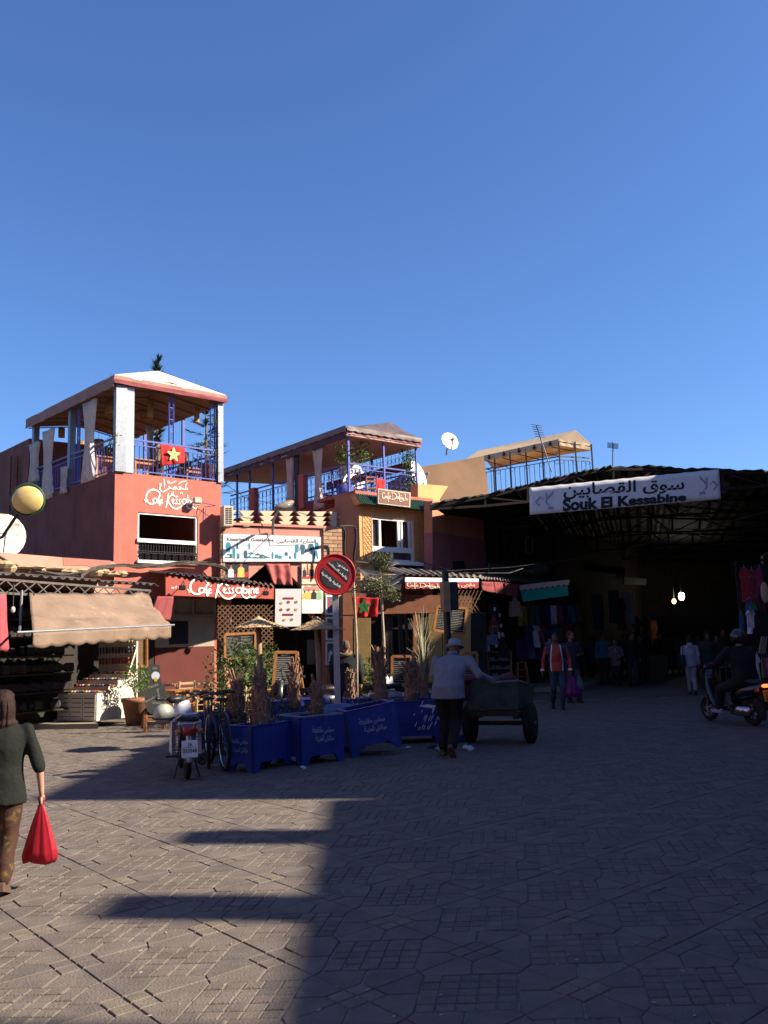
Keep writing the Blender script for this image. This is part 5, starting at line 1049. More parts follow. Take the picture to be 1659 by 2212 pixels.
# ---- planters
M_pl = mk('planter_blue', (.03, .05, .27), .5, .25, 5, .15, 40, wear=(16, .64, (.25, .27, .36), .6), stain=(3, .62, (.015, .02, .09), .7)); M_soil = mk('soil', (.07, .055, .04), .95, .3, 20, .8)
M_plr = mk('planter_rim', (.22, .25, .4), .7, .3, 12, .2)
def planter(lb, p, w_, d, h, ang, tilt=0, text=True, plain=False, yaw_txt=0):
    t = thing('planter', lb, 'planter', (p.x, p.y, 0), R(ang), 'blue municipal planters'); 
    if tilt: t.rotation_euler = (0, R(tilt), R(ang))
    m_ = MB(); th = .045; tp = .9
    def side(a, b):
        a = V(a); b = V(b); n = (b - a).normalized(); inw = V((-n.y, n.x, 0)) * th; zf = .12; leg = .16
        pts = [a, a + n * leg * .6, a + n * leg + V((0, 0, zf)), b - n * leg + V((0, 0, zf)), b - n * leg * .6, b, b + V((0, 0, h)), a + V((0, 0, h))]
        m_.prism(pts, inw)
    side((0, 0, 0), (w_, 0, 0)); side((w_, 0.002, 0), (w_, d, 0)); side((w_ - .002, d, 0), (0.002, d, 0)); side((0, d, 0), (0, 0.002, 0))
    build(m_, 'box', M_pl, t, local=True)
    m_ = MB(); r_ = .07
    for a, b in (((0, r_ / 2, h), (w_, r_ / 2, h)), ((0, d - r_ / 2, h), (w_, d - r_ / 2, h)), ((r_ / 2, r_, h + .001), (r_ / 2, d - r_, h + .001)), ((w_ - r_ / 2, r_, h + .001), (w_ - r_ / 2, d - r_, h + .001))): m_.beam(a, b, r_, .03)
    build(m_, 'rim', M_plr if plain else M_pl, t, local=True)
    m_ = MB(); m_.grid(lambda u, v: V((.05 + (w_ - .1) * u, .05 + (d - .1) * v, h - .09 + .05 * mnoise.noise(V((u * 5, v * 5, p.x))))), 8, 8); build(m_, 'soil', M_soil, t, local=True)
    if text:
        m_ = MB(); q = lambda x0, x1, z0, z1: [V((w_ * x0, 0, h * z0)), V((w_ * x1, 0, h * z0)), V((w_ * x1, 0, h * (z1 - .03))), V((w_ * x0, 0, h * (z1 + .03)))]
        if yaw_txt: q = lambda x0, x1, z0, z1: [V((0, d * (1 - x0), h * z0)), V((0, d * (1 - x1), h * z0)), V((0, d * (1 - x1), h * z1)), V((0, d * (1 - x0), h * z1))]
        nn_ = V((-1, 0, 0)) if yaw_txt else V((0, -1, 0))
        text_quad(m_, AR['maj'], q(.25, .75, .62, .78), nn_, .004, .012); text_quad(m_, AR['mar'], q(.32, .75, .44, .6), nn_, .004, .012); build(m_, 'stencil_lettering', mk('stencil_white', (.5, .52, .6), .7, .3, 30), t, local=True)
    return t
p1 = planter('blue planter nearest the moped, its corner towards the viewer, holding a thick palm stump', G(549, 1671), .85, .46, .6, 61, text=False)
tq = MB(); text_quad(tq, AR['maj'], [V((0, .38, .36)), V((0, .1, .36)), V((0, .1, .44)), V((0, .38, .46))], V((-1, 0, 0)), .004, .012); text_quad(tq, AR['mar'], [V((0, .34, .25)), V((0, .1, .25)), V((0, .1, .33)), V((0, .34, .34))], V((-1, 0, 0)), .004, .012); build(tq, 'stencil_lettering', mk('stencil_white', (.5, .52, .6)), p1, local=True)
p2 = planter('blue planter with a pale worn rim and one slim palm stump, second from the moped', G(652, 1656), .74, .7, .66, 40, plain=True)
p3 = planter('blue planter tipped over to one side against its neighbour, third from the moped', G(761, 1637), .78, .7, .66, 14, tilt=-9)
p3.location.z = .0
p4 = planter('blue planter splashed with white paint beside the old man', G(848, 1608), .85, .75, .68, 4, text=False)
m_ = MB()
for k in range(26):
    x = rnd.uniform(.35, .8); z = rnd.uniform(.2, .6); l_ = rnd.uniform(.02, .09); m_.prism([V((x, -.002, z)), V((x + .012, -.002, z + .004)), V((x + .012 + l_ * .5, -.002, z + l_)), V((x + l_ * .5 - .004, -.002, z + l_))], V((0, -.003, 0)))
m_.prism([V((.45, -.002, .6)), V((.7, -.002, .56)), V((.75, -.002, .6)), V((.6, -.002, .63))], V((0, -.003, 0))); build(m_, 'paint_splash', M_white, p4, local=True, kind='stuff')
bk = [(470, 1600, 14.0, 20, 'blue planter behind the bicycle, low at the left of the row'), (597, 1600, 16.8, 15, 'blue planter in the back row behind the thick palm stump'), (668, 1600, 17.2, 12, 'blue planter in the back row just left of the round sign pole'), (795, 1600, 17.0, 8, 'blue planter in the back row just right of the round sign pole'), (862, 1600, 16.6, 6, 'blue planter in the back row behind the paint splashed one'), (925, 1600, 18.2, 5, 'blue planter in the back row partly hidden by the old man')]
for x, y, d, a, lb in bk:
    p = DP(x, y, d); planter(lb, V((p.x - .4, p.y, 0)), .85, .7, .62, a, text=False)
# concrete block for the sign
SP = DP(729, 1500, 14.9); sgn = thing('road_sign', 'round red and black sign with white Arabic lettering on a grey pole among the planters', 'road sign', (SP.x, SP.y, 0))
m_ = MB(); m_.bevbox((SP.x, SP.y, .3), (.8, .7, .6), .03, R(8)); m_.loft([[V((SP.x + a * .4, SP.y + b * .35, .6)) for a, b in ((-1, -1), (1, -1), (1, 1), (-1, 1))], [V((SP.x + a * .15, SP.y + b * .12, .69)) for a, b in ((-1, -1), (1, -1), (1, 1), (-1, 1))]]); build(m_, 'concrete_base', mk('base_blue', (.1, .14, .3), .8, .3, 8, .4), sgn)
SPt = DP(722, 1300, 14.9); m_ = MB(); m_.beam(V((SP.x, SP.y, .6)), V((SP.x, SP.y, 3.0)), .1, .06); build(m_, 'pole', mk('pole_grey', (.5, .5, .48), .45, .15, 8, .1, metal=.2), sgn)
PSg = Plane(SP.x, SP.y - .06, 8); cpg = crop_px(950, 1780, 7.213); fsg = on_plane(PSg, cpg, .02); c0 = fsg(1020, 650)
rad = (fsg(1498, 650) - fsg(540, 650)).length / 2
m_ = MB(); m_.disc(c0 - PSg.n * .03, PSg.n, rad, .03, 48); face = build(m_, 'red_disc', mk('sign_red', (.42, .02, .02), .4, .12, 3, .02), sgn)
m_ = MB(); m_.torus(c0, PSg.u, (0, 0, 1), rad * .975, .016, 48, 6); build(m_, 'rim', mk('sign_red', (.42, .02, .02)), face, smooth=True)
seg = lambda pts: [fsg(*p) + PSg.n * .003 for p in pts]
up_seg = [(825, 388), (900, 340), (990, 320), (1090, 322), (1190, 352), (1270, 415), (1335, 510), (1358, 620), (1345, 730), (1305, 830)]
lo_seg = [(735, 485), (700, 545), (680, 640), (690, 760), (745, 865), (840, 945), (950, 985), (1060, 985), (1160, 950), (1218, 910)]
m_ = MB(); m_.prism(seg(up_seg), PSg.n * .003); m_.prism(seg(lo_seg), PSg.n * .003); build(m_, 'black_field', mk('sign_black', (.03, .035, .045), .6, .3, 6), face)
m_ = MB(); W2 = lambda a, b, h: [fsg(*a), fsg(*b), fsg(b[0] + h * .6, b[1] - h * .8), fsg(a[0] + h * .6, a[1] - h * .8)]
text_quad(m_, AR['mamnu'], W2((1010, 425), (1290, 605), 78), PSg.n, .009, .03); text_quad(m_, AR['wuquf'], W2((850, 400), (1275, 780), 72), PSg.n, .009, .03); text_quad(m_, AR['nariya'], W2((672, 640), (1110, 985), 84), PSg.n, .009, .03); build(m_, 'lettering', mk('sign_white_letters', (.7, .7, .66), .6), face)
# ---- straw parasols
def parasol(lb, px, dep, yt, ybr, hw):
    c = DP(px, 1360, dep); t = thing('straw_parasol', lb, 'parasol', (c.x, c.y, 0), 0, 'straw parasols'); zb = DP(px, ybr, dep).z; zt = DP(px, yt, dep).z; r_ = hw * dep / PXF
    m_ = MB(); rings = []; nr = 8
    for i in range(nr + 1):
        q = i / nr; rr_ = r_ * (.04 + .96 * q); zz = zt + (zb - zt) * (q ** .8)
        for s in (0, 1):
            if i == nr and s: continue
            rings.append([V((c.x + (rr_ + .012 * s + .012 * mnoise.noise(V((a * 4, i, s)))) * math.cos(a), c.y + (rr_ + .012 * s) * math.sin(a), zz - .016 * s + .012 * mnoise.noise(V((a * 3, i * 2, 5))))) for a in np.linspace(0, 6.283, 36, endpoint=False)])
    m_.loft(rings, True); hat = build(m_, 'straw_hat', M_straw, t)
    m_ = MB()
    for k in range(260):
        a = rnd.uniform(0, 6.28); q = rnd.uniform(.3, 1); rr_ = r_ * q; z = zt + (zb - zt) * q ** .8; p = V((c.x + rr_ * math.cos(a), c.y + rr_ * math.sin(a), z + .004)); d = V((math.cos(a + rnd.uniform(-.7, .7)), math.sin(a + rnd.uniform(-.7, .7)), -.25)); m_.beam(p, p + d * rnd.uniform(.04, .1), .006, .004)
    build(m_, 'loose_straw', M_straw, hat, kind='stuff')
    m_ = MB(); m_.tube([V((c.x + .04, c.y, 0)), V((c.x + .03, c.y, 1)), V((c.x, c.y, zb + .15))], .045, 10); build(m_, 'pole', mk('parasol_pole', (.3, .2, .12), .8, .25, 12, .3), t, smooth=True); return t
parasol('small straw parasol on a pale post, left of the two beside the white menu board', 558, 15.2, 1331, 1356, 56)
parasol('small straw parasol on a dark post, right one of the two behind the round sign', 684, 15.0, 1332, 1360, 54)
# ---- palm stumps
M_palm = mk('palm_bark', (.3, .17, .115), .9, .4, 12, .6, 50)
def stump(lb, px, dep, z0, ytop, r_, fan=0, group='palm stumps in the planters'):
    c = DP(px, 1500, dep); zt = DP(px, ytop, dep).z; t = thing('palm_stump', lb, 'palm', (c.x, c.y, z0), 0, group); m_ = MB(); H_ = zt - z0; r_ = r_ * .82
    prof = [(r_ * .8, 0), (r_ * 1.0, H_ * .1), (r_ * .8, H_ * .4), (r_ * .5, H_ * .7), (r_ * .25, H_ * .93), (r_ * .1, H_ * .97)]; m_.lathe(prof, (c.x, c.y, z0), 12); build(m_, 'trunk', M_palm, t, smooth=True)
    m_ = MB(); n = int(34 + H_ * 34)
    for k in range(n):
        q = k / n; a = k * 2.4; rr_ = r_ * (1.0 - .68 * q) * rnd.uniform(.8, 1.15); b = V((c.x + rr_ * .8 * math.cos(a), c.y + rr_ * .8 * math.sin(a), z0 + H_ * q * .9)); l_ = rnd.uniform(.06, .2) * (1 + .4 * q); o_ = V((math.cos(a), math.sin(a), 0)); s_ = V((-math.sin(a), math.cos(a), 0)) * r_ * .3
        tip = b + o_ * l_ * rnd.uniform(.05, .45) + V((0, 0, l_)); crl = tip + o_ * .03 - V((0, 0, rnd.uniform(0, .05))); m_.prism([b - s_, b + s_, tip + s_ * .5, tip - s_ * .5], o_ * .02); m_.prism([tip + s_ * .5, tip - s_ * .5, crl - s_ * .3, crl + s_ * .3], o_ * .012)
    build(m_, 'frond_stub', M_palm, t, kind='stuff'); return t
stump('thick shaggy palm stump in the planter nearest the moped', 563, 12.6, .5, 1466, .19)
stump('slimmer palm stump standing left of the thick shaggy one', 513, 14.2, .5, 1464, .1)
stump('bare reddish palm stump in the planter with the worn rim', 683, 13.2, .55, 1482, .1)
stump('tilted palm stump in front of the framed blackboard easel', 636, 17.0, .5, 1428, .13)
stump('short palm stump just right of the round sign pole', 757, 17.2, .5, 1452, .09)
stump('tall dark palm stump below the slim young tree', 822, 16.8, .5, 1402, .17)
stump('shaggy palm stump in the paint splashed planter', 888, 15.3, .55, 1430, .14)
stump('pale palm stump under the tall dry grass spike', 915, 18.3, .5, 1440, .13)
# scrubby greens in planters
def leaves(mb, c, rx, ry, rz, n, s, seed=0, shape='ball'):
    r2 = random.Random(seed)
    for k in range(n):
        while True:
            p = V((r2.uniform(-1, 1), r2.uniform(-1, 1), r2.uniform(-1, 1)))
            if p.length < 1: break
        if mnoise.noise(p * 2.2 + V((seed, 0, 0))) < -.12 and r2.random() < .75: continue
        p = V((c[0] + p.x * rx, c[1] + p.y * ry, c[2] + p.z * rz)); a = V((r2.uniform(-1, 1), r2.uniform(-1, 1), r2.uniform(-.6, 1))).normalized(); b = a.cross(V((r2.uniform(-1, 1), r2.uniform(-1, 1), r2.uniform(-1, 1)))).normalized(); l_ = s * r2.uniform(.6, 1.3)
        mb.add([p, p + a * l_ * .5 + b * l_ * .22, p + a * l_, p + a * l_ * .5 - b * l_ * .22], [(0, 1, 2, 3)])
    return mb
def plant(name, lb, cat, c, rad, h, n, s, mat=M_leaf, stem=True, pot=None, group=None, seed=1):
    t = thing(name, lb, cat, c, 0, group); m_ = MB(); leaves(m_, (c[0], c[1], c[2] + h * .6), rad, rad, h * .45, n, s, seed); build(m_, 'foliage', mat, t, kind='stuff')
    m_ = MB(); r2 = random.Random(seed)
    for k in range(5): m_.tube([V(c), V(c) + V((r2.uniform(-.5, .5) * rad, r2.uniform(-.5, .5) * rad, h * r2.uniform(.6, .95)))], [.012, .005], 5)
    build(m_, 'stem', M_bark, t); return t
m_ = MB()
for px, dep in ((640, 14.8), (490, 13.9), (560, 12.9), (700, 15.0), (860, 15.5), (590, 16.6), (800, 16.9)):
    c = DP(px, 1550, dep); leaves(m_, (c.x, c.y, .62), .35, .25, .1, 260, .06, px)
build(m_, 'weeds', mk('dry_weed', (.08, .085, .04), .8, .4), None, kind='stuff')
c = DP(600, 1400, 19.5); plant('leafy_plant', 'bushy green plant behind the parasol post in front of the menu blackboard', 'plant', (c.x - .9, c.y, .0), .75, 1.75, 1500, .11, M_leaf, seed=3)
c = DP(575, 1400, 20.5); plant('leafy_plant', 'second green bush in sunlight below the lattice screen', 'plant', (c.x - .1, c.y, .2), .6, 1.5, 900, .12, M_leaf, seed=5)
c = G(293, 1566); plant('potted_plant', 'bright green plant in a clay pot between the shoe stall and the bottle board', 'plant', (c.x, c.y, .55), .3, .75, 420, .09, mk('leaf_bright', (.1, .2, .04), .6, .4, 3, 0, trans=.3), seed=7)
m_ = MB(); m_.lathe([(.2, 0), (.3, .5), (.33, .52), (.33, .6), (.27, .6), (.24, .5)], (c.x, c.y, .0), 16); build(m_, 'clay_pot', mk('clay', (.3, .14, .08), .85, .2, 8, .2), None, smooth=True, label='clay pot under the bright green plant beside the shoe stall', cat='pot')
c = DP(800, 1400, 19); plant('leafy_plant', 'low green shrub in front of the yellow lit panel', 'plant', (c.x, c.y, .3), .35, 1.0, 400, .1, seed=9)
# ---- slim young tree
def tree(lb, c, zt, cr, n, s, mat, seed, trunk_r=.035, cw=None, lean=0):
    t = thing('young_tree', lb, 'tree', c); m_ = MB(); r2 = random.Random(seed); cz = zt - cr
    m_.tube([V(c), V((c[0] + .03, c[1], c[2] + (cz - c[2]) * .5)), V((c[0] + lean, c[1], cz)), V((c[0] + lean, c[1], cz + cr * .6))], [trunk_r, trunk_r * .8, trunk_r * .6, .01], 8)
    for k in range(14):
        z = cz + r2.uniform(-.6, .3) * cr; a = r2.uniform(0, 6.28); m_.tube([V((c[0] + lean, c[1], z)), V((c[0] + lean + math.cos(a) * cr * .8, c[1] + math.sin(a) * cr * .8, z + cr * r2.uniform(-.1, .4)))], [.012, .004], 4)
    build(m_, 'trunk', mk('pale_bark', (.4, .34, .24), .85, .3, 20, .3), t, smooth=True)
    m_ = MB()
    for k in range(16):
        a = r2.uniform(0, 6.28); q = r2.uniform(.2, .85); leaves(m_, (c[0] + lean + math.cos(a) * (cw or cr) * q * .8, c[1] + math.sin(a) * (cw or cr) * q * .8, cz + r2.uniform(-.8, .85) * cr), cr * .36, cr * .36, cr * .3, n // 16, s, seed + k)
    build(m_, 'crown', mat, t, kind='stuff'); return t
M_olive = mk('olive_leaf', (.12, .13, .06), .7, .4, 3, 0, trans=.2)
c = DP(827, 1430, 17.0); tree('slim young tree with a pale thin trunk and airy olive crown before the orange cafe', (c.x, c.y, .5), DP(820, 1198, 17).z, .45, 3000, .055, M_olive, 11, cw=.42)
c = DP(765, 1300, 18.0); tree('bare scraggly bush with sparse twigs just right of the round sign', (c.x, c.y, .3), DP(765, 1210, 18).z, .4, 260, .05, M_olive, 13, cw=.2)
# grass spike
c = DP(912, 1400, 18.2); t = thing('grass_spike', 'tall pale dry grass spike rising beside the grey pole', 'plant', (c.x, c.y, .6)); m_ = MB()
for k in range(46):
    a = rnd.uniform(0, 6.28); q = rnd.uniform(.03, .35); h = rnd.uniform(.6, 1.5); m_.tube([V((c.x, c.y, .9)), V((c.x + math.cos(a) * q * .4, c.y + math.sin(a) * q * .4, .9 + h * .6)), V((c.x + math.cos(a) * q, c.y + math.sin(a) * q, .9 + h * (1.1 - q)))], [.006, .005, .002], 3)
build(m_, 'blade', mk('dry_grass', (.4, .38, .24), .8, .2), t, kind='stuff')
# conifers rising behind the red café
def conifer(lb, c, h, r_, seed):
    t = thing('conifer', lb, 'tree', c); m_ = MB(); m_.tube([V(c), V(c) + V((0, 0, h))], [.18, .02], 7); build(m_, 'trunk', M_bark, t); r2 = random.Random(seed); m_ = MB()
    for k in range(int(h * 9)):
        z = h * (.35 + .65 * r2.random()); a = r2.uniform(0, 6.28); q = r_ * (1.15 - z / h) * r2.uniform(.6, 1.2); tip = V((c[0] + math.cos(a) * q, c[1] + math.sin(a) * q, c[2] + z + .15)); b = V((c[0], c[1], c[2] + z))
        for i in range(26):
            p = b.lerp(tip, r2.uniform(.15, 1)); d = (tip - b).normalized() * .28 + V((r2.uniform(-.2, .2), r2.uniform(-.2, .2), r2.uniform(-.1, .1))); s_ = d.cross(V((0, 0, 1))).normalized() * .035; m_.add([p - s_, p + s_, p + d], [(0, 1, 2)])
    build(m_, 'crown', M_leafd, t, kind='stuff')
c = DP(478, 900, 34); conifer('dark conifer showing behind the right posts of the red cafe terrace', (c.x - .6, c.y, 2), DP(470, 862, 34).z - 2, 2.2, 3)
c = DP(341, 800, 40); conifer('tip of a tall conifer peeping over the white terrace canopy', (c.x, c.y, 2), DP(341, 779, 40).z - 2, .6, 5)
# ---- terrace things on the red café
def pend(lb, c, r_, h):
    t = thing('woven_lamp', lb, 'lamp', c, 0, 'woven lamps under the terrace ceiling'); m_ = MB(); m_.lathe([(r_, -h / 2), (r_, h / 2), (r_ * .9, h / 2), (r_ * .9, -h / 2)], c, 16, cap=False); s_ = build(m_, 'shade', mk('wicker', (.85, .55, .24), .7, .25, 25, .4, 80, trans=.5), t, smooth=True)
    m_ = MB()
    for k in range(7): m_.torus(V(c) + V((0, 0, -h / 2 + h * k / 6)), (1, 0, 0), (0, 1, 0), r_ * 1.01, .006, 16, 4)
    build(m_, 'wicker_band', mk('wicker', (.85, .55, .24)), s_); m_ = MB(); m_.tube([V(c) + V((0, 0, h / 2)), V(c) + V((0, 0, h / 2 + .8))], .006, 4); build(m_, 'cord', M_cable, t)
for x, y, dd, w_, h_, lb in ((238, 880, 24.2, 11, 34, 'long woven cylinder lamp left of the corner column'), (325, 882, 24.5, 6.5, 42, 'long slim woven lamp near the middle of the front opening'), (313, 893, 26, 16, 24, 'wide woven drum lamp behind the slim one'), (425, 893, 25.3, 6, 42, 'long woven lamp near the right terrace column'), (133, 935, 27, 7, 20, 'small woven lamp at the left between the curtains'), (178, 965, 29, 10, 22, 'woven drum lamp far back on the terrace, left of the gathered curtain'), (213, 960, 28, 11, 20, 'woven drum lamp far back on the terrace, right of the gathered curtain')):
    c = DP(x, y, dd); pend(lb, c, w_ * dd / PXF, h_ * dd / PXF)
def curt(pl, x0, x1, yt, yb, off, lb, gather=.35, mat=M_cloth, knot=None):
    u0 = pl.uz(x0, (yt + yb) / 2)[0]; u1 = pl.uz(x1, (yt + yb) / 2)[0]; z1 = pl.uz((x0 + x1) / 2, yt)[1]; z0 = pl.uz((x0 + x1) / 2, yb)[1]
    return curtain_uz(pl, u0, u1, z0, z1, off, None, 'curtain', mat, lb, 'curtain', gather + .3, group='curtains of the roof terraces')
curt(PKS, 180, 208, 868, 1040, .02, 'pale gathered curtain on the side opening next to the corner column', .25)
curt(PKS, 93, 116, 930, 1078, .02, 'pale curtain hanging between the two side columns', .2)
curt(PKS, 66, 84, 958, 1040, .02, 'pale curtain beside the farthest side column', .15)
curt(PKS, 141, 150, 1010, 1066, .1, 'short narrow curtain end beside the middle side column', .1)
curt(PK, 404, 422, 880, 1000, -2.5, 'pale curtain seen through the front railing on the far side', .2)
curt(PTS, 622, 638, 985, 1108, .05, 'dusty beige curtain on the blue railed terrace, left one', .1)
curt(PTS, 680, 700, 968, 1100, .05, 'dusty beige curtain on the blue railed terrace, right one', .25)
# flags
def flag(lb, pl, pts, off, star, sr):
    o = cloth_px(pl, pts, off, 'flag', M_flag, lb, 'flag', amp=.03, nu=18, nv=14); tl, tr, br, bl = [pl.P(x, y, off) for x, y in pts]
    c = pl.P(star[0], star[1], off) + pl.n * .06; u, v = pl.u, V((0, 0, 1)); pts_ = []
    m_ = MB()
    for k in range(5):
        a = math.pi / 2 + k * 4 * math.pi / 5; b = math.pi / 2 + (k + 1) * 4 * math.pi / 5; m_.beam(c + (u * math.cos(a) + v * math.sin(a)) * sr, c + (u * math.cos(b) + v * math.sin(b)) * sr, .035, .006 + .0005 * k, pl.n)
    m_.prism([c + (u * math.cos(math.pi / 2 + i * math.pi / 5) + v * math.sin(math.pi / 2 + i * math.pi / 5)) * (sr if i % 2 == 0 else sr * .42) for i in range(10)], pl.n * -.003)
    build(m_, 'star', M_green if star[2] else mk('star_pale', (.35, .5, .2), .6), o); return o
flag('red flag with a pale green star hung on the front terrace railing', PK, [(347, 959), (400, 967), (400, 1000), (350, 1007)], .08, (373, 983, 0), .2)
flag('dark red flag with a green star hanging under the parasol and bush', Plane(*DP(785, 1320, 18.5).xy, 5), [(760, 1289), (818, 1292), (815, 1333), (765, 1334)], 0, (786, 1311, 1), .15)
cloth_px(PT, [(813, 1033), (832, 1036), (832, 1062), (812, 1062)], .1, 'flag', M_flag, 'small red flag hung over the railing above the brown cafe sign', 'flag', amp=.02)
# tables, chairs and planters on terraces
def table(lb, c, w_, h, rz, mat=M_wood, group=None):
    t = thing('wooden_table', lb, 'table', c, rz, group); m_ = MB(); m_.bevbox((0, 0, h - .02), (w_, w_, .04), .008); build(m_, 'table_top', mat, t, local=True); m_ = MB(); m_.box((0, 0, h - .09), (w_ * .86, w_ * .86, .1)); build(m_, 'apron', mat, t, local=True)
    l0 = None
    for sx in (-1, 1):
        for sy in (-1, 1): m_ = MB(); m_.beam((sx * w_ * .42, sy * w_ * .42, 0), (sx * w_ * .42, sy * w_ * .42, h - .05), .06); build(m_, 'leg', mat, t, local=True)
    return t
def chair(lb, c, rz, mat, sh=.42, bh=.85, group=None):
    t = thing('wooden_chair', lb, 'chair', c, rz, group)
    for sx in (-1, 1):
        for sy in (-1, 1): m_ = MB(); m_.tube([(sx * .19, sy * .18, 0), (sx * .19, sy * .18, bh if sy > 0 else sh + .02)], .02, 8); build(m_, 'leg', mat, t, local=True)
    m_ = MB()
    for k in range(9): m_.tube([(-.18, -.17 + k * .0425, sh), (.18, -.17 + k * .0425, sh)], .016, 5)
    build(m_, 'seat', M_straw, t, local=True)
    for z in (sh * .35, sh * .7): m_ = MB(); m_.tube([(-.19, -.18, z), (.19, -.18, z)], .012, 6); m_.tube([(-.19, .18, z), (-.19, -.18, z)], .012, 6); m_.tube([(.19, .18, z), (.19, -.18, z)], .012, 6); build(m_, 'stretcher', mat, t, local=True)
    for z in (bh - .06, bh - .2): m_ = MB(); m_.beam((-.19, .18, z), (.19, .18, z), .02, .06); build(m_, 'back_slat', mat, t, local=True)
    return t
zTf = 6.3
for x, y, dd, lb in ((305, 1000, 25, 'wooden table on the roof terrace left of the red flag'), (415, 1005, 26.5, 'wooden table on the roof terrace right of the red flag'), (225, 1010, 24.5, 'wooden table on the roof terrace beside the side railing')):
    c = DP(x, y, dd); table(lb, (c.x, c.y, zTf), .8, .74, R(40))
for x, dd, a, lb in ((290, 26, 40, 'chair left of the terrace table behind the front railing'), (335, 26.2, 220, 'chair behind the red flag on the roof terrace'), (190, 27, 130, 'chair by the side railing of the roof terrace')):
    c = DP(x, 1000, dd); chair(lb, (c.x, c.y, zTf), R(a), mk('dark_chair', (.22, .11, .06), .7))
c = DP(448, 1000, 25.2); m_ = MB(); m_.lathe([(.16, 0), (.2, .6), (.22, .62), (.18, .6)], (c.x, c.y, zTf), 14); build(m_, 'tall_clay_pot', mk('clay', (.3, .14, .08)), None, smooth=True, label='tall clay pot at the right end of the front terrace railing', cat='pot')
plant('terrace_plant', 'spindly green plant in the tall clay pot on the roof terrace', 'plant', (c.x, c.y, zTf + .6), .28, .8, 160, .09, seed=21)
def ivy(lb, pl, pts, off, n, s, seed, rad=.14):
    t = thing('climbing_plant', lb, 'plant', pl.P(*pts[0], off)); m_ = MB(); q = [pl.P(x, y, off) for x, y in pts]
    for i, p in enumerate(q): leaves(m_, p, rad, rad, rad * 1.2, n // len(q), s, seed + i)
    build(m_, 'foliage', M_leaf, t, kind='stuff'); m_ = MB(); m_.tube(q, .012, 5); build(m_, 'stem', M_bark, t)
ivy('thin ivy climbing the right column of the white canopied terrace', PK, [(468, 1020), (466, 980), (470, 940), (466, 910), (470, 890)], .0, 130, .08, 31, .1)
ivy('small climbing plant tumbling over the side railing at the corner column', PKS, [(236, 975), (242, 955), (232, 965), (246, 940)], .1, 140, .08, 37, .2)
ivy('green creeper just right of the corner column behind the front railing', PK, [(283, 960), (284, 945), (290, 955)], -.1, 60, .08, 39, .12)
ivy('bushy green creeper crown above the corner of the blue railed terrace', PT, [(740, 990), (735, 975), (752, 985), (765, 980), (778, 985), (785, 972), (745, 1005), (788, 990)], -.2, 700, .11, 41, .27)
ivy('dense climbing plant at the right end of the blue railed terrace', PT, [(877, 1050), (882, 1030), (878, 1010), (884, 995), (880, 980), (890, 1040)], -.15, 600, .11, 47, .26)
for x, dd, a, lb in ((765, 29, 30, 'chair on the blue railed terrace near the corner post'), (800, 29, 200, 'chair on the blue railed terrace behind the cafe sign'), (705, 30, 120, 'chair on the blue railed terrace beside the beige curtain')):
    c = DP(x, 1050, dd); chair(lb, (c.x, c.y, TF - .05), R(a), M_wood)
c = DP(745, 1050, 28.5); m_ = MB(); m_.lathe([(.25, 0), (.3, .45), (.28, .45)], (c.x, c.y, TF - .03), 14); build(m_, 'blue_tub', M_blue, None, smooth=True, label='blue tub behind the corner of the blue railing', cat='tub')
# lantern on bracket
c = PT.P(915, 1066, .2); t = thing('wall_lantern', 'small metal lantern on a bracket to the right of the brown cafe sign', 'lantern', c); m_ = MB(); m_.lathe([(.02, .34), (.05, .3), (.13, .18), (.13, .16)], c, 6); build(m_, 'cap', mk('copper', (.2, .1, .06), .5, metal=.4), t); m_ = MB(); m_.lathe([(.1, -.14), (.11, .16)], c, 6); build(m_, 'glass', glassm('lantern_glass', (.6, .65, .7), .3), t)
m_ = MB()
for k in range(6): a = k * math.pi / 3; m_.tube([c + V((.11 * math.cos(a), .11 * math.sin(a), -.15)), c + V((.12 * math.cos(a), .12 * math.sin(a), .17))], .01, 4)
m_.lathe([(.12, -.2), (.12, -.14)], c, 6); build(m_, 'cage', mk('copper', (.2, .1, .06)), t); m_ = MB(); m_.tube([c + V((0, 0, .34)), c + V((0, 0, .5)), PT.P(899, 1050, 0)], .012, 5); build(m_, 'bracket', M_black, t)
# ---- ground floor: lattice screen, blackboards
PLt = Plane(*DP(520, 1400, 22.2).xy, 22)
m_ = MB(); lx0, lx1, ly0, ly1 = 470, 590, 1300, 1465
tt = thing('lattice_screen', 'wooden diamond lattice screen behind the blackboard menu', 'screen', PLt.P(530, 1465))
m_ = MB(); a0 = PLt.P(lx0, 1400); W_l = (PLt.P(lx1, 1400) - a0).length; H_l = 1.8; zl0 = PLt.P(530, 1465).z
for k in range(-int(H_l / .13), int(W_l / .13)):
    for s in (1, -1):
        u0_, z0_, u1_, z1_ = k * .13, 0, k * .13 + H_l, H_l
        if s < 0: z0_, z1_ = H_l, 0
        ta = max(0, -u0_ / H_l); tb = min(1, (W_l - u0_) / H_l)
        if tb <= ta: continue
        P0 = PLt.at(0, 0); f_ = lambda t: a0 + PLt.u * (u0_ + H_l * t) + V((0, 0, zl0 - a0.z + z0_ + (z1_ - z0_) * t)) + PLt.n * .012 * s
        m_.beam(f_(ta), f_(tb), .025, .01, PLt.n)
build(m_, 'lattice_slats', mk('old_lattice', (.17, .09, .045), .8, .3, 12, .2), tt, kind='stuff')
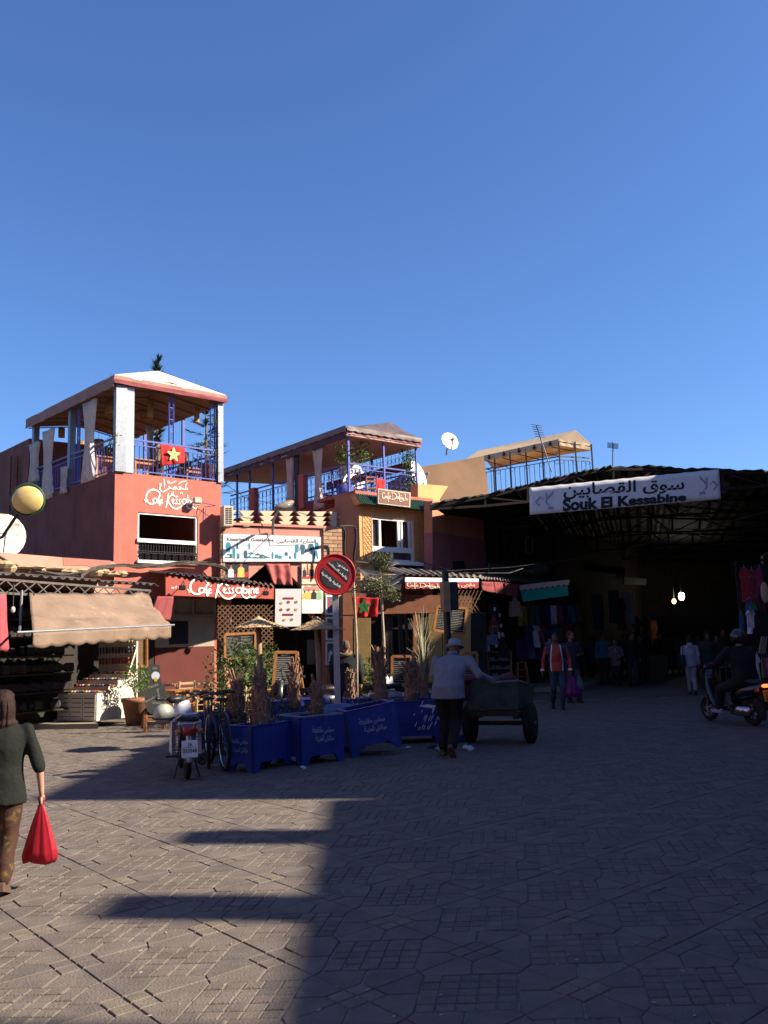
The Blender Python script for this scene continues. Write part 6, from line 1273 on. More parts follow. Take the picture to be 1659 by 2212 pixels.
def chalkboard(lb, pl, quad, off, rows=14, cols=2, frame=M_wood, name='chalkboard', seed=0, legs=None):
    t = thing(name, lb, 'chalkboard', pl.P(*quad[3], off)); tl, tr, br, bl = [pl.P(x, y, off) for x, y in quad]; m_ = MB(); m_.prism([tl, tr, br, bl], -pl.n * .03); b = build(m_, 'panel', mk('chalk_black', (.02, .021, .023), .8, .3, 5), t)
    m_ = MB()
    for a, c in ((tl, tr), (tr, br), (br, bl), (bl, tl)): m_.beam(a, c, .06, .045, pl.n)
    build(m_, 'frame', frame, t); m_ = MB(); r2 = random.Random(seed)
    f = lambda u, v: tl.lerp(tr, u).lerp(bl.lerp(br, u), v) + pl.n * .004
    for c_ in range(cols):
        for r_ in range(rows):
            u = .06 + c_ * (.92 / cols); e = u + (.84 / cols) * r2.uniform(.4, .95); v = .12 + .82 * r_ / rows
            while u < e:
                w_ = r2.uniform(.03, .09); m_.prism([f(u, v + .012), f(u + w_, v + .012), f(u + w_, v - .008), f(u, v - .008 + r2.uniform(0, .01))], pl.n * .002); u += w_ + .012
    m_.prism([f(.25, .08), f(.7, .07), f(.7, .045), f(.25, .05)], pl.n * .002)
    build(m_, 'chalk_writing', mk('chalk', (.35, .34, .3), .9), b, kind='stuff'); return t
chalkboard('wide framed chalkboard menu hung on the lattice screen', PLt, [(486, 1371), (552, 1367), (550, 1421), (486, 1423)], .15, 14, 2, seed=1)
PE = Plane(*DP(620, 1480, 18.5).xy, 12)
eb = chalkboard('tall easel chalkboard with an orange wooden frame standing behind the palm stumps', PE, [(596, 1409), (641, 1409), (636, 1505), (588, 1505)], 0, 20, 1, seed=2)
m_ = MB(); m_.beam(PE.P(642, 1409, -.02), PE.P(656, 1500, -.6), .05); m_.beam(PE.P(597, 1409, -.02), PE.P(600, 1500, -.6), .05); build(m_, 'rear_leg', M_wood, eb)
chalkboard('large chalkboard menu with cursive writing hung right of the grey pole', Plane(*DP(973, 1345, 21.5).xy, 14), [(945, 1310), (1008, 1314), (1002, 1370), (937, 1361)], 0, 12, 2, seed=3)
chalkboard('small chalkboard standing on the ground before the dark curtains', Plane(*DP(866, 1440, 20.5).xy, 5), [(847, 1418), (888, 1418), (888, 1478), (847, 1478)], 0, 12, 1, seed=4)
chalkboard('narrow chalkboard standing behind the old man', Plane(*DP(1020, 1440, 21).xy, 10), [(1003, 1410), (1030, 1410), (1030, 1480), (1003, 1480)], 0, 12, 1, seed=5)
# yellow lit mats / doors of the orange café
M_ymat = mk('ochre_mat', (.55, .38, .14), .8, .12, 3, .3, 20)
PY = Plane(*DP(850, 1400, 23.8).xy, 16)
for (x0, y0, x1, y1, lb) in ((765, 1335, 801, 1475, 'ochre reed mat panel under the dark red flag'), (926, 1325, 955, 1475, 'ochre reed mat panel left part behind the cursive chalkboard'), (957, 1325, 1017, 1475, 'ochre reed mat panel right part under the cursive chalkboard')):
    t = thing('reed_mat', lb, 'mat', PY.P(x0, y1)); m_ = MB(); slab(m_, PY, [(x0, y0), (x1, y0), (x1, y1), (x0, y1)], 0, .03); mm_ = build(m_, 'backing', M_ymat, t); m_ = MB(); n = int((x1 - x0) / 2)
    for k in range(n): m_.beam(PY.P(x0 + (x1 - x0) * (k + .5) / n, y0, .01), PY.P(x0 + (x1 - x0) * (k + .5) / n, y1, .01), .018)
    build(m_, 'reed', M_ymat, mm_, kind='stuff')
m_ = MB(); slab(m_, PY, [(741, 1290), (764, 1290), (764, 1490), (741, 1490)], .0, .1); slab(m_, PY, [(893, 1325), (905, 1325), (905, 1480), (893, 1480)], 0, .1); slab(m_, PY, [(741, 1280), (1020, 1288), (1020, 1322), (741, 1328)], .02, .1); build(m_, 'door_frame', mk('dark_orange_wood', (.2, .07, .03)), dab)
m_ = MB(); slab(m_, PY, [(801, 1320), (1050, 1322), (1050, 1500), (801, 1500)], -.6, .1); build(m_, 'room_shade_sheet', M_dark, dab)  # flat dark sheet standing for the shade of the room behind
for x0, x1, lb in ((833, 858, 'dark grey curtain in the doorway left of the orange post'), (866, 880, 'middle dark grey curtain in the shaded doorway'), (881, 892, 'grey curtain against the orange door post')):
    u0, z1_ = PY.uz(x0, 1325); u1_, z0_ = PY.uz(x1, 1455); curtain_uz(PY, u0, u1_, max(.3, z0_), z1_, -.3, None, 'curtain', mk('dark_curtain', (.13, .11, .1), .9), lb, 'curtain', .05, group='doorway curtains of the orange cafe')
m_ = MB(); PX = Plane(*DP(975, 1290, 22.5).xy, 20)
t = thing('trellis', 'broken diagonal wooden trellis hanging behind the lettered awning', 'trellis', PX.P(990, 1330)); m_ = MB()
for k in range(9):
    x = 952 + k * 8; m_.beam(PX.P(x, 1325, .01), PX.P(x + 25, 1275, .01), .018); m_.beam(PX.P(x + 22, 1325, -.01), PX.P(x - 6, 1282, -.01), .018)
m_.beam(PX.P(940, 1310, .02), PX.P(1018, 1312, .02), .025); build(m_, 'slat', mk('old_lattice', (.17, .09, .045)), t, kind='stuff')
# tall dark pole with a box, right of centre
pc = DP(968, 1400, 14.2); t = thing('lamp_pole', 'dark iron pole with a wooden backed box, standing behind the old man', 'pole', (pc.x, pc.y, 0)); m_ = MB(); m_.tube([V((pc.x, pc.y, 0)), V((pc.x, pc.y, DP(966, 1238, 14.2).z))], .055, 10); m_.ell((pc.x, pc.y, DP(966, 1238, 14.2).z), .055); build(m_, 'pole', M_black, t)
cb = DP(964, 1290, 14.1); m_ = MB(); m_.bevbox((cb.x - .02, cb.y - .08, cb.z), (.13, .12, .48), .01, R(25)); build(m_, 'wooden_box', mk('ply', (.38, .25, .13), .8, .2, 6, .2), t); m_ = MB(); m_.bevbox((cb.x + .12, cb.y, cb.z + .02), (.14, .1, .44), .02); build(m_, 'black_box', M_black, t)
# café chairs and tables on the ground
tb = [(400, 1500, 20.5, 'sunlit orange table edge behind the moped', .8), (522, 1500, 20.0, 'orange wooden table in sunlight beneath the lattice screen', .75), (590, 1500, 19.3, 'orange wooden table partly behind the thick palm stump', .7)]
for x, y, dd, lb, w_ in tb: c = DP(x - (0), y, dd); table(lb, (c.x, c.y, 0), w_, .75, R(35), M_wood, 'orange cafe tables on the square')
for x, dd, a, lb in ((408, 23, 30, 'pale straw chair left of the orange tables'), (440, 22.4, 20, 'pale straw chair second from left'), (465, 22.8, 200, 'pale straw chair near the dark red wall'), (555, 19, 25, 'pale low chair between the orange tables'), (378, 22.2, 50, 'pale straw chair behind the moped handlebar')):
    c = DP(x, 1500, dd); chair(lb, (c.x, c.y, 0), R(a), M_palewood, group='straw seated cafe chairs')
# ---- shoe stall
sc_c = G(208, 1571); dR = (G(269, 1563) - sc_c); dR = V((dR.x, dR.y, 0)).normalized(); dF = V((-dR.y, dR.x, 0)); Wc = 1.2; Lc = 1.25
shoe = thing('shoe_stall', 'white wheeled shoe stall with slatted doors, stepped tiers of shoes and a tall back rack', 'market stall', (sc_c.x, sc_c.y, 0)); M_stall = mk('stall_white', (.62, .59, .5), .6, .1, 5, .1, stain=(5, .62, (.4, .36, .28), .5))
O3 = V((sc_c.x, sc_c.y, 0)); pt3 = lambda a, b, z: O3 + dF * a + dR * b + V((0, 0, z))   # a along front, b depth
m_ = MB(); hgt = .74; m_.prism([pt3(0, 0, .13), pt3(Wc, 0, .13), pt3(Wc, 0, hgt), pt3(0, 0, hgt)], dR * Lc); box_ = build(m_, 'cabinet', M_stall, shoe)
for k in range(3):
    a0_ = .03 + k * .39; m_ = MB(); m_.prism([pt3(a0_, -.005, .16), pt3(a0_ + .36, -.005, .16), pt3(a0_ + .36, -.005, hgt - .03), pt3(a0_, -.005, hgt - .03)], -dR * .015); dr_ = build(m_, 'door', M_stall, box_ if False else shoe)
    m_ = MB()
    for j in range(5): m_.prism([pt3(a0_ + .03, -.021, .22 + j * .1), pt3(a0_ + .33, -.021, .22 + j * .1), pt3(a0_ + .33, -.021, .235 + j * .1), pt3(a0_ + .03, -.021, .235 + j * .1)], -dR * .002)
    build(m_, 'louvre_slot', M_black, dr_)
for k, (b0, z0) in enumerate(((.35, hgt), (.65, hgt + .13), (.95, hgt + .26))):
    m_ = MB(); m_.prism([pt3(0, b0, z0), pt3(Wc, b0, z0), pt3(Wc, b0, z0 + .13), pt3(0, b0, z0 + .13)], dR * (Lc - b0 + .0)); build(m_, 'display_step', M_stall, shoe)
m_ = MB(); m_.prism([pt3(-.0, Lc, .5), pt3(Wc, Lc, .5), pt3(Wc, Lc, 2.35), pt3(0, Lc, 2.35)], dR * .05); rack = build(m_, 'back_rack', M_stall, shoe)
m_ = MB(); m_.beam(pt3(0, .9, .95), pt3(0.0, Lc, 1.75), .04); build(m_, 'brace', M_stall, shoe)
for a, b in ((.1, .15), (Wc - .1, .15), (.1, Lc - .1)): m_ = MB(); m_.tube([pt3(a, b - .03, .065), pt3(a, b + .03, .065)], .065, 12); wh = build(m_, 'wheel', M_black, shoe)
shc = [mk('shoe_%d' % i, c, .55, .2) for i, c in enumerate([(.35, .03, .06), (.05, .04, .04), (.55, .45, .35), (.3, .12, .05), (.08, .1, .2), (.45, .3, .1)])]
def shoe_mb(m_, p, d, s=1):
    d = d.normalized(); rings = []
    for t, w_, h in ((0, .03, .05), (.06, .038, .055), (.13, .036, .035), (.2, .045, .035), (.25, .03, .02)):
        c = p + d * t * s; x = V((-d.y, d.x, 0)) * w_ * s; rings.append([c - x, c + x, c + x * .7 + V((0, 0, h * s)), c - x * .7 + V((0, 0, h * s))])
    m_.loft(rings)
kshoe = 0
for b0, z0 in ((.05, hgt), (.37, hgt + .13), (.67, hgt + .26), (.97, hgt + .39)):
    for k in range(13):
        for rr_ in range(2 if b0 < .3 else 1):
            q = MB(); a = .05 + k * .088; shoe_mb(q, pt3(a, b0 + .14 * rr_ + .0, z0 + .002), dR + dF * rnd.uniform(-.2, .2), .95); build(q, 'shoe', shc[rnd.randrange(6)], shoe, smooth=True); kshoe += 1
for r_ in range(4):
    m_ = MB(); zz = 1.35 + r_ * .25; m_.beam(pt3(.03, Lc - .03, zz + .17), pt3(Wc - .03, Lc - .03, zz + .17), .05, .02); build(m_, 'rail', M_stall, rack)
    for k in range(11):
        q = MB(); p = pt3(.08 + k * .1, Lc - .07, zz); rings = []
        for t, w_ in ((0, .02), (.04, .034), (.1, .03), (.16, .02)): c_ = p + V((0, 0, t)); rings.append([c_ - dF * w_, c_ - dR * .03, c_ + dF * w_, c_ + dR * .012])
        q.loft(rings); build(q, 'slipper', shc[(k * 3 + r_) % 6], shoe, smooth=True)
# bottle shaped board on an easel
PBt = Plane(*G(340, 1581).xy, 12); cb4 = crop_px(0, 1800, 2.9625); fbt = on_plane(PBt, cb4, 0); bt = thing('bottle_board', 'black bottle shaped welcome board on a wooden easel', 'chalkboard', PBt.P(340, 1580))
outl = [(1437, 1085), (1465, 1074), (1530, 1077), (1542, 1100), (1540, 1160), (1550, 1230), (1585, 1300), (1615, 1360), (1622, 1420), (1610, 1480), (1585, 1530), (1545, 1556), (1500, 1562), (1450, 1550), (1415, 1510), (1396, 1460), (1394, 1400), (1408, 1350), (1440, 1290), (1455, 1230), (1460, 1160), (1450, 1110)]
m_ = MB(); m_.prism([fbt(*p) for p in outl], -PBt.n * .03); bd = build(m_, 'board', mk('slate_black', (.06, .062, .058), .8, .1, 3), bt)
m_ = MB(); m_.disc(fbt(1500, 1185) + PBt.n * .0, PBt.n, .085, .004, 24); build(m_, 'round_sticker', mk('sticker', (.6, .68, .75), .5), bd); m_ = MB(); m_.prism([fbt(x, y) + PBt.n * .005 for x, y in ((1482, 1210), (1500, 1198), (1520, 1210), (1515, 1238), (1490, 1240))], PBt.n * .003); build(m_, 'yellow_mark', mk('sticker_y', (.65, .5, .05), .5), bd)
m_ = MB()
def tq(body, a, b, h):
    ax, ay = a; bx, by = b; dx, dy = bx - ax, by - ay; L_ = math.hypot(dx, dy); nx, ny = dy / L_ * h, -dx / L_ * h
    text_quad(m_, body, [fbt(ax, ay), fbt(bx, by), fbt(bx + nx, by + ny), fbt(ax + nx, ay + ny)], PBt.n, .004, .01)
tq('WIFI', (1470, 1128), (1520, 1120), 22); tq('Welcome', (1432, 1312), (1530, 1278), 28); tq('Bienvenue', (1507, 1312), (1530, 1416), 26); tq('Bienvenido', (1410, 1446), (1494, 1396), 24); tq('Café Kessabine', (1464, 1458), (1560, 1460), 28); tq(AR['maq'], (1570, 1440), (1606, 1466), 26); tq('\ufef2\ufeee\ufee8\ufeb4\ufed7', (1480, 1510), (1585, 1500), 26)
build(m_, 'chalk_writing', mk('chalk', (.35, .34, .3)), bd, kind='stuff')
m_ = MB()
for a, b in (((1405, 1560), (1398, 1728)), ((1560, 1560), (1575, 1700))): m_.beam(fbt(*a) - PBt.n * .02, fbt(*b), .06)
m_.beam(fbt(1410, 1610) - PBt.n * .01, fbt(1570, 1605) - PBt.n * .01, .05); m_.beam(fbt(1400, 1540) - PBt.n * .05, fbt(1360, 1700) - PBt.n * .35, .05); m_.beam(fbt(1560, 1540) - PBt.n * .05, fbt(1590, 1680) - PBt.n * .45, .05); build(m_, 'easel_leg', M_wood, bt)
# hanging lattice cupboard beside it
m_ = MB(); PC = Plane(*DP(300, 1400, 21.5).xy, 25); slab(m_, PC, [(277, 1376), (318, 1372), (318, 1440), (277, 1436)], 0, .3); cbx = build(m_, 'wall_cupboard', mk('cupboard', (.2, .12, .06), .7, .2), None, label='wooden cupboard with an orange edge hanging behind the shoe rack', cat='cupboard'); m_ = MB(); m_.beam(PC.P(317, 1373, .02), PC.P(317, 1440, .02), .05); m_.beam(PC.P(277, 1437, .02), PC.P(317, 1440, .02), .05); build(m_, 'edge_strip', M_wood, cbx)
# ---- parked mopeds behind the planters (only tops show)
def far_moped(lb, c, rz, col):
    t = thing('parked_moped', lb, 'moped', (c.x, c.y, 0), rz, 'mopeds parked behind the planters'); mt = mk('moped_' + str(col), col, .3, .1, spec=.6)
    for y in (-.6, .6): m_ = MB(); m_.torus((0, y, .28), (0, 1, 0), (0, 0, 1), .24, .045, 20, 6); m_.lathe([(.03, -.05), (.03, .05)], (0, y, .28), 8, 'X'); build(m_, 'wheel', M_black, t, local=True)
    m_ = MB(); m_.loft([[V((x * w_, y, z0 + h * v)) for x, v in ((-1, 0), (1, 0), (1, 1), (-1, 1))] for y, w_, z0, h in ((-.7, .06, .5, .15), (-.4, .13, .42, .3), (0, .12, .35, .3), (.3, .1, .3, .25))]); m_.loft([[V((x * w_, y, z)) for x, y in ((-1, y0), (1, y0), (1, y0 + .08), (-1, y0 + .08))] for w_, y0, z in ((.16, .3, .3), (.2, .42, .7), (.12, .42, .95))]); build(m_, 'body', mt, t, local=True, smooth=True)
    m_ = MB(); m_.loft([[V((x * w_, y, z)) for x, z in ((-1, z0), (1, z0), (.8, z0 + .1), (-.8, z0 + .1))] for y, w_, z0 in ((-.7, .09, .74), (-.3, .14, .72), (.1, .1, .7))]); build(m_, 'seat', M_black, t, local=True, smooth=True)
    m_ = MB(); m_.tube([(-.34, .3, 1.02), (-.1, .42, 1.0), (.1, .42, 1.0), (.34, .3, 1.02)], .016, 6); m_.tube([(0, .6, .3), (0, .42, 1.0)], .03, 6); build(m_, 'handlebar', M_black, t, local=True)
    m_ = MB(); m_.ell((0, .5, .92), .1, .08, .09); build(m_, 'headlight', mk('lens_grey', (.2, .2, .2)), t, local=True, smooth=True)
    m_ = MB()
    for s in (-1, 1): m_.tube([(s * .2, .36, 1.02), (s * .3, .34, 1.18)], .008, 4); m_.ell((s * .32, .34, 1.2), .06, .015, .045)
    build(m_, 'mirror', M_black, t, local=True)
for x, dd, a, col, lb in ((655, 18.3, 70, (.03, .03, .035), 'black moped parked between the easel and the parasol post'), (690, 18.9, 95, (.25, .25, .27), 'grey moped parked just left of the round sign pole'), (795, 18.6, 80, (.3, .32, .36), 'silver moped parked behind the short palm stump'), (880, 18.8, 60, (.65, .65, .66), 'white fronted moped parked beside the small chalkboard')):
    far_moped(lb, DP(x, 1500, dd), R(a), col)
# ------------------------------------------------------------ people
def cmat(n, c, **k): return mk('cloth_' + n, c, .85, k.pop('var', .15), 8, .3, 25, **k)
SKIN = mk('skin_tan', (.32, .17, .1), .55, .08, 12, .05); SKIND = mk('skin_brown', (.2, .1, .06), .55, .08, 12, .05); SKINP = mk('skin_light', (.48, .28, .2), .55, .08, 12, .05)
HAIR = mk('hair_black', (.012, .01, .01), .8, .3, 40, .3); HAIRB = mk('hair_brown', (.022, .007, .005), .8, .35, 40, .3)
EYE = mk('eye_dark', (.02, .015, .015), .3)
def person(lb, pos, face, H=1.72, top=None, bot=None, hair=HAIR, skin=SKIN, pose=None, w=1.0, hem=.86, sleeve='long', shoe=M_black, vox=.02, skirt=None, hood=None, eyes=True, long_hair=0, group=None, beard=None, bob=1.0, sit=False, loose=1.0, name='person', legs=True):
    s = H / 1.75; P = dict(dz=0, lean=0, hx=0, hy=0, hdy=0, hdz=0)
    P.update(pose or {}); dz = P['dz']; ln = P['lean']
    J = {'hip': V((0, 0, .93 + dz)), 'cho': V((P['hx'] * .5, ln * .6, 1.3 + dz)), 'sh': V((P['hx'], ln, 1.43 + dz + P.get('shz', 0))), 'nk': V((P['hx'], ln * 1.12, 1.5 + dz + P.get('shz', 0))), 'hd': V((P['hx'] + P.get('hdx', 0), ln * 1.3 + P['hdy'] + .01, 1.64 + dz + P['hdz'] + P.get('shz', 0)))}
    for sd, q in (('L', -1), ('R', 1)):
        S = J['sh'] + V((q * .19 * w, 0, -.01)); J[sd + 'S'] = S; J[sd + 'E'] = V(P.get(sd + 'E', S + V((q * .05, -.03, -.28)))); J[sd + 'W'] = V(P.get(sd + 'W', J[sd + 'E'] + V((q * .0, .06, -.24))))
        J[sd + 'H'] = V((q * .09 * w, 0, .9 + dz)); J[sd + 'K'] = V(P.get(sd + 'K', (q * .095, .02, .49))); J[sd + 'A'] = V(P.get(sd + 'A', (q * .1, -.01, .09)))
    t = thing(name, lb, 'person', pos, R(face), group); M = Matrix.Scale(s, 4)
    def limb(mb, pts, rs, n=10):
        mb.tube(pts, rs, n)
        for p, r_ in zip(pts, rs): mb.ell(p, r_, n=8, m=6)
    def torso(mb, e=0.0, z0=.88, flare=0):
        pr = [(z0, .165 * w + e + flare, .115 * w + e + flare * .7), (.98, .168 * w + e, .12 * w + e), (1.1, .15 * w + e, .11 * w + e), (1.28, .175 * w + e, .125 * w + e), (1.4, .185 * w + e, .11 + e), (1.46, .13 * w + e, .08 + e), (1.5, .065 + e * .5, .06 + e * .5)]
        rings = []
        for z, rx, ry in pr:
            if z <= .98: c = V((0, 0, z + dz))
            elif z < 1.43: k = (z - .98) / .45; c = V((P['hx'] * k, ln * k, z + dz + P.get('shz', 0) * k))
            else: c = V((P['hx'], ln * (1 + (z - 1.43) * 1.5), z + dz + P.get('shz', 0)))
            rings.append([c + V((rx * math.cos(a), ry * math.sin(a), 0)) for a in np.linspace(0, 6.2832, 16, endpoint=False)])
        mb.loft(rings)
    # body
    b = MB(M); torso(b, -.02); hd = J['hd']; fdir = V(P.get('look', (0, 1, 0))).normalized(); fx_ = V((fdir.y, -fdir.x, 0)).normalized(); fu = fx_.cross(fdir)
    rot = Matrix((fx_, fdir, fu)).transposed()
    b.ell(hd, .074, .094, .116, 14, 10, rot); b.ell(hd + rot @ V((0, .03, -.06)), .055, .062, .055, 10, 7, rot); b.ell(hd + rot @ V((0, .1, -.012)), .013, .02, .026, 8, 6, rot)
    for q in (-1, 1): b.ell(hd + rot @ V((q * .076, -.005, -.005)), .012, .02, .032, 8, 6, rot)
    b.tube([J['nk'] - V((0, 0, .04)), hd - V((0, .01, .06))], [.056, .05], 10)
    for sd in 'LR':
        limb(b, [J[sd + 'S'], J[sd + 'E'], J[sd + 'W']], [.045, .038, .026])
        if legs: limb(b, [J[sd + 'H'], J[sd + 'K'], J[sd + 'A']], [.075, .05, .036])
        b.ell(J[sd + 'W'] + (J[sd + 'W'] - J[sd + 'E']).normalized() * .05, .032, .03, .04, 8, 6)
    q = remesh(b, vox * .8 * (1 if vox > .015 else .8), 2)
    for sd, sg in (('L', -1), ('R', 1)):
        d = (J[sd + 'W'] - J[sd + 'E']).normalized(); c = J[sd + 'W'] + d * .075; side = d.cross(V((0, 1, 0))).normalized(); nf = d.cross(side); fh = MB(M)
        for k in range(4):
            o = c + nf * (-.024 + .016 * k) ; l_ = (.05, .06, .056, .044)[k]; fh.tube([o, o + d * l_ * .55 + side * -sg * .004, o + d * l_ * .9 - side * sg * .02, o + d * l_ * .8 - side * sg * .04], [.0095, .009, .008, .006], 6)
        fh.tube([c - d * .04 + nf * .028, c + nf * .042 + d * .0, c + nf * .038 + d * .03], [.011, .01, .008], 6)
        n0 = len(q.v); q.v += fh.v; q.f += [tuple(i + n0 for i in f) for f in fh.f]
    build(q, 'body', skin, t, smooth=True, local=True)
    # top garment
    if top:
        b = MB(M); torso(b, .018 * loose, hem if not skirt else .88, .018)
        r_ = .062 * loose
        for sd in 'LR':
            e_ = J[sd + 'W'] if sleeve == 'long' else J[sd + 'E'].lerp(J[sd + 'W'], .12) if sleeve == 'elbow' else J[sd + 'S'].lerp(J[sd + 'E'], .55)
            if sleeve == 'long': limb(b, [J[sd + 'S'], J[sd + 'E'], e_ - (e_ - J[sd + 'E']).normalized() * .02], [r_, .054 * loose, .042 * loose])
            else: limb(b, [J[sd + 'S'], J[sd + 'E'].lerp(e_, .5), e_], [r_, .056, .054])
        if skirt:
            rings = [[V((rx * math.cos(a) * (1 + .04 * math.sin(a * 7)), ry * math.sin(a), z + dz)) for a in np.linspace(0, 6.2832, 24, endpoint=False)] for z, rx, ry in ((1.0, .17 * w, .13), (.8, .2 * w, .16), (.5, .22 * w, .19), (skirt, .25 * w, .23))]; b.loft(rings)
        q = remesh(b, vox, 3); q.v = [tuple(V(p) + V((1, 1, 0)) * .012 * mnoise.noise(V(p) * 7)) for p in q.v]; build(q, 'jacket' if sleeve == 'long' else 'blouse', top, t, smooth=True, local=True)
    if hood:
        b = MB(M); b.ell(hd + rot @ V((0, -.02, .01)), .1, .115, .14, 12, 8, rot); b.ell(J['nk'] + V((0, -.02, .0)), .11, .1, .08); build(remesh(b, vox, 2), 'hood', hood, t, smooth=True, local=True)
    if bot and legs:
        b = MB(M)
        b.loft([[V((rx * math.cos(a), ry * math.sin(a), z + dz)) for a in np.linspace(0, 6.2832, 14, endpoint=False)] for z, rx, ry in ((.82, .16 * w, .12), (.9, .17 * w, .125), (.99, .155 * w, .115))])
        for sd in 'LR':
            A = J[sd + 'A']; limb(b, [J[sd + 'H'] - V((0, 0, .03)), J[sd + 'K'], A + (J[sd + 'K'] - A).normalized() * .02], [.09 * w, .073 * loose, .062 * loose])
        q = remesh(b, vox, 3); q.v = [tuple(V(p) + V((1, 1, 0)) * .01 * mnoise.noise(V(p) * 8)) for p in q.v]; build(q, 'trousers', bot, t, smooth=True, local=True)
    # shoes
    if legs:
      for sd in 'LR':
        b = MB(M); A = J[sd + 'A']; tilt = P.get(sd + 'T', 0); fd = V((0, math.cos(tilt), -math.sin(tilt))); fz = V((0, math.sin(tilt), math.cos(tilt))); rings = []
        for tt, w_, h in ((-.08, .03, .06), (-.03, .038, .085), (.06, .044, .075), (.14, .046, .045), (.19, .03, .03)):
            c = A + fd * tt - fz * .09; x = V((w_, 0, 0)); rings.append([c - x, c + x, c + x * .8 + fz * h, c - x * .8 + fz * h])
        b.loft(rings); build(b, 'shoe', shoe, t, smooth=False, local=True)
    # hair
    if hair and not hood:
        b = MB(M); b.ell(hd + rot @ V((0, -.018, .022)), .085 * bob, .1 * bob, .112 * bob, 14, 10, rot)
        if long_hair: b.ell(hd + rot @ V((0, -.035, -.04)), .098 * bob, .085 * bob, .11 + long_hair * .3, 14, 10, rot); b.ell(hd + rot @ V((0, -.03, -.1 - long_hair * .25)), .11 * bob, .085 * bob, .07, 12, 8, rot)
        q = remesh(b, vox * .7, 1); Hd = hd * s; cut = []
        ri = rot.inverted()
        q.v = [tuple(V(p) + V((1, 1, 0)) * .016 * mnoise.noise(V((p[0] * 40, p[1] * 40, p[2] * 5)))) for p in q.v]
        keep = [];
        for f in q.f:
            c = sum((V(q.v[i]) for i in f), V((0, 0, 0))) / len(f); l = ri @ ((c - Hd) / s)
            if l.y > .045 and l.z < .055 - (.0 if not long_hair else .0): continue
            if not long_hair and l.z < -.06: continue
            keep.append(f)
        q.f = keep; build(q, 'hair', hair, t, smooth=True, local=True)
    if beard:
        b = MB(M); b.ell(hd + rot @ V((0, .045, -.078)), .052, .052, .042, 10, 7, rot); build(b, 'beard', beard, t, smooth=True, local=True)
    if eyes:
        for q_ in (-1, 1):
            b = MB(M); b.ell(hd + rot @ V((q_ * .03, .083, .012)), .011, .008, .007, 8, 5, rot); b.box(hd + rot @ V((q_ * .03, .088, .032)), (.028, .006, .006)); build(b, 'eye', EYE, t, local=True)
        b = MB(M); b.box(hd + rot @ V((0, .093, -.052)), (.04, .006, .008)); build(b, 'mouth', mk('lips', (.25, .08, .06), .5), t, local=True)
    return t, J, s
# --- woman with the red bag
WP = V((-2.80, 6.55, 0)); Z = lambda *a: V(a)
s_w = 1.43 / 1.75
tw, Jw, sw_ = person('woman in a dark green top walking away with a red bag at the left edge', WP, 8, 1.37, cmat('dark_green', (.006, .009, .007)), cmat('printed_trousers', (.03, .018, .012), col2=(.07, .02, .01), stain=(11, .54, (.22, .13, .03), .6), wear=(14, .58, (.1, .16, .03), .8)), HAIRB, SKINP,
    dict(RE=(.335, -.02, 1.1), RW=(.35, .03, .84), LK=(-.1, .14, .5), LA=(-.1, .2, .1), RK=(.1, -.04, .5), RA=(.1, -.22, .14), RT=.3, look=(-.15, 1, 0)), w=1.14, hem=.76, sleeve='elbow', shoe=mk('sandal', (.1, .06, .04)), vox=.014, long_hair=.22, loose=1.1, bob=1.2, eyes=True)
# bag in her right hand
def rotz(v, a): return V((v[0] * math.cos(a) - v[1] * math.sin(a), v[0] * math.sin(a) + v[1] * math.cos(a), v[2]))
hw_ = WP + rotz((Jw['RW'] + V((0, .0, -.1))) * sw_, R(8))
def bag(lb, top_, wd, ht, mat, seed=0, dp=.5, nm='plastic_bag', dirx=V((1, 0, 0)), group=None):
    t = thing(nm, lb, 'bag', top_ - V((0, 0, ht))); rings = []; n = 40; diry = V((-dirx.y, dirx.x, 0))
    for i in range(15):
        q = i / 14; z = -ht * q; ww = wd * .5 * (.1 + .9 * min(1, q * 1.15) ** .85) * (1 - .06 * (q > .95)); dd = ww * dp * (1 - .3 * (q > .9))
        rings.append([top_ + dirx * (ww * (1 + .07 * math.sin(9 * a + seed) * (1 - q * .6)) * math.copysign(abs(math.cos(a)) ** .8, math.cos(a))) + diry * (dd * (1 + .12 * math.sin(11 * a + seed)) * math.sin(a)) + V((0, 0, z + .012 * math.sin(3 * a + seed) * q)) for a in np.linspace(0, 6.2832, n, endpoint=False)])
    m_ = MB(); m_.loft(rings); build(m_, 'sack', mat, t, smooth=True); m_ = MB()
    for sg in (-1, 1): m_.tube([top_ + dirx * sg * .012, top_ + dirx * sg * .02 + V((0, 0, .045)), top_ + V((0, 0, .07))], .006, 5)
    build(m_, 'handle', mat, t); return t
M_rbag = mk('red_plastic', (.62, .03, .06), .3, .15, 6, .15, 20, spec=.5, trans=.5)
bag('red translucent plastic bag swinging from the hand of the woman', hw_ + V((0, 0, .0)), .25, .4, M_rbag, 2, .45)
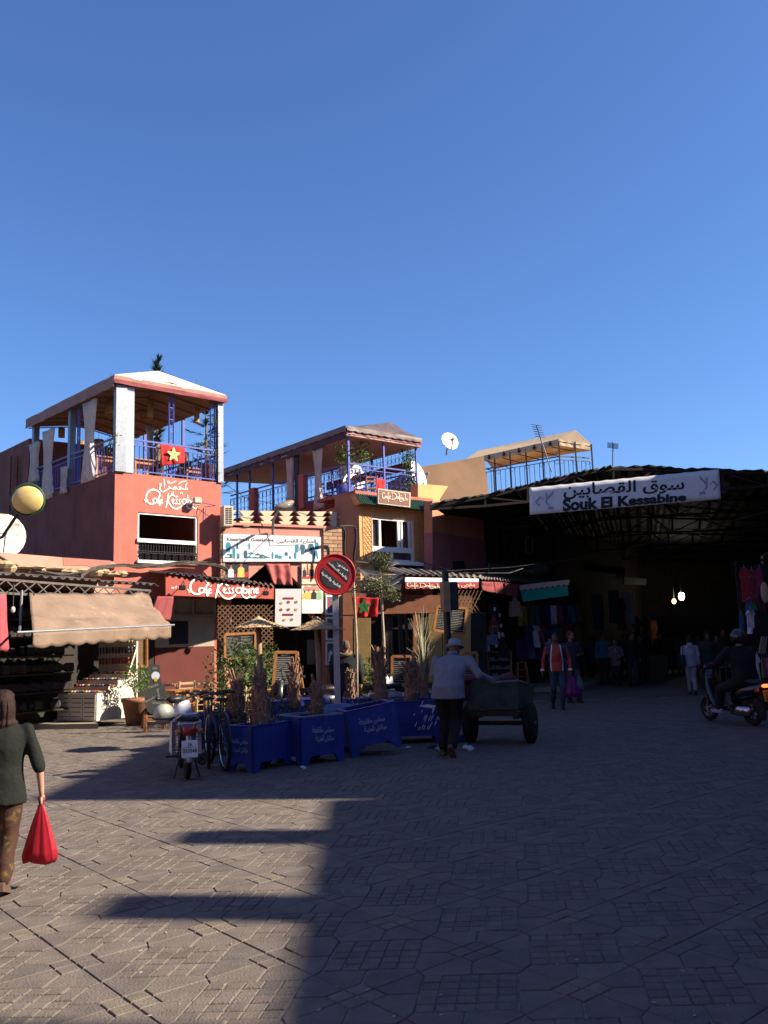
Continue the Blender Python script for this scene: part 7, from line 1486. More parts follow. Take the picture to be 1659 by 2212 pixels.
# --- old man at the cart
OMP = G(966, 1634); om_face = -22
to, Jo, so_ = person('old man in a pale grey blue jacket and bucket hat bending towards the green cart', (OMP.x + .06, OMP.y + .12, 0), om_face, 1.78, cmat('grey_blue', (.2, .22, .265)), cmat('black_trousers', (.008, .008, .009)), None, SKIND,
    dict(lean=.25, shz=-.07, hdy=.06, hdz=-.06, look=(.25, 1, -.35), RE=(.43, .14, 1.13), RW=(.55, .42, 1.03), LE=(-.27, .2, 1.14), LW=(-.2, .4, 1.02), LK=(-.08, .08, .5), LA=(-.1, -.02, .1), RK=(.08, .1, .48), RA=(.12, -.3, .17), RT=.75), w=1.32, hem=.8, vox=.015, loose=1.25, shoe=mk('old_shoe', (.12, .07, .05), .7))
hdw = Jo['hd']; m_ = MB(Matrix.Scale(so_, 4)); rt_ = Matrix.Rotation(R(-14), 3, 'X')
def ringh(r_, z, rx=1): return [hdw + V((0, -.01, .03)) + rt_ @ V((r_ * math.cos(a), r_ * 1.12 * math.sin(a), z)) for a in np.linspace(0, 6.2832, 24, endpoint=False)]
m_.loft([ringh(.145, .0), ringh(.1, .035), ringh(.094, .09), ringh(.075, .115), ringh(.01, .12)]); build(m_, 'bucket_hat', mk('hat_grey', (.3, .31, .34), .85, .1, 10, .2), to, smooth=True, local=True)
m_ = MB(Matrix.Scale(so_, 4)); m_.lathe([(.075, -.03), (.08, .015), (.07, .03)], Jo['nk'] + V((0, 0, .02)), 14); build(m_, 'collar', mk('collar_blue', (.2, .25, .36)), to, smooth=True, local=True)
# --- cart
cc0 = G(1082, 1604); cart = thing('handcart', 'battered green two wheeled handcart pushed by the old man', 'cart', (cc0.x, cc0.y, 0), R(-20)); M_cg = mk('cart_green', (.05, .085, .065), .7, .35, 5, .3, 40, wear=(7, .6, (.12, .17, .14), .6), stain=(4, .6, (.07, .05, .03), .7)); M_tyre = mk('tyre', (.02, .02, .02), .85, .2, 30, .2)
def board(mb, q4, th): mb.prism([V(p) for p in q4], V(th))
bz0, bz1 = .56, 1.02
for nm, q4, th in (('rear_panel', ((-.4, -.45, bz0), (.4, -.45, bz0), (.44, -.5, bz1), (-.44, -.5, bz1)), (0, .03, 0)), ('front_panel', ((-.4, .75, bz0), (.4, .75, bz0), (.44, .85, bz1 - .14), (-.44, .85, bz1 - .14)), (0, -.03, 0)), ('side_panel', ((.4, -.418, bz0), (.4, .72, bz0), (.45, .82, bz1 - .15), (.45, -.46, bz1)), (-.03, 0, 0)), ('side_panel', ((-.4, -.418, bz0), (-.4, .72, bz0), (-.45, .82, bz1 - .15), (-.45, -.46, bz1)), (.03, 0, 0)), ('floor_panel', ((-.38, -.43, bz0 + .01), (.38, -.43, bz0 + .01), (.38, .73, bz0 + .01), (-.38, .73, bz0 + .01)), (0, 0, .03))):
    m_ = MB(); board(m_, q4, th); build(m_, nm, M_cg, cart, local=True)
for x in (-.3, 0, .3): pass
m_ = MB(); m_.beam((-.4, -.4, .5), (.4, -.4, .5), .08, .09); m_.beam((-.4, .7, .5), (.4, .7, .5), .08, .09); m_.beam((-.34, -.4, .44), (-.34, .75, .44), .07); m_.beam((.34, -.4, .44), (.34, .75, .44), .07); build(m_, 'chassis', mk('chassis_brown', (.05, .035, .025), .9), cart, local=True)
m_ = MB(); m_.tube([(-.48, 0, .31), (.48, 0, .31)], .035, 8); build(m_, 'axle', mk('rust_brown', (.1, .06, .04), .8), cart, local=True)
for sx in (-1, 1):
    m_ = MB(); m_.beam((sx * .4, -.1, .31), (sx * .4, -.02, .95), .05, .03); m_.beam((sx * .4, .02, .31), (sx * .4, .28, .58), .04, .03); build(m_, 'bracket', M_cg, cart, local=True)
    m_ = MB(); m_.lathe([(.17, -.07), (.27, -.075), (.305, -.05), (.31, 0), (.305, .05), (.27, .075), (.17, .07)], (sx * .5, 0, .31), 32, 'X'); wl_ = build(m_, 'wheel', M_tyre, cart, local=True, smooth=True)
    m_ = MB()
    for k in range(40):
        a = k * math.pi / 20; 
        for xo in (-.035, .0, .035): m_.box((sx * .5 + xo, math.cos(a) * .31, .31 + math.sin(a) * .31), (.026, .032, .018), rx=a + math.pi / 2)
    build(m_, 'tread', M_tyre, wl_, local=True, kind='stuff')
    m_ = MB(); m_.lathe([(.01, .045 * sx), (.06, .05 * sx), (.08, .02 * sx), (.15, .02 * sx), (.175, .06 * sx)], (sx * .5, 0, .31), 20, 'X', cap=False); m_.lathe([(.04, .04 * sx), (.035, .09 * sx), (.0, .09 * sx)], (sx * .5, 0, .31), 10, 'X'); build(m_, 'rim', mk('rim_grey', (.16, .17, .16), .6, .2, 8, .1, metal=.3), wl_, local=True, smooth=True)
ci = (Matrix.Translation(V((cc0.x, cc0.y, 0))) @ Matrix.Rotation(R(-20), 4, 'Z')).inverted()
hand = V((OMP.x + .06, OMP.y + .12, 0)) + rotz((Jo['RW'] + V((.03, .06, -.03))) * so_, R(om_face)); hl = ci @ hand
m_ = MB(); m_.tube([hl - (V((.44, -.3, 1.03)) - hl).normalized() * .12, hl, V((.44, -.45, 1.0)), V((.45, .1, .93))], .022, 8); build(m_, 'shaft', mk('shaft_grey', (.16, .15, .14), .6), cart, local=True, smooth=True)
m_ = MB(); m_.tube([V((-.44, -1.0, 1.02)), V((-.44, -.45, 1.0)), V((-.45, .1, .93))], .022, 8); build(m_, 'shaft', mk('shaft_grey', (.16, .15, .14)), cart, local=True, smooth=True)
for lb, o, sz, c in (('dark red rag bundle at the left corner of the green cart', (-.36, -.42, 1.02), (.13, .1, .09), (.12, .02, .03)), ('crumpled dark red sack on the rear edge of the green cart', (.2, -.2, 1.02), (.15, .12, .1), (.14, .03, .03)), ('dark tarpaulin folded inside the green cart', (0, .2, .93), (.32, .4, .12), (.03, .03, .035)), ('dark red cloth hanging down the left side of the cart back', (-.42, -.53, .85), (.07, .04, .16), (.1, .015, .02))):
    m_ = MB(); m_.ell((0, 0, 0), *sz, 16, 10); m_.v = [tuple(V(p) + V((1, .8, 1)) * .05 * mnoise.noise(V(p) * 9 + V((o[0] * 9, 0, 0)))) for p in m_.v]; p = ci.inverted() @ V(o); m_.v = [tuple(V(q) + p) for q in m_.v]; build(m_, 'sack', mk('rag_%d' % int(o[0] * 100), c, .8, .2, 10, .3), None, smooth=True, label=lb, cat='sack')
# --- litter near the planters
for x, y, lb, c, r_ in ((881, 1618, 'small crumpled white paper in front of the splashed planter', (.6, .6, .62), .05), (933, 1617, 'crumpled purple wrapper left of the old man feet', (.08, .06, .2), .07), (948, 1620, 'crumpled white wrapper beside the old man standing foot', (.55, .5, .42), .06), (996, 1602, 'blue plastic bag lying under the cart', (.03, .05, .3), .14), (1006, 1612, 'small green wrapper by the blue bag', (.02, .3, .15), .055), (1011, 1621, 'flat white paper right of the old man feet', (.6, .6, .65), .08), (808, 1607, 'tiny white scrap under the tipped planter', (.4, .4, .4), .035), (655, 2295 / 1.507 * 0 + 1660, 'white scrap between the two front planters', (.6, .6, .6), .04)):
    p = G(x, y); m_ = MB(); m_.ell((0, 0, 0), r_, r_ * .8, r_ * .5, 10, 7); m_.v = [tuple(V(q) * (1 + .8 * mnoise.noise(V(q) * 25 + V((x, 0, 0)))) + V((p.x, p.y, r_ * .4))) for q in m_.v]; build(m_, 'litter_scrap', mk('litter_%d' % x, c, .7, .2, 20, .3), None, label=lb, cat='litter', group='scraps of litter')
m_ = MB()
for k in range(90):
    p = G(rnd.uniform(300, 1650), rnd.uniform(1590, 2200)); a = rnd.uniform(0, 3); l_ = rnd.uniform(.006, .02); m_.prism([p + V((math.cos(a + t) * l_ * q, math.sin(a + t) * l_ * q, .001)) for t, q in ((0, 1), (1.7, .5), (3.1, .9), (4.6, .4))], V((0, 0, .003)))
build(m_, 'litter', mk('litter_pale', (.35, .32, .28), .8, .3, 40), None, kind='stuff')
# --- red jacket man
def jacket_mat():
    m = bpy.data.materials.new('red_black_jacket'); m.use_nodes = True; n = m.node_tree.nodes; l = m.node_tree.links; tc = n.new('ShaderNodeTexCoord'); sx = n.new('ShaderNodeSeparateXYZ'); l.new(tc.outputs['Object'], sx.inputs[0])
    ab = n.new('ShaderNodeMath'); ab.operation = 'ABSOLUTE'; l.new(sx.outputs[0], ab.inputs[0]); zz = n.new('ShaderNodeMath'); zz.operation = 'MULTIPLY_ADD'; l.new(sx.outputs[2], zz.inputs[0]); zz.inputs[1].default_value = 4.5; zz.inputs[2].default_value = 0
    sn = n.new('ShaderNodeMath'); sn.operation = 'SINE'; l.new(zz.outputs[0], sn.inputs[0]); ad = n.new('ShaderNodeMath'); ad.operation = 'MULTIPLY_ADD'; l.new(sn.outputs[0], ad.inputs[0]); ad.inputs[1].default_value = .03; l.new(ab.outputs[0], ad.inputs[2])
    cr = n.new('ShaderNodeValToRGB'); cr.color_ramp.interpolation = 'CONSTANT'; e = cr.color_ramp.elements; e[0].position = 0; e[0].color = (.32, .025, .012, 1); e[1].position = .095; e[1].color = (.55, .55, .6, 1)
    for p, c in ((.12, (.01, .01, .012, 1)), (.235, (.3, .022, .012, 1))): q = e.new(p); q.color = c
    l.new(ad.outputs[0], cr.inputs[0]); l.new(cr.outputs[0], n['Principled BSDF'].inputs['Base Color']); n['Principled BSDF'].inputs['Roughness'].default_value = .6; return m
jeans = cmat('jeans', (.05, .06, .09)); navy = cmat('navy', (.02, .025, .045))
RP = G(1208, 1532)
tr_, Jr, sr_ = person('man in a red and black sports jacket striding towards the viewer', (RP.x, RP.y, 0), 172, 1.77, jacket_mat(), jeans, HAIR, SKIND, dict(LK=(-.1, .16, .5), LA=(-.08, .12, .1), RK=(.1, .05, .48), RA=(.12, -.28, .16), RT=.6, LE=(-.3, .0, 1.12), LW=(-.3, .12, .88), RE=(.29, -.03, 1.14), RW=(.33, .0, .88), look=(.55, 1, -.1)), vox=.018, w=1.08)
for sd in 'LR':
    m_ = MB(Matrix.Scale(sr_, 4)); m_.tube([Jr[sd + 'W'] + V((0, 0, .05)), Jr[sd + 'W'] + V((0, .005, .0))], .046, 10); build(m_, 'cuff', M_white, tr_, smooth=True, local=True)
CP = G(1240, 1518); person('bearded man with curly brown hair and navy jacket behind the man in red', (CP.x, CP.y, 0), 195, 1.82, navy, cmat('grey_jeans', (.06, .06, .07)), mk('curly_brown', (.06, .03, .015), .8, .4, 60, .6), SKIN, dict(LE=(-.27, .02, 1.15), LW=(-.1, .22, 1.15), RE=(.28, 0, 1.15), RW=(.22, .2, 1.0), look=(-.6, 1, 0), LK=(-.1, .1, .5), LA=(-.1, .1, .1)), vox=.02, beard=mk('beard_brown', (.09, .04, .02), .8), long_hair=.0)
M_pbag = mk('magenta_plastic', (.3, .03, .22), .35, .15, 6, .15, trans=.4)
hp = V((RP.x, RP.y, 0)) + rotz((Jr['LW'] + V((0, 0, -.1))) * sr_, R(172)); bag('bulging magenta plastic bag carried between the two walking men', V((hp.x + .02, hp.y - .02, hp.z)), .4, .5, M_pbag, 4, .6)
bag('pale green plastic bag hanging behind the magenta one', V((hp.x + .3, hp.y + .5, hp.z - .02)), .2, .36, mk('mint_plastic', (.2, .35, .28), .4, trans=.3), 5)
# --- the passers-by
def pp(lb, px, py, face, H, top, bot, **k): p = G(px, py); return person(lb, (p.x, p.y, 0), face, H, top, bot, vox=k.pop('vox', .026), **k)
pp('man in a turquoise jacket standing by the dark clothes stall', 1307, 1479, 175, 1.8, cmat('turquoise', (.02, .13, .19)), cmat('dk', (.02, .02, .022)), skin=SKIND)
pp('woman in a patterned scarf and black trousers walking towards the viewer', 1334, 1484, 165, 1.58, cmat('floral', (.05, .03, .05), col2=(.3, .2, .2), stain=(30, .55, (.45, .4, .4), .8)), cmat('black', (.01, .01, .012)), pose=dict(LE=(-.26, 0, 1.14), LW=(-.1, .2, 1.05), RE=(.26, 0, 1.14), RW=(.1, .22, 1.03), RK=(.1, .1, .5)), hem=.75)
pp('man in black with a white collar turning his head to the right', 1369, 1482, 180, 1.78, cmat('black', (.01, .01, .012)), navy, pose=dict(look=(-1, .4, 0)), skin=SKIN, w=1.1)
pp('man in khaki trousers and white trainers deeper in the hall', 1400, 1458, 185, 1.8, navy, cmat('khaki', (.14, .11, .07)), shoe=M_white, skin=SKIND)
pp('man in a pale robe far back in the hall', 1472, 1452, 180, 1.75, cmat('pale_robe', (.1, .095, .09)), None, skirt=.1, skin=SKIND)
gp_ = G(1497, 1501); tg, Jg, sg_ = person('woman in a grey hooded top and pale leggings walking away into the hall', (gp_.x, gp_.y, 0), -8, 1.6, cmat('grey_hoodie', (.36, .37, .44)), cmat('pale_leggings', (.3, .29, .31)), HAIR, SKIN, dict(LK=(-.07, .05, .5), LA=(-.05, .12, .1), RK=(.07, .0, .48), RA=(.05, -.2, .15), RT=.4), vox=.02, hem=.84)
m_ = MB(Matrix.Scale(sg_, 4)); m_.ell(Jg['nk'] + V((0, -.09, -.03)), .1, .06, .09); build(m_, 'hood', cmat('grey_hoodie', (.36, .37, .44)), tg, smooth=True, local=True); m_ = MB(Matrix.Scale(sg_, 4)); m_.lathe([(.075, -.01), (.08, .02), (.07, .035)], Jg['nk'], 12); build(m_, 'neon_collar', mk('neon', (.1, .55, .1), .6), tg, local=True)
b_ = V((gp_.x, gp_.y, 0)) + rotz(V((-.24, -.06, 0)), R(-8)); m_ = MB(); m_.bevbox((b_.x, b_.y, .95), (.12, .3, .32), .03); hb = build(m_, 'shoulder_bag', navy, None, label='dark shoulder bag on the left side of the woman in grey', cat='bag'); m_ = MB(); m_.tube([(b_.x, b_.y - .1, 1.1), (b_.x + .06, b_.y, 1.36), (b_.x, b_.y + .1, 1.1)], .012, 5); build(m_, 'strap', navy, hb)
pp('woman in a dark green hooded robe at the right of the hall', 1537, 1494, 170, 1.7, cmat('dark_green_robe', (.02, .03, .025)), None, skirt=.08, hood=cmat('dark_green_robe', (.02, .03, .025)), w=1.1)
bp_ = G(1534, 1500); bag('green carrier bag hanging low beside the hooded woman', V((bp_.x, bp_.y - .3, .75)), .3, .6, mk('green_plastic', (.01, .16, .05), .4, trans=.2), 7, .3)
pp('man in dark clothes standing behind the scooter rider', 1570, 1478, 190, 1.8, cmat('dk', (.02, .02, .022)), cmat('dk', (.02, .02, .022)), skin=SKIND)
pp('woman with a long navy skirt seen from behind at the bag stall', 1148, 1484, 10, 1.68, cmat('black', (.01, .01, .012)), None, skirt=.1)
pp('man in a grey pullover browsing at the stall', 1170, 1484, -40, 1.7, cmat('grey_pullover', (.05, .055, .065)), cmat('dk', (.02, .02, .022)))
pp('man in a maroon robe standing near the stall clothes', 1247, 1470, 170, 1.7, cmat('maroon_robe', (.07, .015, .03)), None, skirt=.1)
pp('person in a dark jacket far inside the hall beside the counter', 1428, 1452, 185, 1.75, cmat('dk', (.02, .02, .022)), cmat('dk', (.02, .02, .022)))
for px, py, fc, h_, cc_, lb in ((1215, 1474, 20, 1.7, (.03, .03, .04), 'person in a dark jacket facing the racks behind the man in red'), (1278, 1472, 150, 1.62, (.04, .02, .05), 'person in a plum top left of the turquoise jacket'), (1352, 1464, 200, 1.74, (.05, .05, .03), 'person in an olive jacket between the scarf woman and the man in black'), (1388, 1476, 170, 1.66, (.015, .015, .02), 'short person in black right of the man with the white collar'), (1447, 1458, 10, 1.7, (.05, .02, .02), 'person in dark red walking under the bulbs'), (1516, 1470, -20, 1.72, (.03, .035, .05), 'person in a slate coat between the grey hooded woman and green robe'), (1110, 1488, 60, 1.65, (.05, .04, .03), 'person in a brown jacket bending over the display case'), (1556, 1486, 175, 1.6, (.06, .015, .02), 'person in a wine coloured top next to the hooded robe')):
    pp(lb, px, py, fc, h_, cmat('x%d' % px, cc_), cmat('dk', (.02, .02, .022)), skin=SKIND, pose=dict(LK=(-.1, .12, .5), RA=(.1, -.15, .12)), vox=.03)
bcp_ = DP(746, 1450, 18.2); tb_, Jb, sb_ = person('person in a bulky black coat and woolly hat behind the round sign pole', (bcp_.x, bcp_.y, 0), -15, 1.72, cmat('black_coat', (.012, .013, .02)), cmat('black', (.01, .01, .012)), mk('woolly_hat', (.12, .09, .06), .9, .2, 30, .5), SKIN, dict(lean=.06), w=1.35, hem=.75, loose=1.4)
m_ = MB(Matrix.Scale(sb_, 4)); m_.torus(Jb['nk'] + V((0, -.03, .0)), (1, 0, 0), (0, 1, .3), .11, .04, 20, 8); build(m_, 'fur_trim', mk('fur', (.2, .14, .07), .9, .4, 40, .8), tb_, smooth=True, local=True)
c = DP(338, 1000, 26.0); person('waiter standing on the roof terrace left of the red flag', (c.x, c.y, 6.3), 160, 1.7, cmat('tan_shirt', (.3, .22, .14)), cmat('dk', (.02, .02, .022)), skin=SKIND, vox=.025)
c = DP(407, 1000, 26.4); person('man seated at the terrace table right of the red flag', (c.x, c.y, 6.3), 150, 1.7, cmat('slate_jumper', (.05, .09, .12)), cmat('dk', (.02, .02, .022)), skin=SKIND, vox=.025, pose=dict(dz=-.45, LK=(-.12, .4, .5), LA=(-.12, .4, .1), RK=(.12, .4, .5), RA=(.12, .4, .1), LE=(-.26, .15, .75), LW=(-.1, .35, .75), RE=(.26, .15, .75), RW=(.1, .35, .75), lean=.08))
# --- scooter and rider on the right
sp_ = G(1622, 1569); scz = 17
sct = thing('scooter', 'black scooter with lit red tail light and yellow number plate at the right', 'scooter', (sp_.x + .06, sp_.y, 0), R(scz)); M_gb = mk('gloss_black', (.012, .012, .014), .15, .1, spec=.7)
chrome = mk('chrome', (.55, .55, .56), .15, .05, metal=1.0)
def wheel(par, y, r_, w_, z=None, rimm=chrome, n_sp=5, x=0):
    z = z or r_ + w_ / 2; m_ = MB(); m_.torus((x, y, z), (0, 1, 0), (0, 0, 1), r_ - .01, w_ / 2, 32, 8); wl = build(m_, 'wheel', M_tyre, par, local=True, smooth=True); m_ = MB(); m_.ring((x, y, z), (0, 1, 0), (0, 0, 1), r_ * .74, r_ * .86, w_ * .6)
    for k in range(n_sp): a = k * 6.2832 / n_sp; m_.beam((x, y, z), (x, y + math.cos(a) * r_ * .78, z + math.sin(a) * r_ * .78), .03 if n_sp < 8 else .004, .02 if n_sp < 8 else .004)
    m_.lathe([(.03, -.05), (.04, 0), (.03, .05)], (x, y, z), 10, 'X'); build(m_, 'rim', rimm, wl, local=True, smooth=False); return wl
wheel(sct, 0, .2, .11, .255); wheel(sct, 1.22, .2, .1, .25)
def sec(mb, lst):   # (y, halfwidth, z0, z1)
    mb.loft([[V((x * hw, y, z0 + (z1 - z0) * k)) for x, k in ((-.6, 0), (.6, 0), (1, .3), (1, .7), (.7, 1), (-.7, 1), (-1, .7), (-1, .3))] for y, hw, z0, z1 in lst])
m_ = MB(); sec(m_, [(-.38, .05, .68, .76), (-.25, .13, .56, .76), (0, .17, .48, .74), (.3, .17, .42, .7), (.42, .12, .35, .62)]); build(m_, 'tail_body', M_gb, sct, local=True, smooth=True)
m_ = MB(); sec(m_, [(.35, .14, .24, .34), (.8, .15, .24, .32), (.92, .17, .25, .5), (1.02, .19, .45, .8), (1.08, .14, .7, 1.0), (1.12, .06, .85, .98)]); build(m_, 'leg_shield', M_gb, sct, local=True, smooth=True)
m_ = MB(); sec(m_, [(-.3, .1, .75, .8), (-.1, .15, .75, .83), (.2, .15, .73, .79), (.45, .1, .7, .76)]); build(m_, 'seat', M_black, sct, local=True, smooth=True)
m_ = MB(); m_.torus((0, 0, .255), (0, 1, 0), (0, 0, 1), .27, .05, 12, 6, 1.2, 3.6); m_.prism([V((-.05, -.3, .62)), V((.05, -.3, .62)), V((.05, -.42, .3)), V((-.05, -.42, .3))], V((0, .012, 0))); build(m_, 'mudguard', M_black, sct, local=True)
m_ = MB(); sec(m_, [(-.1, .05, .2, .34), (.15, .08, .17, .36), (.4, .06, .2, .36)]); m_.v = [(p[0] - .13, p[1], p[2]) for p in m_.v]; build(m_, 'engine_cover', chrome, sct, local=True, smooth=True)
m_ = MB(); m_.tube([(.14, .4, .3), (.16, .1, .3), (.17, -.3, .36)], [.02, .05, .055], 10); build(m_, 'exhaust', M_black, sct, local=True, smooth=True)
m_ = MB(); m_.ell((0, -.385, .72), .085, .03, .03, 12, 8); build(m_, 'tail_light', mk('tail_glow', (1, .03, .01), .3, 0, 1, 0, emis=((1, .04, .01), 5)), sct, local=True, smooth=True)
for sx in (-1, 1): m_ = MB(); m_.ell((sx * .14, -.33, .64), .045, .025, .04, 10, 7); build(m_, 'indicator', mk('amber', (.5, .15, .02), .25, spec=.6), sct, local=True, smooth=True)
m_ = MB(); m_.box((0, -.41, .55), (.15, .008, .19), rx=R(-12)); pl_ = build(m_, 'number_plate', mk('plate_yellow', (.7, .4, .03), .5), sct, local=True); m_ = MB()
for tx, zz in (('CD', .605), ('418', .55), ('BA', .495)): text_quad(m_, tx, [V((-.045, -.421 + (zz - .55) * .2, zz - .02)), V((.045, -.421 + (zz - .55) * .2, zz - .02)), V((.045, -.417 + (zz - .55) * .2, zz + .02)), V((-.045, -.417 + (zz - .55) * .2, zz + .02))], V((0, -1, 0)), .006, .01)
build(m_, 'plate_lettering', M_black, pl_, local=True); m_ = MB(); m_.box((0, -.44, .36), (.08, .008, .02)); build(m_, 'reflector', mk('reflector_red', (.4, .02, .02), .3), sct, local=True)
m_ = MB(); m_.tube([(-.33, .85, 1.02), (-.12, .98, 1.0), (.12, .98, 1.0), (.33, .85, 1.02)], .016, 8); m_.tube([(0, 1.22, .3), (0, 1.0, 1.0)], .03, 8); build(m_, 'handlebar', M_black, sct, local=True)
for sx in (-1, 1): m_ = MB(); m_.tube([(sx * .2, .93, 1.02), (sx * .27, .95, 1.2)], .008, 5); m_.ell((sx * .29, .95, 1.23), .055, .015, .04); build(m_, 'mirror', M_black, sct, local=True)
rp_ = V((sp_.x + .06, sp_.y, 0)) + rotz(V((0, .12, 0)), R(scz))
tri, Jri, sri = person('rider dressed all in black with a dark helmet sitting on the black scooter', rp_, scz, 1.8, cmat('rider_black', (.008, .008, .01)), cmat('black', (.01, .01, .012)), None, SKIN, dict(dz=-.12, lean=.08, LK=(-.22, .42, .62), LA=(-.25, .45, .3), RK=(.2, .42, .62), RA=(.16, .45, .34), LE=(-.36, .3, 1.06), LW=(-.3, .62, 1.02), RE=(.36, .3, 1.06), RW=(.3, .62, 1.02)), w=1.35, vox=.022, loose=1.3, hem=.82, shoe=mk('trainer', (.4, .35, .45), .6, .5, 30))
m_ = MB(Matrix.Scale(sri, 4)); m_.ell(Jri['hd'] + V((0, -.01, .02)), .13, .145, .14, 18, 12); build(m_, 'helmet', mk('helmet_black', (.02, .022, .03), .2, spec=.6), tri, smooth=True, local=True)
# --- white moped parked at the left, seen from behind
mp = G(395, 1690); mz = 17
mo = thing('moped', 'white moped parked beside the planters with its number plate facing out', 'moped', (mp.x, mp.y + .24, 0), R(mz)); M_mw = mk('moped_white', (.55, .57, .62), .35, .08, 5, .02, spec=.5)
wheel(mo, 0, .28, .075, .31, n_sp=20); wheel(mo, 1.15, .28, .07, .31, n_sp=20)
m_ = MB(); m_.torus((0, 0, .31), (0, 1, 0), (0, 0, 1), .33, .035, 14, 6, .6, 3.3); build(m_, 'rear_mudguard', M_mw, mo, local=True, smooth=True)
for sx in (-1, 1):
    m_ = MB(); m_.loft([[V((sx * x, y, z)) for x, y, z in ((.1, .25, z0), (.19, .1, z0), (.19, .6, z0), (.1, .7, z0))] for z0 in (.3, .5, .72)]); build(m_, 'side_panel', M_mw, mo, local=True, smooth=False)
    m_ = MB()
    for k in range(8): m_.torus((sx * .12, -.02 + .01 * k, .36 + k * .035), (1, 0, 0), (0, 1, 0), .028, .007, 12, 5)
    m_.tube([(sx * .12, -.04, .3), (sx * .12, .06, .68)], .012, 6); build(m_, 'shock_absorber', chrome, mo, local=True, smooth=True)
    m_ = MB(); m_.ell((sx * .13, -.28, .63), .045, .035, .035, 12, 8); build(m_, 'indicator', mk('amber', (.5, .15, .02)), mo, local=True, smooth=True)
m_ = MB(); m_.bevbox((0, -.3, .64), (.16, .1, .13), .02); build(m_, 'tail_light', mk('lens_red', (.3, .008, .008), .2, .1, spec=.6), mo, local=True, smooth=True)
m_ = MB(); m_.bevbox((0, -.405, .42), (.2, .012, .21), .006); pl_ = build(m_, 'number_plate', mk('plate_white', (.62, .65, .7), .5, .05), mo, local=True); m_ = MB()
text_quad(m_, '26', [V((-.03, -.412, .455)), V((.03, -.412, .455)), V((.03, -.412, .495)), V((-.03, -.412, .495))], V((0, -1, 0)), .002, .02); text_quad(m_, '053548', [V((-.088, -.412, .375)), V((.088, -.412, .375)), V((.088, -.412, .425)), V((-.088, -.412, .425))], V((0, -1, 0)), .002, .02); m_.box((0, -.414, .44), (.17, .002, .004)); build(m_, 'plate_lettering', M_black, pl_, local=True)
m_ = MB(); sec(m_, [(-.22, .13, .74, .78), (-.05, .15, .74, .81), (.4, .13, .74, .8), (.55, .08, .72, .76)]); build(m_, 'seat', M_black, mo, local=True, smooth=True)
m_ = MB(); m_.tube([(-.12, -.05, .74), (-.15, -.25, .78), (-.1, -.31, .84), (.1, -.31, .84), (.15, -.25, .78), (.12, -.05, .74)], .011, 8); m_.tube([(-.15, -.27, .72), (.15, -.27, .72)], .01, 6); build(m_, 'carrier_rail', chrome, mo, local=True, smooth=True)
m_ = MB(); sec(m_, [(.55, .05, .45, .58), (.85, .07, .5, .85), (.95, .14, .4, .95), (1.02, .06, .5, .9)]); build(m_, 'front_shield', M_mw, mo, local=True, smooth=True)
m_ = MB(); m_.tube([(.13, .35, .28), (.15, .1, .25), (.17, -.18, .25)], [.025, .05, .06], 12); m_.lathe([(.045, 0), (.055, -.01), (.03, -.015), (.02, .02)], (.17, -.185, .25), 14, 'Y'); build(m_, 'exhaust', M_black, mo, local=True, smooth=True)
m_ = MB(); m_.tube([(-.36, .62, 1.0), (-.26, .82, .98), (0, .93, .95), (.24, 1.02, 1.02), (.36, .95, 1.06)], .014, 8); m_.tube([(0, 1.15, .31), (0, .95, .97)], .028, 8); build(m_, 'handlebar', M_black, mo, local=True, smooth=True)
m_ = MB(); m_.tube([(-.36, .62, 1.0), (-.28, .76, .985)], .022, 8); m_.tube([(.36, .95, 1.06), (.27, 1.0, 1.035)], .022, 8); m_.bevbox((-.1, .86, .97), (.22, .12, .1), .03, R(25)); m_.ell((0, 1.02, .93), .09, .08, .09); build(m_, 'headlight_unit', M_black, mo, local=True, smooth=True)
m_ = MB(); m_.tube([(-.08, .1, .3), (-.17, -.02, .02)], .012, 6); m_.tube([(.08, .1, .3), (.16, -.02, .02)], .012, 6); m_.tube([(-.25, .35, .26), (.25, .35, .26)], .012, 6); build(m_, 'stand', M_black, mo, local=True)
m_ = MB(); sec(m_, [(.2, .07, .22, .42), (.5, .09, .2, .45), (.75, .06, .25, .4)]); build(m_, 'engine', mk('engine_grey', (.08, .08, .08), .5, metal=.5), mo, local=True)
hc = V((mp.x, mp.y + .24, 0)) + rotz(V((-.27, .5, .8)), R(mz)); th_ = thing('helmet', 'cream open face helmet hanging from the left of the moped', 'helmet', hc); m_ = MB(); m_.ell(hc, .14, .16, .14, 18, 12); build(m_, 'shell', mk('helmet_cream', (.42, .43, .36), .35, spec=.5), th_, smooth=True); m_ = MB(); m_.torus(hc + V((0, 0, -.05)), (1, 0, 0), (0, 1, 0), .145, .012, 20, 5); build(m_, 'edge_trim', M_black, th_)
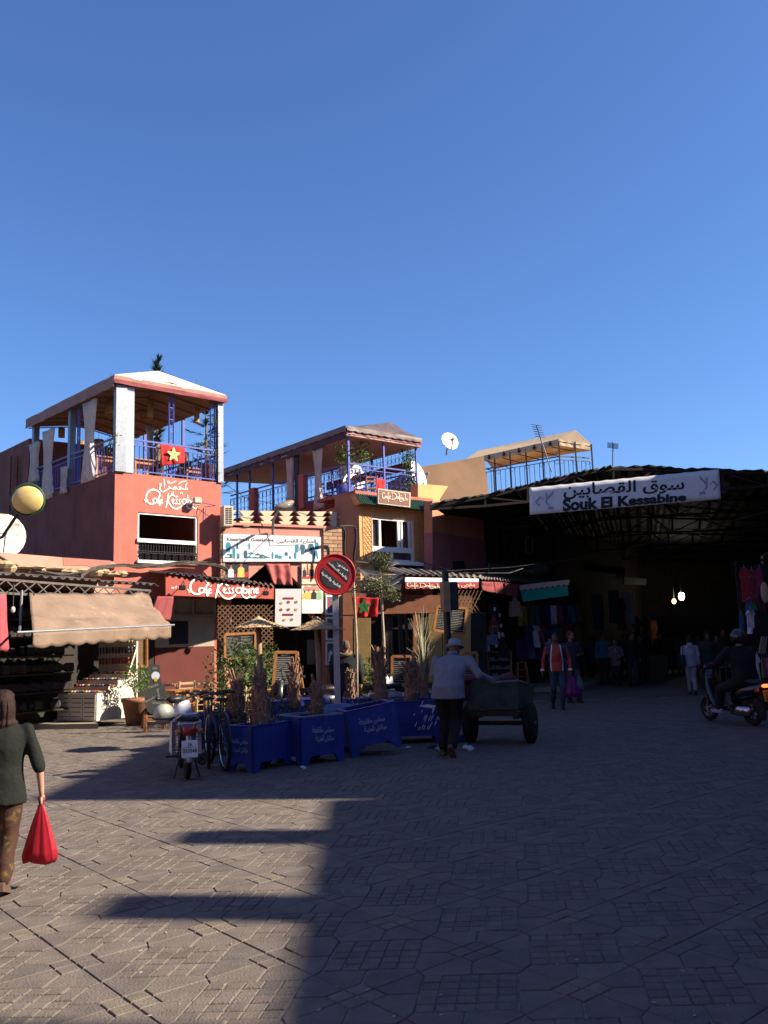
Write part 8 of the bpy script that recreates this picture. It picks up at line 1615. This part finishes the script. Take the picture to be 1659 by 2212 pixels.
# --- bicycles
def bicycle(lb, p, rz, col, r_=.34, basket=False):
    t = thing('bicycle', lb, 'bicycle', p, R(rz), 'bicycles by the planters'); m1_ = mk('bike_%s' % col[0], col, .4, .1, spec=.5)
    for y in (0, 1.05):
        m_ = MB(); m_.torus((0, y, r_ + .02), (0, 1, 0), (0, 0, 1), r_, .024, 36, 7); wl = build(m_, 'wheel', M_tyre, t, local=True, smooth=True); m_ = MB(); m_.torus((0, y, r_ + .02), (0, 1, 0), (0, 0, 1), r_ - .03, .01, 32, 5)
        for k in range(22): a = k * 6.2832 / 22; sg = .02 * (-1) ** k; m_.tube([(sg, y, r_ + .02), (0, y + math.cos(a) * (r_ - .03), r_ + .02 + math.sin(a) * (r_ - .03))], .0022, 3)
        build(m_, 'rim', chrome, wl, local=True)
    h = r_ + .02; m_ = MB(); A, B, C_, D_ = V((0, 0, h)), V((0, .42, h - .06)), V((0, .28, .82)), V((0, .88, .86)); E_ = V((0, .93, .78))
    for a, b in ((B, C_), (C_, D_), (B, E_), (D_, E_)): m_.tube([a, b], .017, 8)
    for sx in (-.04, .04): m_.tube([V((sx, 0, h)), B], .01, 6); m_.tube([V((sx, 0, h)), C_], .009, 6); m_.tube([E_ + V((sx, 0, 0)), V((sx, 1.05, h))], .012, 6)
    build(m_, 'frame', m1_, t, local=True, smooth=True)
    m_ = MB(); m_.tube([C_, C_ + V((0, -.03, .1))], .013, 6); build(m_, 'seat_post', chrome, t, local=True); m_ = MB(); m_.loft([[V((x * w_, y, z)) for x, z in ((-1, .93), (1, .93), (.7, .97), (-.7, .97))] for y, w_ in ((.1, .04), (.15, .09), (.25, .08), (.38, .02))]); build(m_, 'saddle', M_black, t, local=True, smooth=True)
    m_ = MB(); m_.tube([D_, D_ + V((0, -.02, .12))], .014, 6); m_.tube([(-.32, .78, 1.02), (-.1, .87, .99), (.1, .87, .99), (.32, .78, 1.02)], .012, 6); m_.tube([(-.32, .78, 1.02), (-.22, .82, 1.01)], .018, 6); m_.tube([(.32, .78, 1.02), (.22, .82, 1.01)], .018, 6); build(m_, 'handlebar', M_black, t, local=True, smooth=True)
    m_ = MB(); m_.ring(B + V((.05, 0, 0)), (0, 1, 0), (0, 0, 1), .07, .09, .006); m_.beam(B + V((.06, 0, 0)), B + V((.07, .05, -.16)), .02); m_.beam(B - V((.06, 0, 0)), B + V((-.07, -.05, .16)), .02); m_.box(B + V((.1, .05, -.16)), (.08, .06, .02)); m_.box(B + V((-.1, -.05, .16)), (.08, .06, .02)); build(m_, 'crank', M_black, t, local=True)
    m_ = MB(); m_.torus((0, 0, h), (0, 1, 0), (0, 0, 1), r_ + .04, .016, 16, 5, .5, 3.0); build(m_, 'mudguard', m1_, t, local=True); return t
g1 = G(475, 1674); bicycle('dark bicycle nearest the blue planter, rear wheel towards the viewer', (g1.x, g1.y + .34, 0), 22, (.02, .02, .03), .36)
g1 = G(438, 1668); bicycle('second dark blue bicycle between the moped and the first bicycle', (g1.x, g1.y + .4, 0), 12, (.025, .03, .06), .33)
# ------------------------------------------------------------ stall goods
m_ = MB(); a, b = G(1010, 1500), G(1250, 1478); m_.prism([V((a.x, 28.3, 0)), V((5.8, 28.3, 0)), V((9.5, 36, 0)), V((6, 36, 0)), V((2.2, 30, 0))], V((0, 0, .14))); build(m_, 'stall_pavement', M_conc, kind='structure')
def garment(lb, c, ang, kind, w_, h, mat, group, par=None, seed=0, extra=None):
    u = V((math.cos(R(ang)), math.sin(R(ang)), 0)); n_ = V((u.y, -u.x, 0)); c = V(c)
    prof = {'shirt': [(-.25, 0), (-.12, .02), (0, .07), (.12, .02), (.25, 0), (.5, .22), (.4, .32), (.3, .24), (.31, 1), (-.31, 1), (-.3, .24), (-.4, .32), (-.5, .22)],
            'dress': [(-.2, 0), (0, .05), (.2, 0), (.48, .3), (.38, .36), (.25, .25), (.42, 1), (-.42, 1), (-.25, .25), (-.38, .36), (-.48, .3)],
            'trousers': [(-.3, 0), (.3, 0), (.36, 1), (.06, 1), (0, .3), (-.06, 1), (-.36, 1)], 'scarf': [(-.5, 0), (.5, 0), (.46, 1), (-.48, .97)], 'bag': [(-.4, .3), (-.15, .28), (-.06, 0), (.06, 0), (.15, .28), (.4, .3), (.5, 1), (-.5, 1)]}[kind]
    t = thing({'shirt': 'hanging_shirt', 'dress': 'hanging_robe', 'trousers': 'hanging_trousers', 'scarf': 'hanging_scarf', 'bag': 'hanging_bag'}[kind], lb, {'shirt': 'shirt', 'dress': 'robe', 'trousers': 'trousers', 'scarf': 'scarf', 'bag': 'bag'}[kind], c, 0, group)
    m_ = MB(); m_.prism([c + u * x * w_ - V((0, 0, y * h)) + n_ * (.03 * math.sin(x * 9 + seed + y * 2)) for x, y in prof], n_ * -(.1 if kind == 'bag' else .03)); build(m_, 'cloth' if kind != 'bag' else 'pouch', mat, t)
    if extra:
        m_ = MB(); m_.prism([c + u * x * w_ - V((0, 0, y * h)) + n_ * .035 for x, y in extra[1]], n_ * .004); build(m_, 'trim', extra[0], t)
    m_ = MB(); m_.tube([c + V((0, 0, -.02)), c + V((0, 0, .1))], .005, 4); m_.tube([c - u * w_ * .22, c + V((0, 0, .03)), c + u * w_ * .22], .005, 4); build(m_, 'hanger', M_galv, t); return t
PG3 = Plane(*PSL.at(0, 0, -1.2).xy, 55)
colz = [('crimson', (.4, .02, .04)), ('navy blue', (.02, .03, .12)), ('grey', (.12, .12, .13)), ('teal', (.015, .09, .1)), ('purple', (.09, .02, .1)), ('mustard', (.25, .17, .03)), ('white', (.62, .62, .7)), ('rust orange', (.25, .07, .02)), ('black', (.015, .015, .018)), ('sky blue', (.08, .18, .32)), ('olive', (.07, .08, .03)), ('pink', (.35, .08, .14))]
gmat = {n: mk('garment_' + n.replace(' ', '_'), c, .85, .3, 14, .3, 20) for n, c in colz}
kinds = ['shirt', 'dress', 'scarf', 'trousers']; kn = {'shirt': 'shirt', 'dress': 'robe', 'scarf': 'scarf', 'trousers': 'trousers'}
rows = [(1308, 'top row'), (1345, 'middle row'), (1382, 'lower row')]; ki = 0
for ri, (yy, rn) in enumerate(rows):
    for ci_, px in enumerate(range(1128, 1262, 13)):
        if (px, ri) in ((1128, 1),): continue
        ki += 1; cn_, _ = colz[(ki * 5 + ri) % 12]; kd_ = kinds[(ki * 3 + ci_) % 4]; c = PW.P(px, yy - (px - 1128) * .0, 1.3 - .2 * ri)
        where = ['left end', 'next to the left end', 'third from the left', 'fourth from the left', 'fifth from the left', 'just left of centre', 'centre', 'right of centre', 'third from the right', 'next to the right end', 'right end'][ci_]
        garment('%s %s in the %s of hall clothes, %s' % (cn_, kn[kd_], rn, where), c, 22, kd_, .5, .66 if kd_ != 'dress' else .85, gmat[cn_], 'clothes hanging along the hall stalls', seed=ki)
for ci_, (px, yy, cn_, kd_, lb) in enumerate(((1340, 1290, 'crimson', 'dress', 'long crimson robe hanging beyond the white cloth in the hall'), (1325, 1275, 'grey', 'scarf', 'speckled grey cloth strip hanging in the hall'), (1356, 1280, 'white', 'scarf', 'long pale cloth hanging beside the crimson robe'), (1375, 1330, 'purple', 'dress', 'dark purple robe deeper in the hall'), (1393, 1330, 'crimson', 'dress', 'dark red robe farthest along the hall wall'), (1290, 1285, 'teal', 'scarf', 'teal cloth near the top of the hall stalls'), (1412, 1340, 'rust orange', 'dress', 'rust robe beside the lit counter'))):
    garment(lb, PW.P(px, yy, 1.2), 25, kd_, .6, 1.5, gmat[cn_], 'clothes hanging along the hall stalls', seed=ci_)
# bag stall
M_hide = mk('red_hide', (.22, .05, .035), .5, .2, 10, .2); M_beige = mk('beige_hide', (.42, .26, .2), .5, .15, 10, .15)
for lb, x0, y0, wpx, hpx, mt, ex in (('dark backpack with a small white emblem at the top of the bag stall', 1066, 1292, 24, 38, gmat['black'], (M_white, [(-.1, .55), (.0, .5), (.12, .55), (.1, .7), (-.08, .72)])), ('russet leather backpack hanging below the dark one', 1067, 1330, 24, 36, M_hide, (M_beige, [(-.3, .6), (.3, .6), (.3, .66), (-.3, .66)])), ('blue and white patterned backpack under the russet one', 1064, 1362, 24, 30, mk('pattern_bag', (.05, .1, .2), .7, .3, 60, 0, stain=(40, .5, (.5, .5, .55), .9)), None), ('beige shoulder bag hanging alone on long straps', 1113, 1285, 28, 46, M_beige, None), ('small dark bag lower in the bag stall', 1045, 1375, 20, 30, gmat['grey'], None), ('brown bag hung behind the white sandals', 1088, 1375, 20, 34, gmat['black'], None), ('small white purse near the display case', 1052, 1390, 12, 16, gmat['white'], None)):
    c = PSL.P(x0, y0, -.3); sc2 = c.y / PXF; garment(lb, c, 20, 'bag', wpx * sc2, hpx * sc2, mt, 'bags hanging in the bag stall', seed=x0, extra=ex)
for k, (x, y, lb) in enumerate(((1079, 1330, 'silver trinket hanging highest of the string of sandals'), (1082, 1352, 'shiny small sandal halfway down the string'), (1078, 1372, 'white sandal hanging on the string'), (1086, 1374, 'second white sandal beside the first'), (1072, 1392, 'pale sandal hanging at the lower left of the string'), (1085, 1394, 'pale sandal hanging at the bottom of the string'))):
    c = PSL.P(x, y, -.4); m_ = MB(); m_.ell(c, .045, .03, .12 if k > 1 else .05, 10, 7); m_.ell(c + V((0, -.03, .04)), .04, .02, .03); build(m_, 'sandal', mk('sandal_white', (.6, .58, .52), .4), None, smooth=True, label=lb, cat='sandal', group='sandals on a string in the bag stall')
m_ = MB(); m_.tube([PSL.P(1080, 1300, -.4), PSL.P(1081, 1400, -.4)], .006, 4); build(m_, 'hanging_string', M_cable, None, label='string carrying the pale sandals in the bag stall', cat='string')
# display case, stool, mannequin, counter
dc = DP(1072, 1478, 30); t = thing('display_case', 'glass display case with a golden wooden left end under the bags', 'display case', (dc.x, dc.y, .14)); wd_ = 68 / PXF * 30; hh_ = 1.12
x0_ = dc.x - wd_ / 2; m_ = MB()
for x in (x0_, x0_ + wd_ * .27, x0_ + wd_):
    for y in (dc.y, dc.y + .45): m_.beam((x, y, .14), (x, y, .14 + hh_), .045)
for z in (.16, .14 + hh_):
    for y in (dc.y, dc.y + .45): m_.beam((x0_, y, z), (x0_ + wd_, y, z), .045)
build(m_, 'frame', mk('gold_wood', (.5, .3, .06), .5), t)
for z in (.42, .68, .95): m_ = MB(); m_.bbox((x0_ + .02, dc.y + .02, z), (x0_ + wd_ - .02, dc.y + .43, z + .02)); build(m_, 'shelf', mk('glass_shelf', (.3, .32, .32), .3), t)
m_ = MB()
for z in (.44, .70, .97):
    for k in range(14): x = x0_ + .06 + k * wd_ / 15; m_.bbox((x, dc.y + .1, z), (x + rnd.uniform(.03, .06), dc.y + .2, z + rnd.uniform(.05, .14)))
build(m_, 'trinkets', mk('trinket', (.4, .4, .42), .3, .4, 30), t, kind='stuff'); m_ = MB(); m_.bbox((x0_, dc.y + .44, .14), (x0_ + wd_, dc.y + .46, .14 + hh_)); build(m_, 'back_panel', mk('case_back', (.1, .09, .07)), t)
so2 = DP(1128, 1476, 30); t = thing('plastic_stool', 'orange plastic stool standing in front of the stall', 'stool', (so2.x, so2.y, .14)); Hs = .75; m_ = MB(); m_.bevbox((so2.x, so2.y, .14 + Hs), (.32, .32, .05), .012); build(m_, 'seat', mk('orange_plastic', (.5, .14, .03), .45), t)
for sx in (-1, 1):
    for sy in (-1, 1): m_ = MB(); m_.beam((so2.x + sx * .19, so2.y + sy * .19, .14), (so2.x + sx * .13, so2.y + sy * .13, .14 + Hs), .06); build(m_, 'leg', mk('orange_plastic', (.5, .14, .03)), t)
m_ = MB()
for z in (.3, .52): m_.beam((so2.x - .16, so2.y - .16, .14 + z * Hs / .75), (so2.x + .16, so2.y - .16, .14 + z * Hs / .75), .03); 
build(m_, 'crossbar', mk('orange_plastic', (.5, .14, .03)), t)
mc = DP(1190, 1440, 29); t = thing('mannequin', 'headless mannequin torso in a blue vest top among the stall clothes', 'mannequin', (mc.x, mc.y, .14)); m_ = MB(); m_.lathe([(.12, 1.0), (.14, 1.05), (.12, 1.2), (.17, 1.4), (.16, 1.5), (.05, 1.56), (.045, 1.64), (.0, 1.64)], (mc.x, mc.y, 0), 16); build(m_, 'torso', mk('mannequin_skin', (.4, .3, .24), .5), t, smooth=True)
m_ = MB(); m_.lathe([(.15, .9), (.15, 1.05), (.13, 1.2), (.185, 1.38), (.175, 1.46)], (mc.x, mc.y, 0), 16, cap=False); build(m_, 'vest_top', mk('royal_blue', (.02, .04, .25), .8), t, smooth=True); m_ = MB(); m_.tube([(mc.x, mc.y, .14), (mc.x, mc.y, 1.0)], .02, 6); build(m_, 'stand', M_black, t)
ct = DP(1480, 1440, 44); t = thing('shop_counter', 'dim pale counter with stacked boxes under the bulbs deep in the hall', 'counter', (ct.x, ct.y, 0)); m_ = MB(); m_.bbox((ct.x - 1.5, ct.y, 0), (ct.x + 1.4, ct.y + .6, 1.05)); m_.bbox((ct.x - .6, ct.y + 1.5, 0), (ct.x + 4, ct.y + 2, 2.6)); build(m_, 'counter_block', mk('counter_tan', (.12, .1, .06), .8), t)
bx_ = DP(1415, 1462, 33); m_ = MB(); m_.bevbox((bx_.x, bx_.y, .45), (.8, .6, .9), .02, R(20)); build(m_, 'wooden_crate', mk('counter_tan', (.12, .1, .06)), None, label='low brown chest in the hall beside the man in khaki trousers', cat='chest')
# right edge stall
RS = Plane(8.9, 21.6, 12)
def rs(lb, px, py, kd_, wpx, hpx, mat, ex=None, off=0): c = RS.P(px, py, off); k = c.y / PXF; garment(lb, c, 12, kd_, wpx * k, hpx * k, mat, 'goods hanging on the stall at the right edge', seed=px, extra=ex)
st_r = thing('clothes_stall', 'iron framed stall draped with clothes at the right edge', 'market stall', RS.P(1630, 1480)); m_ = MB()
for px in (1596, 1690):
    for o in (0, -1.2): p = RS.P(px, 1300, o - .1); m_.beam((p.x, p.y, 0), (p.x, p.y, 3.4), .05)
build(m_, 'frame', M_black, st_r); m_ = MB(); slab(m_, RS, [(1600, 1225), (1720, 1205), (1720, 1480), (1605, 1470)], -.8, .05); build(m_, 'dark_backcloth', mk('backcloth', (.02, .015, .02), .9), st_r)
gold = mk('gold_trim', (.35, .25, .08), .6)
rs('long red shirt hanging topmost on the right edge stall', 1607, 1228, 'shirt', 26, 72, gmat['crimson']); rs('dark red beaded shirt beside the long red one', 1624, 1232, 'shirt', 26, 68, mk('beaded_red', (.25, .02, .04), .6, .2, 20, 0, wear=(60, .66, (.8, .6, .4), .9)), None, .03)
rs('magenta scarf hanging next to the beaded shirt', 1640, 1228, 'scarf', 16, 60, mk('magenta', (.35, .02, .12), .8)); rs('magenta scarf lower part behind the wooden bat', 1643, 1265, 'scarf', 14, 56, mk('wine', (.12, .02, .07), .8), None, -.05)
rs('small green and blue skirts hanging under the red shirts', 1622, 1290, 'dress', 34, 28, mk('multi_skirt', (.03, .2, .06), .8, .3, 10, 0, stain=(6, .5, (.04, .1, .4), .9))); rs('blue child shirt hanging at the left of the right edge stall', 1601, 1325, 'dress', 14, 44, mk('blue_print', (.02, .1, .2), .8, .3, 20, 0, wear=(20, .6, (.4, .1, .2), .8)))
rs('small white tunic with gold neckline and shorts', 1621, 1318, 'shirt', 24, 38, gmat['white'], (gold, [(-.12, .02), (.12, .02), (.04, .35), (0, .5), (-.04, .35)]), .08)
rs('pale shorts under the small white tunic', 1621, 1355, 'trousers', 16, 14, gmat['white'], None, .06)
rs('large white embroidered tunic above the scooter', 1626, 1405, 'dress', 36, 76, gmat['white'], (gold, [(-.1, .02), (.1, .02), (.03, .3), (0, .4), (-.03, .3)]), .12)
for k, (px, cc_) in enumerate(((1646, (.2, .5, .1)), (1651, (.6, .08, .25)), (1656, (.6, .1, .3)))): rs(['lime', 'hot pink', 'rose'][k] + ' beaded strap hanging right of the white tunic', px, 1422, 'scarf', 4.5, 42, mk('strap_%d' % k, cc_, .6), None, .1)
for k, px in enumerate((1646, 1651, 1656)): p = RS.P(px, 1375, .1); m_ = MB(); m_.tube([p, p + V((-.1, 0, -.4))], [.02, .035], 7); build(m_, 'hanging_tool', mk('cane', (.3, .22, .16), .7), None, label=['first', 'second', 'third'][k] + ' long cane handled brush from the left above the beaded straps', cat='brush', group='brushes on the right edge stall')
p = RS.P(1652, 1280, .1); m_ = MB(); m_.ell(p, .1, .03, .26, 14, 10); build(m_, 'wooden_bat', mk('bat_wood', (.5, .38, .24), .6), None, smooth=True, label='pale wooden leaf shaped paddle hanging at the right edge', cat='paddle')
rs('red and white bag hanging low at the right edge', 1650, 1475, 'bag', 24, 46, mk('red_bag', (.2, .02, .03), .7, .2, 20, 0, stain=(6, .6, (.4, .38, .35), .8)), None, .1)
m_ = MB()
for k in range(60): p = RS.P(rnd.uniform(1612, 1645), rnd.uniform(1240, 1360), .12); m_.ell(p, .008, n=5, m=4)
build(m_, 'sequins', mk('sequin', (.7, .6, .4), .25, metal=.6), st_r, kind='stuff')
